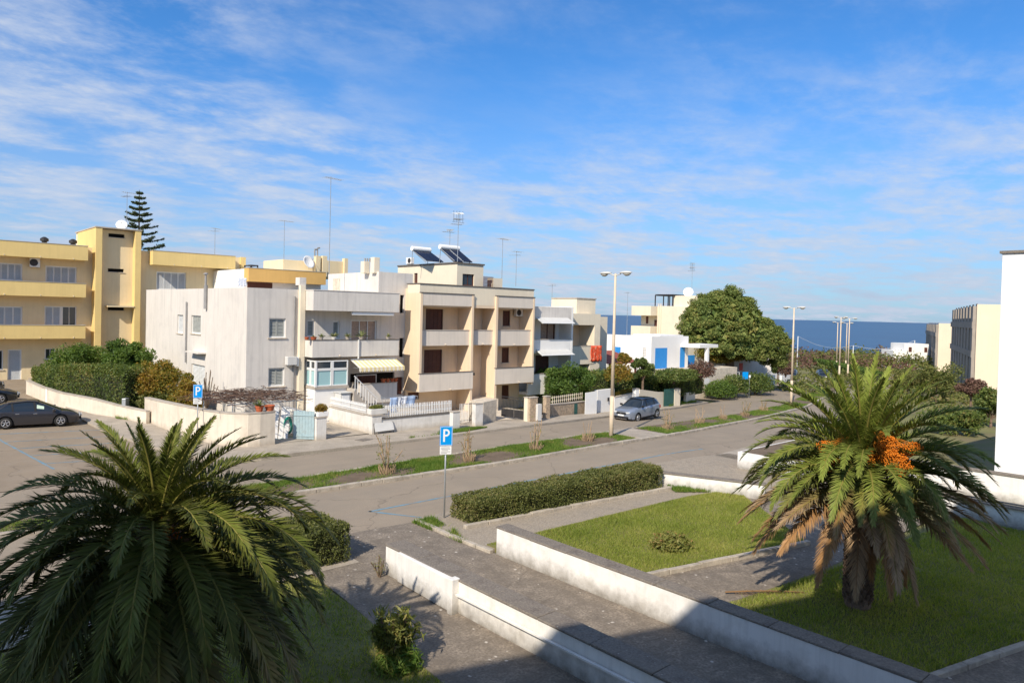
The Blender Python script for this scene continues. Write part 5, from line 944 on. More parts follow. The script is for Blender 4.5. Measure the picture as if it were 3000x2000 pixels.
# ------------------------------------------------------------------ street lamps
pm('lamp_post', (.62, .50, .36), .7, .08, 2, .1, 30, streak=.2); pm('lamp_head', (.55, .54, .50), .5, .06, 3); glassm('lamp_bowl', (.35, .33, .28), .2, .5)
def lamp_proto(h):
    r_ = T('street_lamp', '', 'street lamp'); mb = MB(); mb.tube((0, 0, -.2), (0, 0, 2.6), .135, .13, 14); mb.build('base_sleeve', 'lamp_post', r_, True); mb = MB(); mb.tube((0, 0, 2.55), (0, 0, h), .11, .065, 14); mb.build('pole', 'lamp_post', r_, True)
    for s in (-1, 1):
        mb = MB(); mb.tube((0, s*.05, h-.12), (0, s*.4, h-.02), .035, None, 8); arm = mb.build('arm', 'lamp_head', r_)
        V = []; F = []; K = 12; prof = [(-.42, .05, .03), (-.38, .12, .07), (-.2, .17, .10), (.05, .2, .11), (.28, .17, .09), (.42, .08, .05)]
        for (l_, w_, t_) in prof:
            for k in range(K): a = 6.2832*k/K; zz_ = math.sin(a)*t_; V.append((math.cos(a)*w_, s*(.78+l_), h+.03+(zz_ if zz_ > 0 else zz_*.5)))
        for i in range(len(prof)-1):
            for k in range(K): F.append((i*K+k, i*K+(k+1) % K, (i+1)*K+(k+1) % K, (i+1)*K+k))
        F.append(tuple(range(K))); F.append(tuple(range(len(prof)*K-1, (len(prof)-1)*K-1, -1))); mb = MB(); mb.v = V; mb.f = F; hd = mb.build('lamp_head', 'lamp_head', r_, True)
        V = []; F = []
        for (l_, w_, t_) in ((-.12, .1, .06), (.02, .15, .15), (.2, .14, .14), (.34, .08, .05)):
            for k in range(K): a = 6.2832*k/K; V.append((math.cos(a)*w_, s*(.78+l_), h-.02+math.sin(a)*t_*(.25 if math.sin(a) > 0 else 1)))
        for i in range(3):
            for k in range(K): F.append((i*K+k, i*K+(k+1) % K, (i+1)*K+(k+1) % K, (i+1)*K+k))
        F.append(tuple(range(K))); F.append(tuple(range(4*K-1, 3*K-1, -1))); mb = MB(); mb.v = V; mb.f = F; mb.build('glass_bowl', 'lamp_bowl', hd, True)
    return r_
lp = lamp_proto(10.05); lamps = [(1790, 1284, None, 'tall double street lamp on the median, nearest the silver car'), (2308, None, (70.5, 35.0), 'double street lamp right of the big pine'), (2464, None, 110, 'tallest looking double lamp of the far group'), (2489, None, 116, 'far double lamp with tilted arms right of the group'), (2455, None, 138, 'small far lamp left in the group'), (2482, None, 142, 'smallest far lamp in the middle of the group')]
for i, (x_, y_, w_, lab) in enumerate(lamps):
    o = lp if i == 0 else copy_tree(lp)
    if y_: p = G(x_, y_)
    elif isinstance(w_, tuple): p = Vector((w_[0], w_[1], zt(*w_)))
    else: r_ = ray(x_, 940); t = w_/(r_.x*math.sin(HEAD)+r_.y*math.cos(HEAD)); p = Vector((r_.x*t, r_.y*t, 0)); p.z = zt(p.x, p.y)-(.4 if w_ > 130 else 0)
    o.location = p; o.rotation_euler.z = 0 if i < 2 else (-.25, .1, -.2, .15)[i-2]; tag(o, lab, 'street lamp', 'double street lamps along the road')
# ------------------------------------------------------------------ signs
pm('sign_blue', (.0, .27, .70), .35, .03, 3); pm('sign_white', (.74, .74, .72), .4, .03, 3); pm('sign_back', (.5, .5, .5), .5, .06, 4, metal=.2); pm('sign_text', (.05, .05, .05), .6, 0, 1); pm('sign_red', (.5, .12, .12), .5, .05, 3)
def glyphP(tf, u0, u1, z0, z1, d):
    """letter P cut from flat pieces: stem and bowl"""
    w = u1-u0; h = z1-z0; s = w*.27; mb = MB(tf); mb.poly([(u0, d, z0), (u0+s, d, z0), (u0+s, d, z1), (u0, d, z1)]); rc_ = h*.29; cz = z1-rc_; cu = u0+w-rc_*.95; K = 14
    out = [(u0+s, z1)]+[(cu+rc_*.95*math.sin(math.pi*k/K), cz+rc_*math.cos(math.pi*k/K)) for k in range(K+1)]+[(u0+s, z1-2*rc_)]; ri = rc_-s; inn = [(u0+s, z1-s)]+[(cu+ri*.95*math.sin(math.pi*k/K), cz+ri*math.cos(math.pi*k/K)) for k in range(K+1)]+[(u0+s, z1-2*rc_+s)]
    for a, b, c, e in zip(out[:-1], out[1:], inn[1:], inn[:-1]): mb.poly([(q_[0], d, q_[1]) for q_ in (a, b, c, e)])
    return mb
def psign(label, base, h, w, ph_, ang, text=True, scale=1.0):
    r_ = T('parking_sign', label, 'road sign', base); bx_, by_, bz_ = base; ca, sa = math.cos(ang), math.sin(ang); tf = lambda u, d, z: (bx_+u*ca+d*sa, by_+u*sa-d*ca, bz_+z)
    mb = MB(); mb.tube((bx_, by_, bz_-.1), (bx_, by_, bz_+h), .03, None, 10); mb.build('pole', 'galvanised', r_, True); d0 = .045
    mb = MB(tf); mb.box(-w/2, w/2, d0, d0+.015, h-ph_, h); pl_ = mb.build('plate', 'sign_blue', r_, bevel=.004)
    mb = MB(tf); mb.box(-w/2+.012, w/2-.012, d0+.0155, d0+.0165, h-ph_+.012, h-.012)
    glyphP(tf, -w*.24, w*.27, h-ph_*.80, h-ph_*.15, d0+.018).build('letter', 'sign_white', pl_)
    e_ = .015
    for (a, b, c, f) in ((-w/2+e_, w/2-e_, h-e_-.012, h-e_), (-w/2+e_, w/2-e_, h-ph_+e_, h-ph_+e_+.012), (-w/2+e_, -w/2+e_+.012, h-ph_+e_+.013, h-e_-.013), (w/2-e_-.012, w/2-e_, h-ph_+e_+.013, h-e_-.013)): mb = MB(tf); mb.poly([(a, d0+.0175, c), (b, d0+.0175, c), (b, d0+.0175, f), (a, d0+.0175, f)]); mb.build('border', 'sign_white', pl_)
    sh_ = ph_*.42; mb = MB(tf); mb.box(-w/2+.01, w/2-.03, d0, d0+.012, h-ph_-sh_-.02, h-ph_-.02); sp = mb.build('supplementary_plate', 'sign_white', r_, bevel=.003)
    if text:
        for k, (f0, f1) in enumerate(((.1, .85), (.1, .9), (.15, .7), (.1, .88), (.1, .6))): mb = MB(tf); z_ = h-ph_-.02-sh_*(.14+.17*k); mb.poly([(-w/2+.01+(w-.04)*f0, d0+.0135, z_-sh_*.07), (-w/2+.01+(w-.04)*f1, d0+.0135, z_-sh_*.07), (-w/2+.01+(w-.04)*f1, d0+.0135, z_), (-w/2+.01+(w-.04)*f0, d0+.0135, z_)]); mb.build('text_line', 'pipe_grey', sp)
    return r_
p = G(1301, 1520); psign('blue parking sign on a steel pole beside the long hedge', (p.x, p.y, .0), zat(p, 1304, 1247), .46, .70, R(-28))
p = G(585, 1300); psign('faded blue parking sign in front of the curved wall', (p.x-.2, p.y-.2, 0), zat(p, 588, 1127)+.05, .46, .72, R(-25))
def diskpole(label, x, yb, yt, r, mat, rect=None, z_=None):
    p = G(x, yb); h = zat(p, x, yt)-p.z; r_ = T('road_sign', label, 'road sign', p); mb = MB(); mb.tube((p.x, p.y, p.z-.1), (p.x, p.y, p.z+h), .03, None, 8); mb.build('pole', 'galvanised', r_); a = -HEAD+.3; tf = lambda u, d, z: (p.x+u*math.cos(a)+d*math.sin(a), p.y+u*math.sin(a)-d*math.cos(a), p.z+z)
    mb = MB(tf)
    if rect: mb.box(-rect[0]/2, rect[0]/2, .035, .055, h-rect[1], h)
    else: mb.v = []; mb.prism([(0, 0), (0, 1), (1, 1)], 0, 1) if False else None; K = 20; b = mb._a([(r*math.cos(6.2832*k/K), dd, h-r+r*math.sin(6.2832*k/K)) for dd in (.035, .05) for k in range(K)]); mb.f += [tuple(b+k for k in range(K)), tuple(b+K+k for k in range(K-1, -1, -1))]+[(b+k, b+(k+1) % K, b+K+(k+1) % K, b+K+k) for k in range(K)]
    mb.build('plate', mat, r_)
diskpole('round grey sign seen from behind at the side street corner', 2070, 1166, 1107, .42, 'sign_back'); diskpole('small blue sign across the side street', 2181, 1161, 1089, 0, 'sign_blue', (.75, .9)); diskpole('faded red sign before the pine trunk', 2168, 1142, 1063, 0, 'sign_red', (.55, .95)); diskpole('bare white pole with a small box right of the blue sign', 2194, 1164, 1098, 0, 'sign_white', (.22, .3))
# ------------------------------------------------------------------ cars
def paint(name, col, metal=.45, rough=.28): return pm(name, col, rough, .02, 2, metal=metal, coat=.6, spec=.5)
paint('silver_paint', (.27, .31, .38)); paint('dark_paint', (.045, .043, .048)); paint('black_paint', (.012, .013, .015), .2); pm('tyre', (.02, .02, .02), .85, .1, 8); pm('rim', (.55, .55, .56), .3, .05, 4, metal=.8); pm('trim_black', (.015, .015, .016), .6, .1, 5); pm('chrome', (.7, .7, .7), .15, .0, 1, metal=1.0); glassm('car_glass', (.015, .022, .03), .03, .7); glassm('lamp_clear', (.6, .62, .62), .1, .7); glassm('lamp_red', (.35, .01, .01), .15, .6); pm('paper', (.5, .62, .5), .8, .1, 6)
def pl(tab, x):
    if x <= tab[0][0]: return tab[0][1]
    for (a, b), (c, d) in zip(tab[:-1], tab[1:]):
        if x <= c: t = (x-a)/(c-a); return b+(d-b)*t
    return tab[-1][1]
def smoothpl(tab, x, w=.09): return sum(pl(tab, x+w*k/2) for k in (-2, -1, 0, 1, 2))/5
def car(label, loc, rz, paintm, L=4.12, Wd=1.78, hood=None, roof=None, fa=1.2, ra=-1.4, wr=.34, roofm=None, suv=True, extra=None):
    r_ = T('parked_car', label, 'car'); xf, xr = L/2, -L/2; NS = 64; NV = 6
    up_ = hood; xs_ = [xr+L*i/(NS-1) for i in range(NS)]
    def zl(x):
        z = .24 if suv else .19
        if x > xf-.35: z += (x-xf+.35)*.25
        if x < xr+.35: z += (xr+.35-x)*.35
        for ax in (fa, ra):
            d = abs(x-ax); R_ = wr+.06
            if d < R_: z = max(z, .34+math.sqrt(R_*R_-d*d)-.0)
        return z
    def plan(x):
        t = abs(x)/(L/2); return 1-.22*max(0, (t-.62)/.38)**2.2
    def hw(x, z, zu_):
        b = 1-.05*max(0, (z-.62)/(zu_-.6+.001))**1.6-.05*max(0, (.5-z)/.3); return Wd/2*plan(x)*b
    V = []; F = []
    for sgn in (1, -1):
        for x in xs_:
            zu_ = smoothpl(up_, x); zl_ = zl(x)
            for j in range(NV): z = zl_+(zu_-zl_)*j/(NV-1); V.append((x, sgn*hw(x, z, zu_), z))
    o2 = NS*NV
    for s_ in (0, 1):
        for i in range(NS-1):
            for j in range(NV-1): k = s_*o2+i*NV+j; F.append((k, k+NV, k+NV+1, k+1))
    MX = 8; top0 = len(V)
    for i, x in enumerate(xs_):
        zu_ = smoothpl(up_, x); w = hw(x, zu_, zu_)
        for m_ in range(1, MX): t = -1+2*m_/MX; V.append((x, -t*w, zu_+.045*(1-t**4)))
    def tv(i, m_): return i*NV+NV-1 if m_ == 0 else (o2+i*NV+NV-1 if m_ == MX else top0+i*(MX-1)+m_-1)
    for i in range(NS-1):
        for m_ in range(MX): F.append((tv(i, m_), tv(i, m_+1), tv(i+1, m_+1), tv(i+1, m_)))
    for i in (0, NS-1):      # front and rear faces, slightly bowed
        e0 = len(V); bow = .10 if i else -.08
        for j in range(NV):
            a = V[i*NV+j]; b = V[o2+i*NV+j]
            for m_ in range(1, MX): t = m_/MX; c = 1-(2*t-1)**2; V.append((a[0]+bow*c, a[1]+(b[1]-a[1])*t, a[2]+(.045*(1-(2*t-1)**4) if j == NV-1 else 0)))
        def ev(j, m_): return i*NV+j if m_ == 0 else (o2+i*NV+j if m_ == MX else e0+j*(MX-1)+m_-1)
        for j in range(NV-1):
            for m_ in range(MX): F.append((ev(j, m_), ev(j, m_+1), ev(j+1, m_+1), ev(j+1, m_)))
    mb = MB(); mb.v = V; mb.f = F; body = mb.build('body', paintm, r_, True)
    mb = MB(); mb.box(xr+.12, xf-.12, -Wd/2+.14, Wd/2-.14, .17, .52); mb.build('underbody', 'trim_black', r_)
    # greenhouse (glass) with roof skin and pillars
    x0, x1 = roof[0][0], roof[-1][0]; NG = 40; gs = [x0+(x1-x0)*i/(NG-1) for i in range(NG)]
    def gpt(x, v, sgn, off=0.0):
        zb = smoothpl(up_, x)-.02; zr = max(zb+.01, smoothpl(roof, x)); z = zb+(zr-zb)*v; hb = hw(x, zb, zb+.02)-.01; tum = (z-zb)*.36+.06*v**4; y = hb-tum+off
        return (x, sgn*y, z+off*.5*v)
    V = []; F = []; NVg = 6
    for sgn in (1, -1):
        for x in gs:
            for j in range(NVg): V.append(gpt(x, j/(NVg-1), sgn))
    o2g = NG*NVg
    for s_ in (0, 1):
        for i in range(NG-1):
            for j in range(NVg-1): k = s_*o2g+i*NVg+j; F.append((k, k+NVg, k+NVg+1, k+1))
    t0 = len(V)
    for i, x in enumerate(gs):
        a = gpt(x, 1, 1)
        for m_ in range(1, MX): t = -1+2*m_/MX; V.append((x, -t*a[1], a[2]+.05*(1-t*t)))
    def gv(i, m_): return i*NVg+NVg-1 if m_ == 0 else (o2g+i*NVg+NVg-1 if m_ == MX else t0+i*(MX-1)+m_-1)
    for i in range(NG-1):
        for m_ in range(MX): F.append((gv(i, m_), gv(i, m_+1), gv(i+1, m_+1), gv(i+1, m_)))
    mb = MB(); mb.v = V; mb.f = F; gl_ = mb.build('windows', 'car_glass', r_, True)
    zmax = max(z for _, z in roof); rx = [x for x in gs if smoothpl(roof, x) > zmax-.085]; V = []; F = []
    for x in rx:
        a = gpt(x, 1, 1, .012)
        for m_ in range(MX+1): t = -1+2*m_/MX; V.append((x, -t*(a[1]+.0), a[2]+.05*(1-t*t)+.012))
        
    for i in range(len(rx)-1):
        for m_ in range(MX): k = i*(MX+1)+m_; F.append((k, k+1, k+MX+2, k+MX+1))
    mb = MB(); mb.v = V; mb.f = F; o = mb.build('roof', roofm or paintm, r_, True); sm = o.modifiers.new('s', 'SOLIDIFY'); sm.thickness = .025; sm.offset = 1
    def pillar(xb, xt, w, m_=paintm):
        for sgn in (1, -1):
            V = []; F = []
            for j in range(7): v = j/6; x = xb+(xt-xb)*v; V += [gpt(x-w/2, v, sgn, .008), gpt(x+w/2, v, sgn, .008)]
            for j in range(6): F.append((2*j, 2*j+1, 2*j+3, 2*j+2))
            mb = MB(); mb.v = V; mb.f = F; mb.build('pillar', m_, r_, True)
    rf = [p_ for p_ in roof]; xr_, xf_ = rx[0], rx[-1]
    pillar(x1-.04, xf_, .07); pillar((fa+ra)/2+.1, (fa+ra)/2+.02, .10, 'trim_black'); pillar(x0+.12, xr_+.06, .16); pillar(ra+.35, ra+.28, .09, 'trim_black')
    # wheels
    for ax in (fa, ra):
        for sgn in (1, -1):
            y = sgn*(Wd/2-.13); mb = MB(); mb.lathe([(wr*.62, -.1), (wr*.92, -.11), (wr, -.075), (wr, .075), (wr*.92, .11), (wr*.62, .1), (wr*.62, -.1)], 24, (ax, y, wr), 'y'); tyre = mb.build('wheel', 'tyre', r_, True)
            mb = MB(); mb.lathe([(0, .02), (wr*.60, .02), (wr*.60, .03)], 20, (ax, y+(sgn*.02), wr), 'y'); mb.build('hub_back', 'trim_black', tyre)
            mb = MB(); yy = y+sgn*.085
            mb.lathe([(wr*.55, -.02), (wr*.66, -.02), (wr*.66, .02), (wr*.55, .02), (wr*.55, -.02)], 20, (ax, yy, wr), 'y'); mb.build('rim', 'rim', tyre)
            for k in range(5): a = 6.2832*k/5+.3; mb = MB(); c0 = (ax+.03*math.cos(a), yy, wr+.03*math.sin(a)); c1 = (ax+wr*.6*math.cos(a), yy, wr+wr*.6*math.sin(a)); mb.tube(c0, c1, .035, .026, 6); mb.build('spoke', 'rim', tyre)
    zh = smoothpl(up_, xf-.12)
    for sgn in (1, -1):
        mb = MB(); mb.box(xf-.35, xf+.07, sgn*Wd*.27-.17, sgn*Wd*.27+.17, zh-.17, zh-.05); mb.build('headlight', 'lamp_clear', r_, bevel=.03)
        mb = MB(); zt2 = smoothpl(up_, xr+.1)-.22; mb.box(xr+.0, xr+.16, sgn*(Wd*.36)-.13, sgn*(Wd*.36)+.13, zt2-.1, zt2+.12); mb.build('tail_light', 'lamp_red', r_, bevel=.03)
        mb = MB(); xm = x1-.35; mb.box(xm-.08, xm+.08, sgn*(Wd/2+.09)-.1, sgn*(Wd/2+.09)+.1, smoothpl(up_, xm)+.02, smoothpl(up_, xm)+.17); mb.build('mirror', 'trim_black' if roofm else paintm, r_, bevel=.04)
        for xd in (fa-1.25, ra+.55): mb = MB(); zz_ = smoothpl(up_, xd)-.13; mb.box(xd-.1, xd+.1, sgn*hw(xd, zz_, zz_+.13)-.012, sgn*hw(xd, zz_, zz_+.13)+.02, zz_-.018, zz_+.018); mb.build('door_handle', 'chrome', r_, bevel=.008)
    mb = MB(); mb.box(xf-.1, xf+.105, -.36, .36, .55, .60); mb.build('number_plate', 'sign_white', r_) if False else None
    mb = MB(); mb.box(xf-.02, xf+.155, -.26, .26, .50, .61); mb.build('number_plate', 'sign_white', r_, bevel=.005)
    mb = MB(); mb.box(xf-.2, xf+.13, -.6, .6, .34, .47); mb.build('lower_grille', 'trim_black', r_, bevel=.02)
    mb = MB(); mb.box(xf-.2, xf+.125, -.42, .42, zh-.24, zh-.10); mb.build('grille', 'trim_black', r_, bevel=.02)
    if suv:
        mb = MB(); mb.box(xf-.2, xf+.14, -.5, .5, .27, .33); mb.build('skid_plate', 'chrome', r_, bevel=.02); mb = MB(); mb.tube((xf+.12, 0, zh-.16), (xf+.14, 0, zh-.16), .06, .05, 4); mb.build('badge', 'chrome', r_)
        for sgn in (1, -1): mb = MB(); mb.box(ra+wr+.1, fa-wr-.1, sgn*(Wd/2-.045)-.02, sgn*(Wd/2-.045)+.02, .24, .40); mb.build('sill_trim', 'trim_black', r_, bevel=.01)
    if extra: extra(r_, gpt)
    r_.location = loc; r_.rotation_euler.z = rz; return r_
suv_hood = [(-2.06, .95), (-1.95, 1.08), (-1.6, 1.10), (.4, 1.04), (.95, 1.03), (1.55, .98), (1.9, .90), (2.06, .78)]
suv_roof = [(-2.0, 1.08), (-1.62, 1.45), (-1.2, 1.52), (-.3, 1.56), (.15, 1.52), (.4, 1.42), (1.1, 1.0)]
z_ = zt(43.9, 34.0); car('silver blue compact crossover with dark roof parked at the far kerb', (43.95, 34.0, z_), R(184), 'silver_paint', 4.12, 1.78, suv_hood, suv_roof, roofm='black_paint').rotation_euler.y = .036
h_hood = [(-2.25, .90), (-2.15, 1.0), (-1.8, .98), (.5, .93), (1.0, .90), (1.7, .82), (2.1, .70), (2.25, .58)]
h_roof = [(-2.2, .98), (-1.85, 1.22), (-1.4, 1.38), (-.3, 1.47), (.1, 1.44), (.4, 1.34), (1.35, .9)]
def sticker(r_, gpt): mb = MB(); mb.v = [gpt(.15, .35, -1, .012), gpt(.5, .35, -1, .012), gpt(.5, .75, -1, .012), gpt(.15, .75, -1, .012)]; mb.f = [(0, 1, 2, 3)]; mb.build('window_notice', 'paper', r_)
c1 = car('dark grey estate hatchback parked nose towards the low wall', (7.42, 49.95, zt(7.4, 50)), R(-9.6), 'dark_paint', 4.5, 1.82, h_hood, h_roof, 1.33, -1.33, .33, suv=False, extra=sticker)
p = G(2, 1172); car('black car behind the dark hatchback, its bonnet just in frame', (5.6, 59.6, zt(5.6, 59.6)), R(-8), 'black_paint', 4.5, 1.82, h_hood, h_roof, 1.33, -1.33, .33, suv=False)
car('dark blue car farthest at the left edge beside the yellow block', (5.4, 63.6, zt(5.4, 63.6)), R(-6), 'black_paint', 4.12, 1.78, suv_hood, suv_roof)
p = G(2412, 1110); car('small black car far down the road at the bend', (p.x, p.y, p.z), R(215), 'black_paint', 4.5, 1.82, h_hood, h_roof, 1.33, -1.33, .33, suv=False)
p = G(2345, 1112); car('dark car parked before the far white garden walls', (p.x, p.y+1.5, p.z), R(200), 'black_paint', 4.5, 1.82, h_hood, h_roof, 1.33, -1.33, .33, suv=False)
# ------------------------------------------------------------------ vegetation kit
def unit(a): return a/np.maximum(1e-9, np.linalg.norm(a, axis=-1, keepdims=True))
def lump(P, sc=1.0):
    x, y, z = P[:, 0]*sc, P[:, 1]*sc, P[:, 2]*sc
    return (np.sin(x*1.7+y*.9)+np.sin(y*2.3-z*1.1+1.3)+np.sin(z*2.9+x*1.3+.7)+.6*np.sin(x*4.1-y*3.7)+.6*np.sin(y*5.3+z*4.7))/4.2
def leafcloud(name, P, Nm, size, mat, parent=None, asp=.45, tilt=.7, up=.0):
    n = len(P); r_ = unit(RNG.normal(size=(n, 3))); nn = unit(Nm*(1-tilt)+r_*tilt+np.array([0, 0, up])); t = unit(np.cross(nn, unit(RNG.normal(size=(n, 3))))); b = np.cross(nn, t); s = (size*RNG.uniform(.6, 1.3, n))[:, None]
    V = np.stack([P-t*s, P+b*s*asp+nn*s*.12, P+t*s, P-b*s*asp+nn*s*.12], 1).reshape(-1, 3); return npmesh(name, V, np.arange(4*n).reshape(-1, 4), mat, parent)
def boxcloud(n, x0, x1, y0, y1, z0, z1, depth=.18, amp=.08, zf=None, top=.42, round_=.12):
    """points on the skin of a clipped hedge, a little inside and out"""
    lx, ly, lz = x1-x0, y1-y0, z1-z0; A = np.array([lx*ly*1.25, lx*lz, lx*lz, ly*lz, ly*lz]); f = RNG.choice(5, n, p=A/A.sum()); u = RNG.uniform(0, 1, (n, 3)); P = u*[lx, ly, lz]; Nm = np.zeros((n, 3))
    for k, (ax, val, s) in enumerate(((2, lz, 1), (1, 0, -1), (1, ly, 1), (0, 0, -1), (0, lx, 1))): m_ = f == k; P[m_, ax] = val; Nm[m_, ax] = s
    c = np.array([lx, ly, lz])/2; d = np.abs(P-c)/c; cr = np.clip((np.sort(d, 1)[:, 1]-.8)/.2, 0, 1); P -= Nm*(cr**2*round_)[:, None]
    P += Nm*(lump(P+np.array([x0, y0, z0]), 2.2)*amp)[:, None]-Nm*(RNG.uniform(0, 1, n)**2*depth)[:, None]+RNG.normal(size=(n, 3))*.02
    return P+np.array([x0, y0, z0]), unit(Nm+RNG.normal(size=(n, 3))*.25+[0, 0, .25])
def blob(n, c, r, sq=1.0, shell=.35, amp=.12, zmin=-1.0, sc=1.0):
    d = unit(RNG.normal(size=(n, 3))); d = d[d[:, 2] > zmin]; rr = 1-RNG.uniform(0, 1, len(d))**1.7*shell; P = d*rr[:, None]; P *= (1+amp*lump(d*3+np.array(c), sc))[:, None]; return P*np.array(r)+np.array(c), unit(d/np.array(r)+[0, 0, .2])
pm('twig', (.16, .115, .08), .9, .25, 5, .3, 30); pm('bark', (.20, .135, .095), .95, .3, 4, .8, 14, stain=((.09, .065, .05), 6, .45, .65, .8)); pm('hedge_core', (.028, .032, .015), .95, .3, 6)
leafm('hedge_leaf', [(.055, .065, .02), (.11, .13, .035), (.19, .19, .06), (.27, .20, .10)], .3); leafm('ivy_leaf', [(0.032, 0.058, 0.019), (0.080, 0.120, 0.032), (0.160, 0.200, 0.048), (0.272, 0.208, 0.080)], .3); leafm('pitto_leaf', [(0.038, 0.075, 0.018), (0.090, 0.150, 0.030), (0.195, 0.255, 0.053)], .35)
leafm('citrus_leaf', [(0.062, 0.094, 0.019), (0.163, 0.163, 0.031), (0.325, 0.200, 0.031), (0.213, 0.112, 0.037)], .35); leafm('pine_leaf', [(.055, .09, .024), (.12, .16, .042), (.20, .23, .065), (.30, .25, .075)], .2, .06, .55); leafm('araucaria_leaf', [(.04, .06, .035), (.075, .10, .05), (.12, .15, .07)], .15, .05)
leafm('grass_blade', [(.13, .18, .03), (.215, .26, .05), (.31, .325, .08), (.42, .36, .15)], .4, .05, .35); leafm('weed_blade', [(0.047, 0.101, 0.016), (0.108, 0.189, 0.034), (0.189, 0.257, 0.054), (0.338, 0.270, 0.108)], .4, .05, .9); leafm('oleander_leaf', [(.09, .11, .03), (.17, .19, .05), (.27, .26, .08), (.33, .15, .08)], .35); leafm('scrub_leaf', [(0.042, 0.063, 0.021), (0.098, 0.119, 0.035), (0.182, 0.182, 0.056), (0.182, 0.119, 0.063)], .2, .04, .12); leafm('bare_scrub', [(.10, .055, .045), (.15, .085, .065), (.13, .09, .06)], .1, .03)
pm('dry_stem', (.34, .24, .15), .9, .25, 6)
def hedge(name, label, x0, x1, y0, y1, z0, z1, n, size, mat, rot=0.0, org=None, amp=.08, cat='hedge'):
    r_ = T(name, label, cat, ((x0+x1)/2, (y0+y1)/2, z0)); P, Nm = boxcloud(n, x0, x1, y0, y1, z0, z1, amp=amp); i = .16
    mb = MB(); mb.box(x0+i, x1-i, y0+i, y1-i, z0-.1, z1-i); co = mb.build('branches', 'hedge_core', r_); lo = leafcloud('foliage', P, Nm, size, mat, r_)
    return r_
def rothedge(name, label, A, B, wd, zb, h0, h1, n, size, mat, amp=.08, off=0.0):
    """hedge between two ground points, width to the left of A->B"""
    A = Vector(A[:2]); B = Vector(B[:2]); L = (B-A).length; d = (B-A)/L; nn = Vector((-d.y, d.x)); r_ = T(name, label, 'hedge', (A.x, A.y, zb)); P, Nm = boxcloud(n, 0, L, off, off+wd, 0, 1, amp=amp)
    def tfp(Q): Q = np.array(Q); h = h0+(h1-h0)*Q[:, 0]/L; z = zb+np.where(Q[:, 2] > 0, Q[:, 2]*h, Q[:, 2]); return np.stack([A.x+d.x*Q[:, 0]+nn.x*Q[:, 1], A.y+d.y*Q[:, 0]+nn.y*Q[:, 1], z], 1)
    Nw = np.stack([d.x*Nm[:, 0]+nn.x*Nm[:, 1], d.y*Nm[:, 0]+nn.y*Nm[:, 1], Nm[:, 2]], 1); mb = MB(); i = .16; mb.box(i, L-i, off+i, off+wd-i, -.1, 1-i); mb.v = [tuple(v) for v in tfp(mb.v)]; mb.build('branches', 'hedge_core', r_); leafcloud('foliage', tfp(P), Nw, size, mat, r_); return r_
def bush(name, label, c, r, n, size, mat, core=.72, group=None, cat='bush', amp=.2, zmin=-.6):
    r_ = T(name, label, cat, (c[0], c[1], c[2]-r[2]), group); P, Nm = blob(n, c, r, shell=.45, amp=amp, zmin=zmin, sc=1.7); leafcloud('foliage', P, Nm, size, mat, r_)
    mb = MB(); mb.v = []; K = 12; prof = [(math.cos(t)*core, math.sin(t)*core) for t in np.linspace(-1.2, 1.5, 7)]
    for k in range(9): a = random.uniform(0, 6.283); e = random.uniform(.5, 1.3); q = Vector((c[0]+r[0]*.6*math.cos(a)*math.cos(e), c[1]+r[1]*.6*math.sin(a)*math.cos(e), c[2]+r[2]*.6*math.sin(e))); mb.tube((c[0], c[1], c[2]-r[2]), q, .03+.01*r[2], .01, 5)
    mb.build('branches', 'twig', r_); P, Nm = blob(n//6, c, tuple(v*.7 for v in r), shell=.6, amp=amp); leafcloud('inner_foliage', P, Nm, size*1.6, mat, r_); return r_
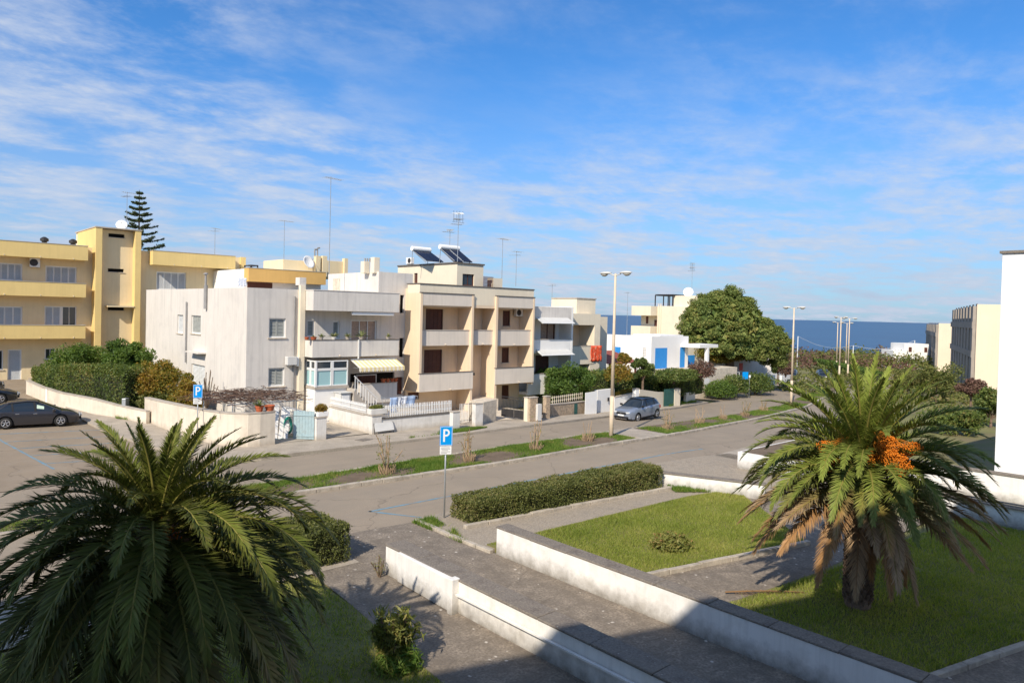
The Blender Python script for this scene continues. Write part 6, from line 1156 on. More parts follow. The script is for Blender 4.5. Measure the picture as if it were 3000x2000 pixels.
# ------------------------------------------------------------------ near hedges and bushes
rothedge('clipped_hedge', 'long clipped hedge between the road and the lawn', (25.45, 18.25), (15.05, 19.3), 0, 0, 1, 1, 10, .03, 'hedge_leaf') if False else None
rothedge('clipped_hedge', 'long clipped hedge between the road and the lawn', (15.75, 19.2), (25.6, 18.3), 1.45, .05, .80, 1.02, 40000, .04, 'hedge_leaf', amp=.16)
hedge('clipped_hedge', 'block of clipped hedge half hidden behind the left palm', 5.2, 10.75, 18.75, 20.6, .0, 1.12, 26000, .04, 'hedge_leaf', amp=.12)
bush('lawn_bush', 'small round bush in the sunlit lawn', (*G(1965, 1612)[:2], .24), (.68, .6, .30), 2200, .06, 'oleander_leaf', amp=.45)
def oleander(name, label, c, r, h, nst, mat, lf=.10, group=None, cat='bush', stump=0, leafy=1.0, stemm='twig', spread=.45):
    """open shrub: stems fanning out, narrow leaves along the upper part; pruned ones show a ring of cut sticks"""
    c = Vector(c); r_ = T(name, label, cat, c, group); mb = MB(); LP = []; LN = []
    for k in range(nst):
        a = random.uniform(0, 6.283); sp = random.uniform(.1, 1)*spread; hh = h*random.uniform(.55, 1.05); p = c+Vector((math.cos(a), math.sin(a), 0))*r*.25*random.random(); d = Vector((math.cos(a)*sp, math.sin(a)*sp, 1)).normalized(); pts_ = [p]
        for s_ in range(5): d = (d+Vector((random.uniform(-.15, .15), random.uniform(-.15, .15), .02))).normalized(); pts_.append(pts_[-1]+d*hh/5)
        for q, w in zip(pts_[:-1], pts_[1:]): mb.tube(q, w, .012+.006*h, None, 5, False)
        for q in pts_[2:]:
            for j in range(int(9*leafy)): LP.append(tuple(q+Vector((random.gauss(0, .10), random.gauss(0, .10), random.gauss(0, .10)))*h*.6)); LN.append((random.gauss(0, 1), random.gauss(0, 1), .6))
    mb.build('stems', stemm, r_)['kind'] = 'stuff'
    if stump:
        mb = MB()
        for k in range(stump): a = random.uniform(0, 6.283); q = c+Vector((math.cos(a), math.sin(a), 0))*r*math.sqrt(random.random())*.75; e = q+Vector((math.cos(a)*.16*random.random(), math.sin(a)*.16*random.random(), random.uniform(.18, .45))); mb.tube(q, e, .016, .013, 5)
        mb.build('cut_sticks', 'dry_stem', r_)['kind'] = 'stuff'
    if LP: leafcloud('foliage', np.array(LP), unit(np.array(LN)), lf, mat, r_, .22, .8)
    return r_
oleander('oleander', 'reddish green oleander bush at the edge of the left garden path', (*G(1150, 1955)[:2], .05), .5, 1.15, 24, 'oleander_leaf', .10, leafy=2.0, spread=.5); 
P, Nm = blob(1500, (*G(1165, 1960)[:2], .12), (.5, .5, .35), amp=.3, zmin=-.1); o = leafcloud('grass_tuft', P, Nm, .12, 'weed_blade', None, .12, .6, .6); tag(o, 'tuft of tall grass at the foot of the oleander', 'grass tuft')
oleander('young_shrub', 'thin leafless shrub behind the start of the left garden wall', (*G(1110, 1690)[:2], .0), .3, .6, 8, 'oleander_leaf', .05, leafy=.4)
names = ['leftmost pruned oleander on the median, left of the parking sign', 'forked pruned oleander on the median right behind the parking sign', 'pruned oleander on the median with two tall stems', 'low pruned stump of twigs left of the lamp post', 'pruned oleander right of the median crossing', 'pruned pale stump on the median past the crossing', 'thin pruned oleander on the median below the blue sign', 'small pruned oleander on the median further along', 'last pruned oleander on the median before the right palm']
for i, ((x_, y_), h_, ns, lf_) in enumerate(zip(((1135, 1386), (1372, 1350), (1568, 1318), (1722, 1290), (1957, 1258), (2050, 1240), (2118, 1228), (2182, 1218), (2236, 1203)), (1.75, 1.7, 1.75, 1.1, 1.5, 1.3, 1.1, 1.3, 1.2), (9, 7, 7, 5, 6, 5, 5, 6, 5), (.55, .5, .28, .05, .5, .05, .1, .6, .4))):
    p = G(x_, y_, .1); oleander('pruned_oleander', names[i], (p.x, p.y, p.z), .45, h_, ns, 'oleander_leaf', .075, 'pruned oleanders along the median', 'bush', 46, lf_, 'dry_stem', .42)
# flower boxes
for nm, lb_, c, r, m_ in (('dry_plant', 'brown bush growing in the flower box on the gate post', (gp+.1, WY+.2, 1.85), (.38, .25, .28), 'citrus_leaf'), ('dry_plant', 'low green plants in the flower box on the patio pillar', (cX+.45, WY+.24, zc+.72), (.5, .22, .16), 'oleander_leaf')): bush(nm, lb_, c, r, 900, .05, m_, cat='plant')
# ------------------------------------------------------------------ side street garden
A = LB[-1]; B = LB[1]; hz0 = zat(A, 76, 1076)-zt(A.x, A.y); 
for k, (i0, i1, ya, yb_, lb_) in enumerate(((5, 3, 1078, 1072, 'far end of the dark garden hedge above the low wall'), (3, 1, 1070, 1078, 'near part of the dark garden hedge above the low wall'))):
    a = LB[i0]; b = LB[i1]; x_a, x_b = lowb[i0][0], lowb[i1][0]; z0_ = zt(a.x, a.y)*.5+zt(b.x, b.y)*.5; rothedge('garden_hedge', lb_, (a.x, a.y), (b.x, b.y), 1.5, z0_, zat(a, x_a, ya)-z0_, zat(b, x_b, yb_)-z0_, 15000, .075, 'ivy_leaf', .1, .28)
def at(x, y, dep): r_ = ray(x, y); t = dep/(r_.x*math.sin(HEAD)+r_.y*math.cos(HEAD)); return Vector((r_.x*t, r_.y*t, HC+r_.z*t))
def tree(name, label, x, yc, dep, rx, rz_, n, size, mat, ry=None, clumps=26, crs=.34, trunk_r=.12, zg=None, group=None, cat='tree', amp=.15, trunkm='bark', seedz=0):
    """trunk, limbs and a crown of leaf clumps spread through an ellipsoid"""
    c = at(x, yc, dep); s = FPX/dep; rx /= s; rz_ /= s; ry = rx if ry is None else ry/s; zg = zt(c.x, c.y) if zg is None else zg; r_ = T(name, label, cat, (c.x, c.y, zg), group); mb = MB(); mb.tube((c.x, c.y, zg-.1), (c.x, c.y, c.z-rz_*.45), trunk_r, trunk_r*.75, 9)
    cc, _ = blob(clumps, (c.x, c.y, c.z), (rx*.78, ry*.78, rz_*.78), shell=.75, amp=amp, zmin=-.75); Pl = []; Nl = []
    for q in cc: mb.tube((c.x, c.y, c.z-rz_*.55), tuple(q), trunk_r*.4, .015, 5); rr = rx*crs*RNG.uniform(.7, 1.25); a, b = blob(max(20, n//len(cc)), tuple(q), (rr, rr, rr*.8), shell=.55, amp=.25); Pl.append(a); Nl.append(unit(b+unit(a-np.array(c))*.6))
    mb.build('trunk', trunkm, r_); leafcloud('crown', np.concatenate(Pl), np.concatenate(Nl), size, mat, r_); return r_
tree('garden_tree', 'dense dark green tree beside the blank wall of the grey house', 372, 1072, 51.5, 74, 92, 19000, .095, 'pitto_leaf', clumps=34)
tree('garden_tree', 'lighter green tree spreading behind the dark hedge', 236, 1058, 56, 105, 52, 15000, .1, 'pitto_leaf', clumps=28)
tree('garden_tree', 'orange and yellow leaved tree in front of the grey house', 462, 1118, 47.5, 88, 76, 15000, .085, 'citrus_leaf', clumps=30)
tree('garden_tree', 'yellow brown leaved shrub behind the faded parking sign', 548, 1140, 46.3, 50, 66, 8000, .075, 'citrus_leaf', clumps=18)
bush('garden_bush', 'dark green bush at the foot of the garden trees', tuple(at(400, 1165, 48.5)), (1.5, 1.3, 1.1), 5000, .085, 'ivy_leaf'); bush('garden_bush', 'low green bush by the gap in the low wall', tuple(at(418, 1215, 48.0)), (.9, .8, .7), 2500, .08, 'pitto_leaf')
bush('garden_bush', 'olive bush under the orange leaved tree', tuple(at(470, 1180, 46.8)), (1.5, 1.2, 1.0), 4500, .085, 'hedge_leaf'); bush('garden_bush', 'brownish bush under the shrub behind the faded parking sign', tuple(at(540, 1185, 45.6)), (1.2, 1.0, .9), 3500, .08, 'citrus_leaf')
oleander('bare_shrub', 'bare grey twigs in front of the blank white wall', tuple(at(605, 1195, 45)), .4, 2.3, 14, 'oleander_leaf', .05, leafy=.0)
# ------------------------------------------------------------------ gardens on the right
for (x0, b0, t0, x1, b1, t1, wd, zo, n, lb_, m_) in ((1630, 1200, 1092, 1800, 1188, 1095, 2.2, .3, 12000, 'green hedge behind the white garden wall', 'pitto_leaf'), (1790, 1204, 1096, 1960, 1188, 1108, 2.2, .9, 16000, 'thick ivy hedge above the cream garden wall', 'ivy_leaf'), (1945, 1190, 1112, 2062, 1178, 1104, 1.4, 1.0, 9000, 'overhanging ivy hedge above the green gates', 'ivy_leaf')):
    a = G(x0, b0); b = G(x1, b1); off_ = .0 if x0 > 1900 else .45; a = Vector((a.x, a.y+off_)); b = Vector((b.x, b.y+off_)); z0_ = zt(b.x, b.y)+zo; za = zat(Vector((a.x, a.y, 0)), x0, t0); zb_ = zat(Vector((b.x, b.y, 0)), x1, t1); rothedge('garden_hedge', lb_, (a.x, a.y), (b.x, b.y), wd, z0_, za-z0_, zb_-z0_, n, .085, m_, .2)
rothedge('garden_hedge', 'low brown tinged hedge on the sloping white wall', (G(1800, 1209).x, G(1800, 1209).y+.25), (G(1866, 1204).x, G(1866, 1204).y+.25), .6, .4, .62, .95, 2600, .06, 'citrus_leaf')
tree('garden_tree', 'broad yellow green shrub before the narrow white house', 1668, 1115, 57, 80, 50, 11000, .1, 'pitto_leaf', clumps=34, zg=-.4)
tree('garden_tree', 'round dark shrub before the white house with blue shutters', 1884, 1086, 62, 40, 46, 6000, .1, 'ivy_leaf', clumps=22, zg=-.8)
tree('garden_tree', 'yellowish yucca like plant beside the lamp post', 1832, 1050, 64, 22, 26, 1800, .14, 'citrus_leaf', clumps=14, zg=-.8, trunk_r=.09); bush('garden_bush', 'yellow flowering bush below the yucca', tuple(at(1812, 1095, 58)), (1.3, 1.1, .9), 2200, .09, 'citrus_leaf')
bush('garden_bush', 'long low shrubs in front of the blue shutter terrace', tuple(at(1975, 1102, 66)), (3.6, 1.2, .75), 5000, .1, 'ivy_leaf'); bush('garden_bush', 'rusty leafless shrub right of the blue shutter terrace', tuple(at(2055, 1085, 70)), (1.6, 1.2, 1.0), 2200, .1, 'bare_scrub')
bush('corner_bush', 'yellow green bush on the far corner of the side street', tuple(at(2110, 1143, 77)), (1.9, 1.6, 1.1), 4200, .1, 'pitto_leaf'); bush('corner_bush', 'dark hedge bush between the corner bush and the signs', tuple(at(2150, 1130, 80)), (1.8, 1.6, 1.3), 4000, .1, 'ivy_leaf'); bush('corner_bush', 'dark green shrub in the shade below the pine', tuple(at(2215, 1125, 84)), (2.4, 2.0, 1.4), 4600, .11, 'ivy_leaf')
# railings over the corner hedge
rf_ = T('rail_fence', 'thin white rail fence above the corner hedge', 'fence', tuple(at(2060, 1120, 79))); a = at(2060, 1090, 79); b = at(2166, 1090, 83)
for k in range(5): q = a.lerp(b, k/4); mb = MB(); mb.tube((q.x, q.y, q.z-2.6), q, .03); mb.build('post', 'sign_white', rf_)
mb = MB(); mb.tube(a, b, .03); mb.build('rail', 'sign_white', rf_)
# stone pine
pd = 88; pr_ = T('stone_pine', 'large round crowned stone pine beyond the blue shuttered house', 'tree', (0, 0, 0)); tb = at(2140, 1070, pd); pr_.location = (tb.x, tb.y, zt(tb.x, tb.y)); s_ = FPX/pd; mb = MB(); fork = at(2138, 1030, pd); mb.tube((tb.x, tb.y, zt(tb.x, tb.y)-.2), fork, .62, .5, 12)
for (x_, y_) in ((2060, 960), (2100, 900), (2150, 880), (2200, 930), (2230, 1010), (2270, 1010), (2040, 1010), (2170, 990)): q = at(x_, y_, pd+random.uniform(-2, 2)); mb.tube(fork, q, .24, .05, 7)
mb.build('trunk', 'bark', pr_); Pl = []; Nl = []
for (x_, y_, rx_, rz_, ry_, nc, zm) in ((2122, 985, 150, 148, 140, 330, -.45), (2240, 1010, 66, 78, 80, 84, -.8), (2060, 1015, 92, 40, 80, 30, -.6), (2170, 1026, 105, 28, 100, 34, -.7), (2118, 905, 100, 70, 100, 40, -.2)):
    c = at(x_, y_, pd); cc, nn_ = blob(nc, tuple(c), (rx_/s_*.9, ry_/s_*.9, rz_/s_*.9), shell=.30, amp=.05, zmin=zm)
    for q in cc: rr = RNG.uniform(.5, .85); a, b = blob(300, tuple(q), (rr, rr, rr*.72), shell=.75, amp=.25); Pl.append(a); Nl.append(unit(b+unit(a-np.array(c))*.8))
leafcloud('crown', np.concatenate(Pl), np.concatenate(Nl), .155, 'pine_leaf', pr_, .34, .6, .2)
Pc, Nc = blob(9000, tuple(at(2120, 975, pd)), (125/s_, 115/s_, 118/s_), shell=.25, amp=.05, zmin=-.5); leafcloud('inner_crown', Pc, Nc, .42, 'pine_leaf', pr_, .5, .5)
for (x_, y_, a_, c_) in ((2075, 1035, 62, 16), (2110, 1050, 40, 14), (2045, 1012, 40, 16), (2150, 1045, 30, 12)): Pc, Nc = blob(1500, tuple(at(x_, y_, pd-2.2)), (a_/s_, 1.2, c_/s_), shell=.8, amp=.3); leafcloud('yellowed_branch', Pc, Nc, .15, 'citrus_leaf', pr_, .3, .6)
bush('pine_branch', 'yellowing low branch of pine foliage at the left side of the crown', tuple(at(2075, 1040, pd-1)), (2.6, 1.6, .9), 2600, .15, 'citrus_leaf', cat='branch', amp=.35) if False else None
# norfolk island pine behind the yellow tower
nd = 82; ns_ = FPX/nd; top = at(409, 556, nd); nf = T('norfolk_pine', 'tall tiered conifer behind the yellow stair tower', 'tree', (top.x, top.y, 1)); mb = MB(); mb.tube((top.x, top.y, 1), top, .32, .02, 8); mb.build('trunk', 'bark', nf); z = top.z-.45; k = 0
while z > 5:
    dtop = top.z-z; Lb = .18+.40*dtop if dtop < 7.5 else 3.2; nb = 6; mbb = MB(); Pl = []; Nl = []
    for j in range(nb):
        a = 6.2832*j/nb+k*.5+random.uniform(-.12, .12); d = Vector((math.cos(a), math.sin(a), 0)); Lj = Lb*random.uniform(.88, 1.08); pts_ = [Vector((top.x, top.y, z))+d*Lj*t+Vector((0, 0, Lj*(-.05*t*1.6+.26*t*t))) for t in (0, .25, .5, .75, 1)]
        for q, w in zip(pts_[:-1], pts_[1:]): mbb.tube(q, w, .035, .02, 4, False)
        m_ = int(45+70*Lj); t = RNG.uniform(.22, 1, m_); sd = Vector((-d.y, d.x, 0)); w_ = .30*np.sin(np.clip(t, 0, 1)*2.6)+.06; off = RNG.uniform(-1, 1, m_)*w_*(.4+.25*Lj)
        Pl.append(np.stack([top.x+d.x*Lj*t+sd.x*off, top.y+d.y*Lj*t+sd.y*off, z+Lj*(-.08*t+.26*t*t)+RNG.normal(size=m_)*.04+.04], 1)); Nl.append(np.tile([0, 0, 1.0], (m_, 1)))
    br = mbb.build('branch_tier', 'twig', nf); leafcloud('foliage', np.concatenate(Pl), np.concatenate(Nl), .15, 'araucaria_leaf', br, .3, .55); z -= .56+.045*dtop; k += 1

bg_ = T('bungalow', 'low grey house in the shade under the big pine', 'house', tuple(at(2135, 1090, 97))); a = at(2035, 1030, 97); b = at(2260, 1030, 97); tfb = lambda u, d, z: (a.x+(b.x-a.x)*u-math.sin(HEAD)*d, a.y+(b.y-a.y)*u-math.cos(HEAD)*d, z)
boxpart(bg_, tfb, 'wall', 'grey_render', 0, 1, -6, 0, -2, a.z); boxpart(bg_, tfb, 'porch_roof', 'stone_edge', -.02, .75, .002, 3.0, a.z-.5, a.z-.2); boxpart(bg_, tfb, 'door', 'brown_wood', .3, .42, .003, .05, -1.2, 1.0); boxpart(bg_, tfb, 'window', 'blue_shutter', .05, .22, .003, .05, .2, 1.6)
# ------------------------------------------------------------------ date palms
m, n, l = nt('frond'); o_ = n.new('ShaderNodeOutputMaterial'); at_ = n.new('ShaderNodeVertexColor'); at_.layer_name = 'tint'; g_ = n.new('ShaderNodeNewGeometry')
v_ = n.new('ShaderNodeMapRange'); l.new(g_.outputs['Random Per Island'], v_.inputs[0]); v_.inputs[3].default_value = .7; v_.inputs[4].default_value = 1.3; mx_ = n.new('ShaderNodeMix'); mx_.data_type = 'RGBA'; mx_.blend_type = 'MULTIPLY'; mx_.inputs[0].default_value = 1; l.new(at_.outputs[0], mx_.inputs[6]); l.new(v_.outputs[0], mx_.inputs[7])
b_ = n.new('ShaderNodeBsdfPrincipled'); b_.inputs['Roughness'].default_value = .55; b_.inputs['Specular IOR Level'].default_value = .22; l.new(mx_.outputs[2], b_.inputs['Base Color']); t_ = n.new('ShaderNodeBsdfTranslucent'); l.new(mx_.outputs[2], t_.inputs[0]); xs2 = n.new('ShaderNodeMixShader'); xs2.inputs[0].default_value = .18; l.new(b_.outputs[0], xs2.inputs[1]); l.new(t_.outputs[0], xs2.inputs[2]); l.new(xs2.outputs[0], o_.inputs[0])
def frond_mesh(base, az, e0, L, bend, dry=0.0, nl=116, sway=0.0, vang=.45, lmax=.52, twist=0.0, green=(.075, .115, .022), tipdry=.0):
    """one pinnate frond: arching rachis with two ranks of narrow leaflets"""
    S = 26; s = np.linspace(0, 1, S); e = e0-bend*s**1.25; da = sway*s**1.5; dl = L/(S-1); c = np.zeros((S, 3)); Tn = np.stack([np.cos(e)*np.cos(az+da), np.cos(e)*np.sin(az+da), np.sin(e)], 1)
    for i in range(1, S): c[i] = c[i-1]+(Tn[i-1]+Tn[i])/2*dl
    c += np.array(base); Sd = np.stack([-np.sin(az+da), np.cos(az+da), 0*da], 1); Up = np.cross(Tn, Sd); tw = twist*s; ct, st_ = np.cos(tw)[:, None], np.sin(tw)[:, None]; Sd, Up = Sd*ct+Up*st_, Up*ct-Sd*st_
    V = []; F = []; C = []; w = .05*(1-s)**.8*(L/3.6)+.006
    stem = np.array([.22, .20, .05])*(1-dry)+np.array([.26, .15, .07])*dry
    for i in range(S): V += [c[i]+Sd[i]*w[i], c[i]+Up[i]*w[i]*.7, c[i]-Sd[i]*w[i], c[i]-Up[i]*w[i]*.5]; C += [stem]*4
    for i in range(S-1):
        for j in range(4): a, b, d_, f_ = 4*i+j, 4*i+(j+1) % 4, 4*i+4+(j+1) % 4, 4*i+4+j; F += [(a, b, d_), (a, d_, f_)]
    V = np.array(V); C = np.array(C); F = np.array(F)
    sl_ = np.linspace(.10, .995, nl); sl_ = np.concatenate([sl_, sl_+.004]); sgn = np.concatenate([np.ones(nl), -np.ones(nl)]); sl_ = np.clip(sl_+RNG.normal(size=2*nl)*.003, .08, 1); ip = lambda A: np.stack([np.interp(sl_, s, A[:, k]) for k in range(3)], 1)
    P, Tt, S2, U2 = ip(c), unit(ip(Tn)), unit(ip(Sd)), unit(ip(Up)); prof = np.clip(np.minimum((sl_-.03)/.28, 1), 0, 1)**.8*(1-.62*np.clip((sl_-.45)/.55, 0, 1)**1.5); ll = lmax*(L/3.6)*prof*RNG.uniform(.88, 1.1, 2*nl)
    an = np.interp(sl_, [0, .3, .8, 1], [1.15, .95, .62, .25])+RNG.normal(size=2*nl)*.11; va = vang+RNG.normal(size=2*nl)*.24
    D = unit(Tt*np.cos(an)[:, None]+(S2*(sgn*np.cos(va))[:, None]+U2*np.sin(va)[:, None])*np.sin(an)[:, None]); wv = unit(np.cross(D, U2*.8+Tt*.3)); hw_ = (.0185*(L/3.6))*(1 if True else 0); mid = P+D*(ll*.5)[:, None]; dr = np.array([0, 0, -1.0])*(ll*(.10+.25*dry))[:, None]; tip = P+D*ll[:, None]+dr; mid = mid+dr*.2
    k = 2*nl; LV = np.stack([P-wv*hw_*.7, P+wv*hw_*.7, mid+wv*hw_, mid-wv*hw_, tip], 1).reshape(-1, 3); b0 = len(V)+5*np.arange(k)[:, None]; LF = np.concatenate([b0+np.array([[0, 1, 2]]), b0+np.array([[0, 2, 3]]), b0+np.array([[3, 2, 4]])], 0)
    gcol = np.array(green)*RNG.uniform(.8, 1.2); dcol = np.array([.34, .17, .055]) if RNG.uniform() < .6 else np.array([.36, .23, .12]); pale = np.array([.34, .27, .18]); f = np.clip(dry*1.0+tipdry*np.clip((sl_-.35)/.5, 0, 1)+RNG.normal(size=k)*.06, 0, 1)[:, None]; cb = gcol*(1-f)+dcol*f; ft = np.clip(f*1.1+.08, 0, 1); ctip = gcol*(1-ft)+(dcol*.55+pale*.45)*ft; LC = np.stack([cb, cb, cb*.5+ctip*.5, cb*.5+ctip*.5, ctip], 1).reshape(-1, 3)
    return np.concatenate([V, LV]), np.concatenate([F, LF]), np.concatenate([C, LC])
def palm(label, base, hc, R_, nf, seed, dry_low=.0, gscale=1.0, rtr=.36, special=(), elr=2.0, young=.62):
    global RNG; RNG = np.random.default_rng(seed); random.seed(seed); r_ = T('date_palm', label, 'palm tree', base); bx_, by_, bz_ = base
    # trunk ringed with old leaf bases
    mb = MB(); mb.lathe([(rtr*1.25, -.1), (rtr*1.05, .25), (rtr*.95, hc*.5), (rtr*1.05, hc*.8), (rtr*1.35, hc*.97), (rtr*.7, hc+.35), (0, hc+.5)], 18, (bx_, by_, bz_)); mb.build('trunk', 'bark', r_)
    mb = MB(); rows = int(hc/.13)
    for i in range(rows):
        for j in range(11):
            a = 6.2832*(j+.5*(i % 2))/11; z_ = bz_+.1+i*.13; rr = rtr*(.98+.3*max(0, (i/rows-.7))); d = Vector((math.cos(a), math.sin(a), 0)); q = Vector((bx_, by_, z_))+d*rr*.9; mb.tube(q, q+d*.13+Vector((0, 0, .17)), .075, .03, 4)
    mb.build('leaf_bases', 'bark', r_)['kind'] = 'stuff'
    for i in range(nf):
        t = (i+.5)/nf; az = i*2.399963+RNG.uniform(-.15, .15); el = 1.42-elr*t**1.05+RNG.uniform(-.1, .1); L = R_*(young+(1.04-young)*min(1, t*2.4))*RNG.uniform(.92, 1.06); bend = .7+1.1*math.sin(min(1, t*1.25)*math.pi)*.9+RNG.uniform(-.12, .12); bend = bend*(.45+.55*min(1, t/.3)); bend = min(bend, el+1.42); dry = 0; td = 0
        if dry_low and t > .70: dry = min(1, (t-.70)/.3*dry_low*RNG.uniform(.5, 1.5)); td = dry_low*.8
        elif dry_low and t > .5: td = .35*RNG.uniform(0, 1.3)
        yg = 1-.4*t; g = (.105*yg*gscale+.028, .135*yg*gscale+.035, .022*gscale)
        b = (bx_+math.cos(az)*.22*min(1, t*2+.2), by_+math.sin(az)*.22*min(1, t*2+.2), bz_+hc+.35-.55*t)
        V, F, C = frond_mesh(b, az, el, L, bend, dry, sway=RNG.uniform(-.25, .25), vang=.5-.35*t, twist=RNG.uniform(-.5, .5), green=g, tipdry=td, lmax=.5 if t > .1 else .42); npmesh('frond', V, F, 'frond', r_, cols=C)
    for (az, el, L, bend, dry) in special:
        V, F, C = frond_mesh((bx_+math.cos(az)*.25, by_+math.sin(az)*.25, bz_+hc), az, el, L, bend, dry, vang=.2, tipdry=.4); npmesh('frond', V, F, 'frond', r_, cols=C)
    return r_
leafm('date_fruit', [(.55, .13, .01), (.68, .20, .015), (.75, .28, .03)], .1)
def fruit(par, c, r, n, h):
    c = Vector(c); V = []; F = []; o8 = np.array([(1, 0, 0), (-1, 0, 0), (0, 1, 0), (0, -1, 0), (0, 0, 1), (0, 0, -1)]); f8 = np.array([(0, 2, 4), (2, 1, 4), (1, 3, 4), (3, 0, 4), (2, 0, 5), (1, 2, 5), (3, 1, 5), (0, 3, 5)]); mb = MB()
    for k in range(n):
        a = RNG.uniform(0, 6.283); rr = r*math.sqrt(RNG.uniform()); hh = RNG.uniform(0, 1); q = np.array([c.x+math.cos(a)*rr*math.sin(.35+2.5*hh), c.y+math.sin(a)*rr*math.sin(.35+2.5*hh), c.z-h*hh]); V.append(o8*np.array([.017, .017, .023])+q); F.append(f8+6*k)
        if k % 14 == 0: mb.tube((c.x+(wloc(par).x-c.x)*.7, c.y+(wloc(par).y-c.y)*.7, c.z+.1), tuple(q), .006, None, 4, False)
    o = npmesh('fruit_cluster', np.concatenate(V), np.concatenate(F), 'date_fruit', par, True); o['kind'] = 'stuff'; pm('fruit_stalk', (.6, .22, .03), .7, .1, 4) if 'fruit_stalk' not in MATS else None; mb.build('fruit_stalk', 'fruit_stalk', o)
p2 = G(2512, 1778); R2 = 3.0
pa2 = palm('date palm with orange fruit clusters and browned lower fronds on the right', (p2.x, p2.y, .05), 3.35, R2, 130, 5, dry_low=.9, gscale=1.5, rtr=.28, elr=1.72, young=1.0, special=[(R(200), -.9, 2.9, .45, 1), (R(235), -1.0, 2.8, .4, .9), (R(265), -1.0, 3.0, .35, .9), (R(170), -.8, 2.9, .5, .85), (R(300), -1.05, 2.9, .3, .8), (R(330), -1.0, 3.1, .4, .9), (R(220), -1.2, 2.4, .2, 1), (R(285), -1.2, 2.5, .2, 1)])
dp = math.hypot(p2.x, p2.y)
def pat(x, y, dd): r_ = ray(x, y); t = (dp+dd)/math.hypot(r_.x, r_.y); return (r_.x*t, r_.y*t, HC+r_.z*t)
fruit(pa2, pat(2606, 1278, -1.1), .26, 480, .5); fruit(pa2, pat(2612, 1318, -1.2), .3, 560, .55); fruit(pa2, pat(2640, 1335, -1.15), .28, 480, .5); fruit(pa2, pat(2650, 1300, -1.0), .2, 160, .4); fruit(pa2, pat(2430, 1335, -1.0), .2, 220, .4); fruit(pa2, pat(2418, 1292, -.9), .25, 220, .3); fruit(pa2, pat(2680, 1295, -.8), .22, 160, .3); fruit(pa2, pat(2560, 1330, -1.0), .2, 140, .3)
p1 = gz(462, 1525, 3.85); pa1 = palm('large dark date palm filling the lower left corner', (p1.x, p1.y, .0), 3.5, 2.9, 130, 9, dry_low=.0, gscale=.62, rtr=.4, elr=2.1, young=.6, special=[(R(a_), e_, L_, 1.0, 0) for a_, e_, L_ in ((185, -.15, 3.3), (205, -.3, 3.5), (222, -.2, 3.6), (238, -.35, 3.6), (255, -.25, 3.6), (272, -.35, 3.5), (290, -.2, 3.4), (308, -.3, 3.3), (228, -.6, 3.2), (262, -.65, 3.2), (200, -.6, 3.0))])  # low gscale also puts deep shade into the frond colour
dp = math.hypot(p1.x, p1.y); fruit(pa1, pat(500, 1545, -.5), .2, 50, .25)
V, F, C = frond_mesh((0, 0, 0), 0, .05, 2.2, .12, 1.0, vang=.0, lmax=.3); o = npmesh('fallen_frond', V, F, 'frond', None, cols=C); q = G(2125, 1742); o.location = (q.x, q.y, .08); o.rotation_euler.z = R(-38); tag(o, 'dry fallen palm frond lying on the garden path', 'palm frond')
# ------------------------------------------------------------------ grass
def blades(name, poly, n, h, mat, dz, w=.02, label=None, patch=None, wav=.4):
    P = np.array(poly); lo, hi = P.min(0), P.max(0); out = []; tot = 0
    while tot < n:
        q = RNG.uniform(lo, hi, (n*2, 2)); ins = np.zeros(len(q), bool); j = len(P)-1
        for i in range(len(P)): c_ = ((P[i, 1] > q[:, 1]) != (P[j, 1] > q[:, 1])) & (q[:, 0] < (P[j, 0]-P[i, 0])*(q[:, 1]-P[i, 1])/(P[j, 1]-P[i, 1]+1e-12)+P[i, 0]); ins ^= c_; j = i
        if patch is not None: z3 = np.stack([q[:, 0], q[:, 1], 0*q[:, 0]], 1); ins &= (lump(z3, patch)+RNG.normal(size=len(q))*.18) > -.05
        q = q[ins]; out.append(q); tot += len(q)
    q = np.concatenate(out)[:n]; z = np.array([zt(x, y) for x, y in q])+dz; a = RNG.uniform(0, 6.283, n); hh = h*RNG.uniform(.45, 1.25, n)*(1+wav*lump(np.stack([q[:, 0], q[:, 1], 0*a], 1), 1.7)); le = RNG.normal(size=(n, 2))*.45*hh[:, None]; B = np.stack([q[:, 0], q[:, 1], z], 1); d = np.stack([np.cos(a), np.sin(a), 0*a], 1)*w*.5
    V = np.stack([B-d, B+d, B+np.stack([le[:, 0], le[:, 1], hh], 1)], 1).reshape(-1, 3); o = npmesh(name, V, np.arange(3*n).reshape(-1, 3), mat); o['kind'] = 'stuff'; o['label'] = label; o['category'] = 'grass'; return o
blades('grass', [(14.9, 17.2), (25.4, 16.8), (27.9, 16.2), (23.4, 11.0), (17.0, 12.45), (14.9, 12.95)], 70000, .085, 'grass_blade', .085, .022, 'sunlit lawn grass behind the white garden wall')
blades('grass', [(14.95, 10.8), (16.6, 9.8), (21.1, 9.3), (31.2, 8.6), (31, 1.6), (24, 3.2), (20.2, 4.25), (14.95, 5.6)], 60000, .10, 'grass_blade', .045, .025, 'lawn grass around the right palm')
blades('grass', [(9.2, 18.2), (9.05, 15.6), (8.65, 12), (8.0, 4), (-2, 6), (-2, 18.0)], 45000, .10, 'grass_blade', .045, .025, 'shaded lawn grass under the left palm')
blades('weeds', [(10.0, 27.15), (16.3, 26.8), (24, 26.5), (33, 26.75), (34.7, 26.9), (34.7, 29.3), (24, 29.25), (16.3, 29.05), (11, 28.75)], 46000, .13, 'weed_blade', .09, .03, 'green weeds growing on the near part of the median', .55)
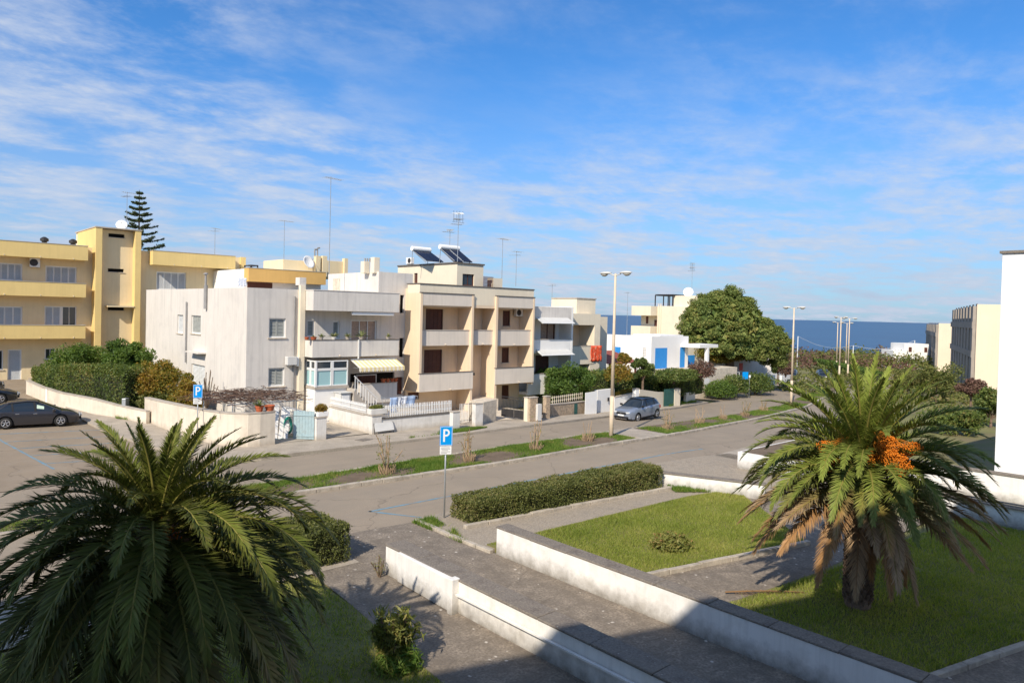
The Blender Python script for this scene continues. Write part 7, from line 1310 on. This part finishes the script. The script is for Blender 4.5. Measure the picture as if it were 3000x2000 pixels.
blades('weeds', [(38.6, 27.25), (55, 30.1), (70, 33.5), (90, 39.4), (90, 41.6), (70, 35.4), (55, 32.1), (38.8, 30.1)], 30000, .13, 'weed_blade', .09, .04, 'green weeds growing on the far part of the median', .5)
blades('weeds', [(-10, 27.4), (5.1, 27.5), (5.6, 28.7), (-10, 29)], 9000, .12, 'weed_blade', .09, .03, 'green weeds on the short median at the left', .6)
blades('weeds', [(23.2, 34.3), (24.5, 35.0), (28, 35.2), (29.5, 34.7), (27.5, 34.3)], 5000, .14, 'weed_blade', PH, .03, 'strip of weeds on the pavement below the patio wall', .5)
blades('weeds', [(54, 38.2), (58, 39.2), (61, 39.9), (60.5, 40.8), (55, 39.4)], 4000, .2, 'weed_blade', PH, .04, 'weeds on the pavement corner under the round sign')
blades('weeds', [(14.3, 20.8), (15.2, 20.9), (15.0, 19.4), (14.5, 18.0), (14.3, 18)], 1500, .14, 'weed_blade', .03, .03, 'weeds along the kerb by the parking sign', 1.2)
blades('weeds', [(26, 18.4), (28.2, 16.4), (27.4, 16.2), (25.5, 17.6)], 3000, .14, 'weed_blade', .08, .03, 'long grass at the foot of the low parapet')
blades('weeds', [(11.6, 49.5), (13, 47.6), (14.5, 47), (14, 50), (12.5, 51.5)], 2500, .2, 'weed_blade', .1, .04, 'green weeds by the gap in the low wall')
# ------------------------------------------------------------------ far scrub, field and gardens by the sea
RNG = np.random.default_rng(3)
def scrub(name, label, x0, x1, d0, d1, h, n, size, mat, kind='stuff', w=3.0, cnt=40):
    Pl = []; Nl = []
    for k in range(cnt):
        x = RNG.uniform(x0, x1); dep = RNG.uniform(d0, d1); c = at(x, 1000, dep); zg = zt(c.x, c.y); r_ = w*RNG.uniform(.6, 1.3); hh = h*RNG.uniform(.6, 1.2); a, b = blob(n//cnt, (c.x, c.y, zg+hh*.3), (r_, r_, hh*.75), shell=.5, amp=.3, zmin=-.3); Pl.append(a); Nl.append(b)
    o = leafcloud(name, np.concatenate(Pl), np.concatenate(Nl), size, mat); o['kind'] = kind; o['label'] = label; o['category'] = 'vegetation'
scrub('coastal_scrub', 'belt of green coastal scrub along the shore', 1700, 2760, 150, 198, 3.4, 26000, .38, 'scrub_leaf', w=5.5, cnt=130)
scrub('bare_scrub', 'reddish leafless shrubs scattered in the coastal belt', 2180, 2760, 140, 190, 3.6, 7000, .3, 'bare_scrub', w=4.0, cnt=22)
scrub('field_scrub', 'low green shrubs over the field beyond the road', 2330, 2900, 80, 145, 1.2, 14000, .26, 'scrub_leaf', w=3.2, cnt=70)
for (x_, y_, dep, rx_, rz_, lb_, m_) in ((2280, 1075, 100, 26, 36, 'dark round tree by the white garden walls at the bend', 'ivy_leaf'), (2745, 1105, 84, 72, 46, 'yellow green shrub mass below the fluted blocks', 'scrub_leaf'), (2660, 1115, 92, 60, 26, 'low green shrubs in the field left of the blocks', 'scrub_leaf'), (2905, 1190, 62, 55, 66, 'dark green tree at the edge of the white block', 'ivy_leaf'), (2800, 1230, 56, 90, 40, 'broad dark hedge behind the right palm', 'ivy_leaf'), (2845, 1140, 70, 46, 34, 'bare reddish tree in front of the nearer fluted block', 'bare_scrub')):
    tree('roadside_tree', lb_, x_, y_, dep, rx_, rz_, 5200, .13, m_, clumps=24, group='trees and shrubs along the far road')
rothedge('far_hedge', 'long clipped green hedge along the curve of the far road', tuple(G(2380, 1078))[:2], tuple(G(2560, 1120))[:2], 2.0, zt(100, 40), 1.3, 1.3, 8000, .14, 'pitto_leaf', .15)
for (pts_, lb_) in (([(2238, 1140, 1100), (2270, 1136, 1098)], 'white garden wall in shade right of the pine trunk'), ([(2255, 1112, 1072), (2300, 1108, 1072)], 'sunlit white garden wall with flowers at the bend'), ([(2290, 1120, 1100), (2320, 1116, 1098)], 'low white wall end by the second lamp')): wallpx('garden_wall', lb_, pts_, .3, 'lime_white', None)
bush('flowering_bush', 'red flowering bush over the white garden wall at the bend', tuple(at(2302, 1085, 98)), (1.3, 1.0, 1.0), 900, .12, 'bare_scrub')
w_ = T('utility_line', 'telegraph poles with sagging wires before the sea', 'utility line', tuple(at(2338, 1010, 150))); pts_ = [at(2338, 985, 150), at(2500, 1012, 160), at(2680, 997, 160)]
for q in pts_: mb = MB(); mb.tube((q.x, q.y, zt(q.x, q.y)), q, .09); mb.build('pole', 'sign_white', w_)
for a, b in zip(pts_[:-1], pts_[1:]):
    mb = MB(); L_ = [a.lerp(b, k/10)-Vector((0, 0, 1.3*math.sin(math.pi*k/10))) for k in range(11)]; mb.path(L_, .025, 4); mb.build('wire', 'sign_white', w_)
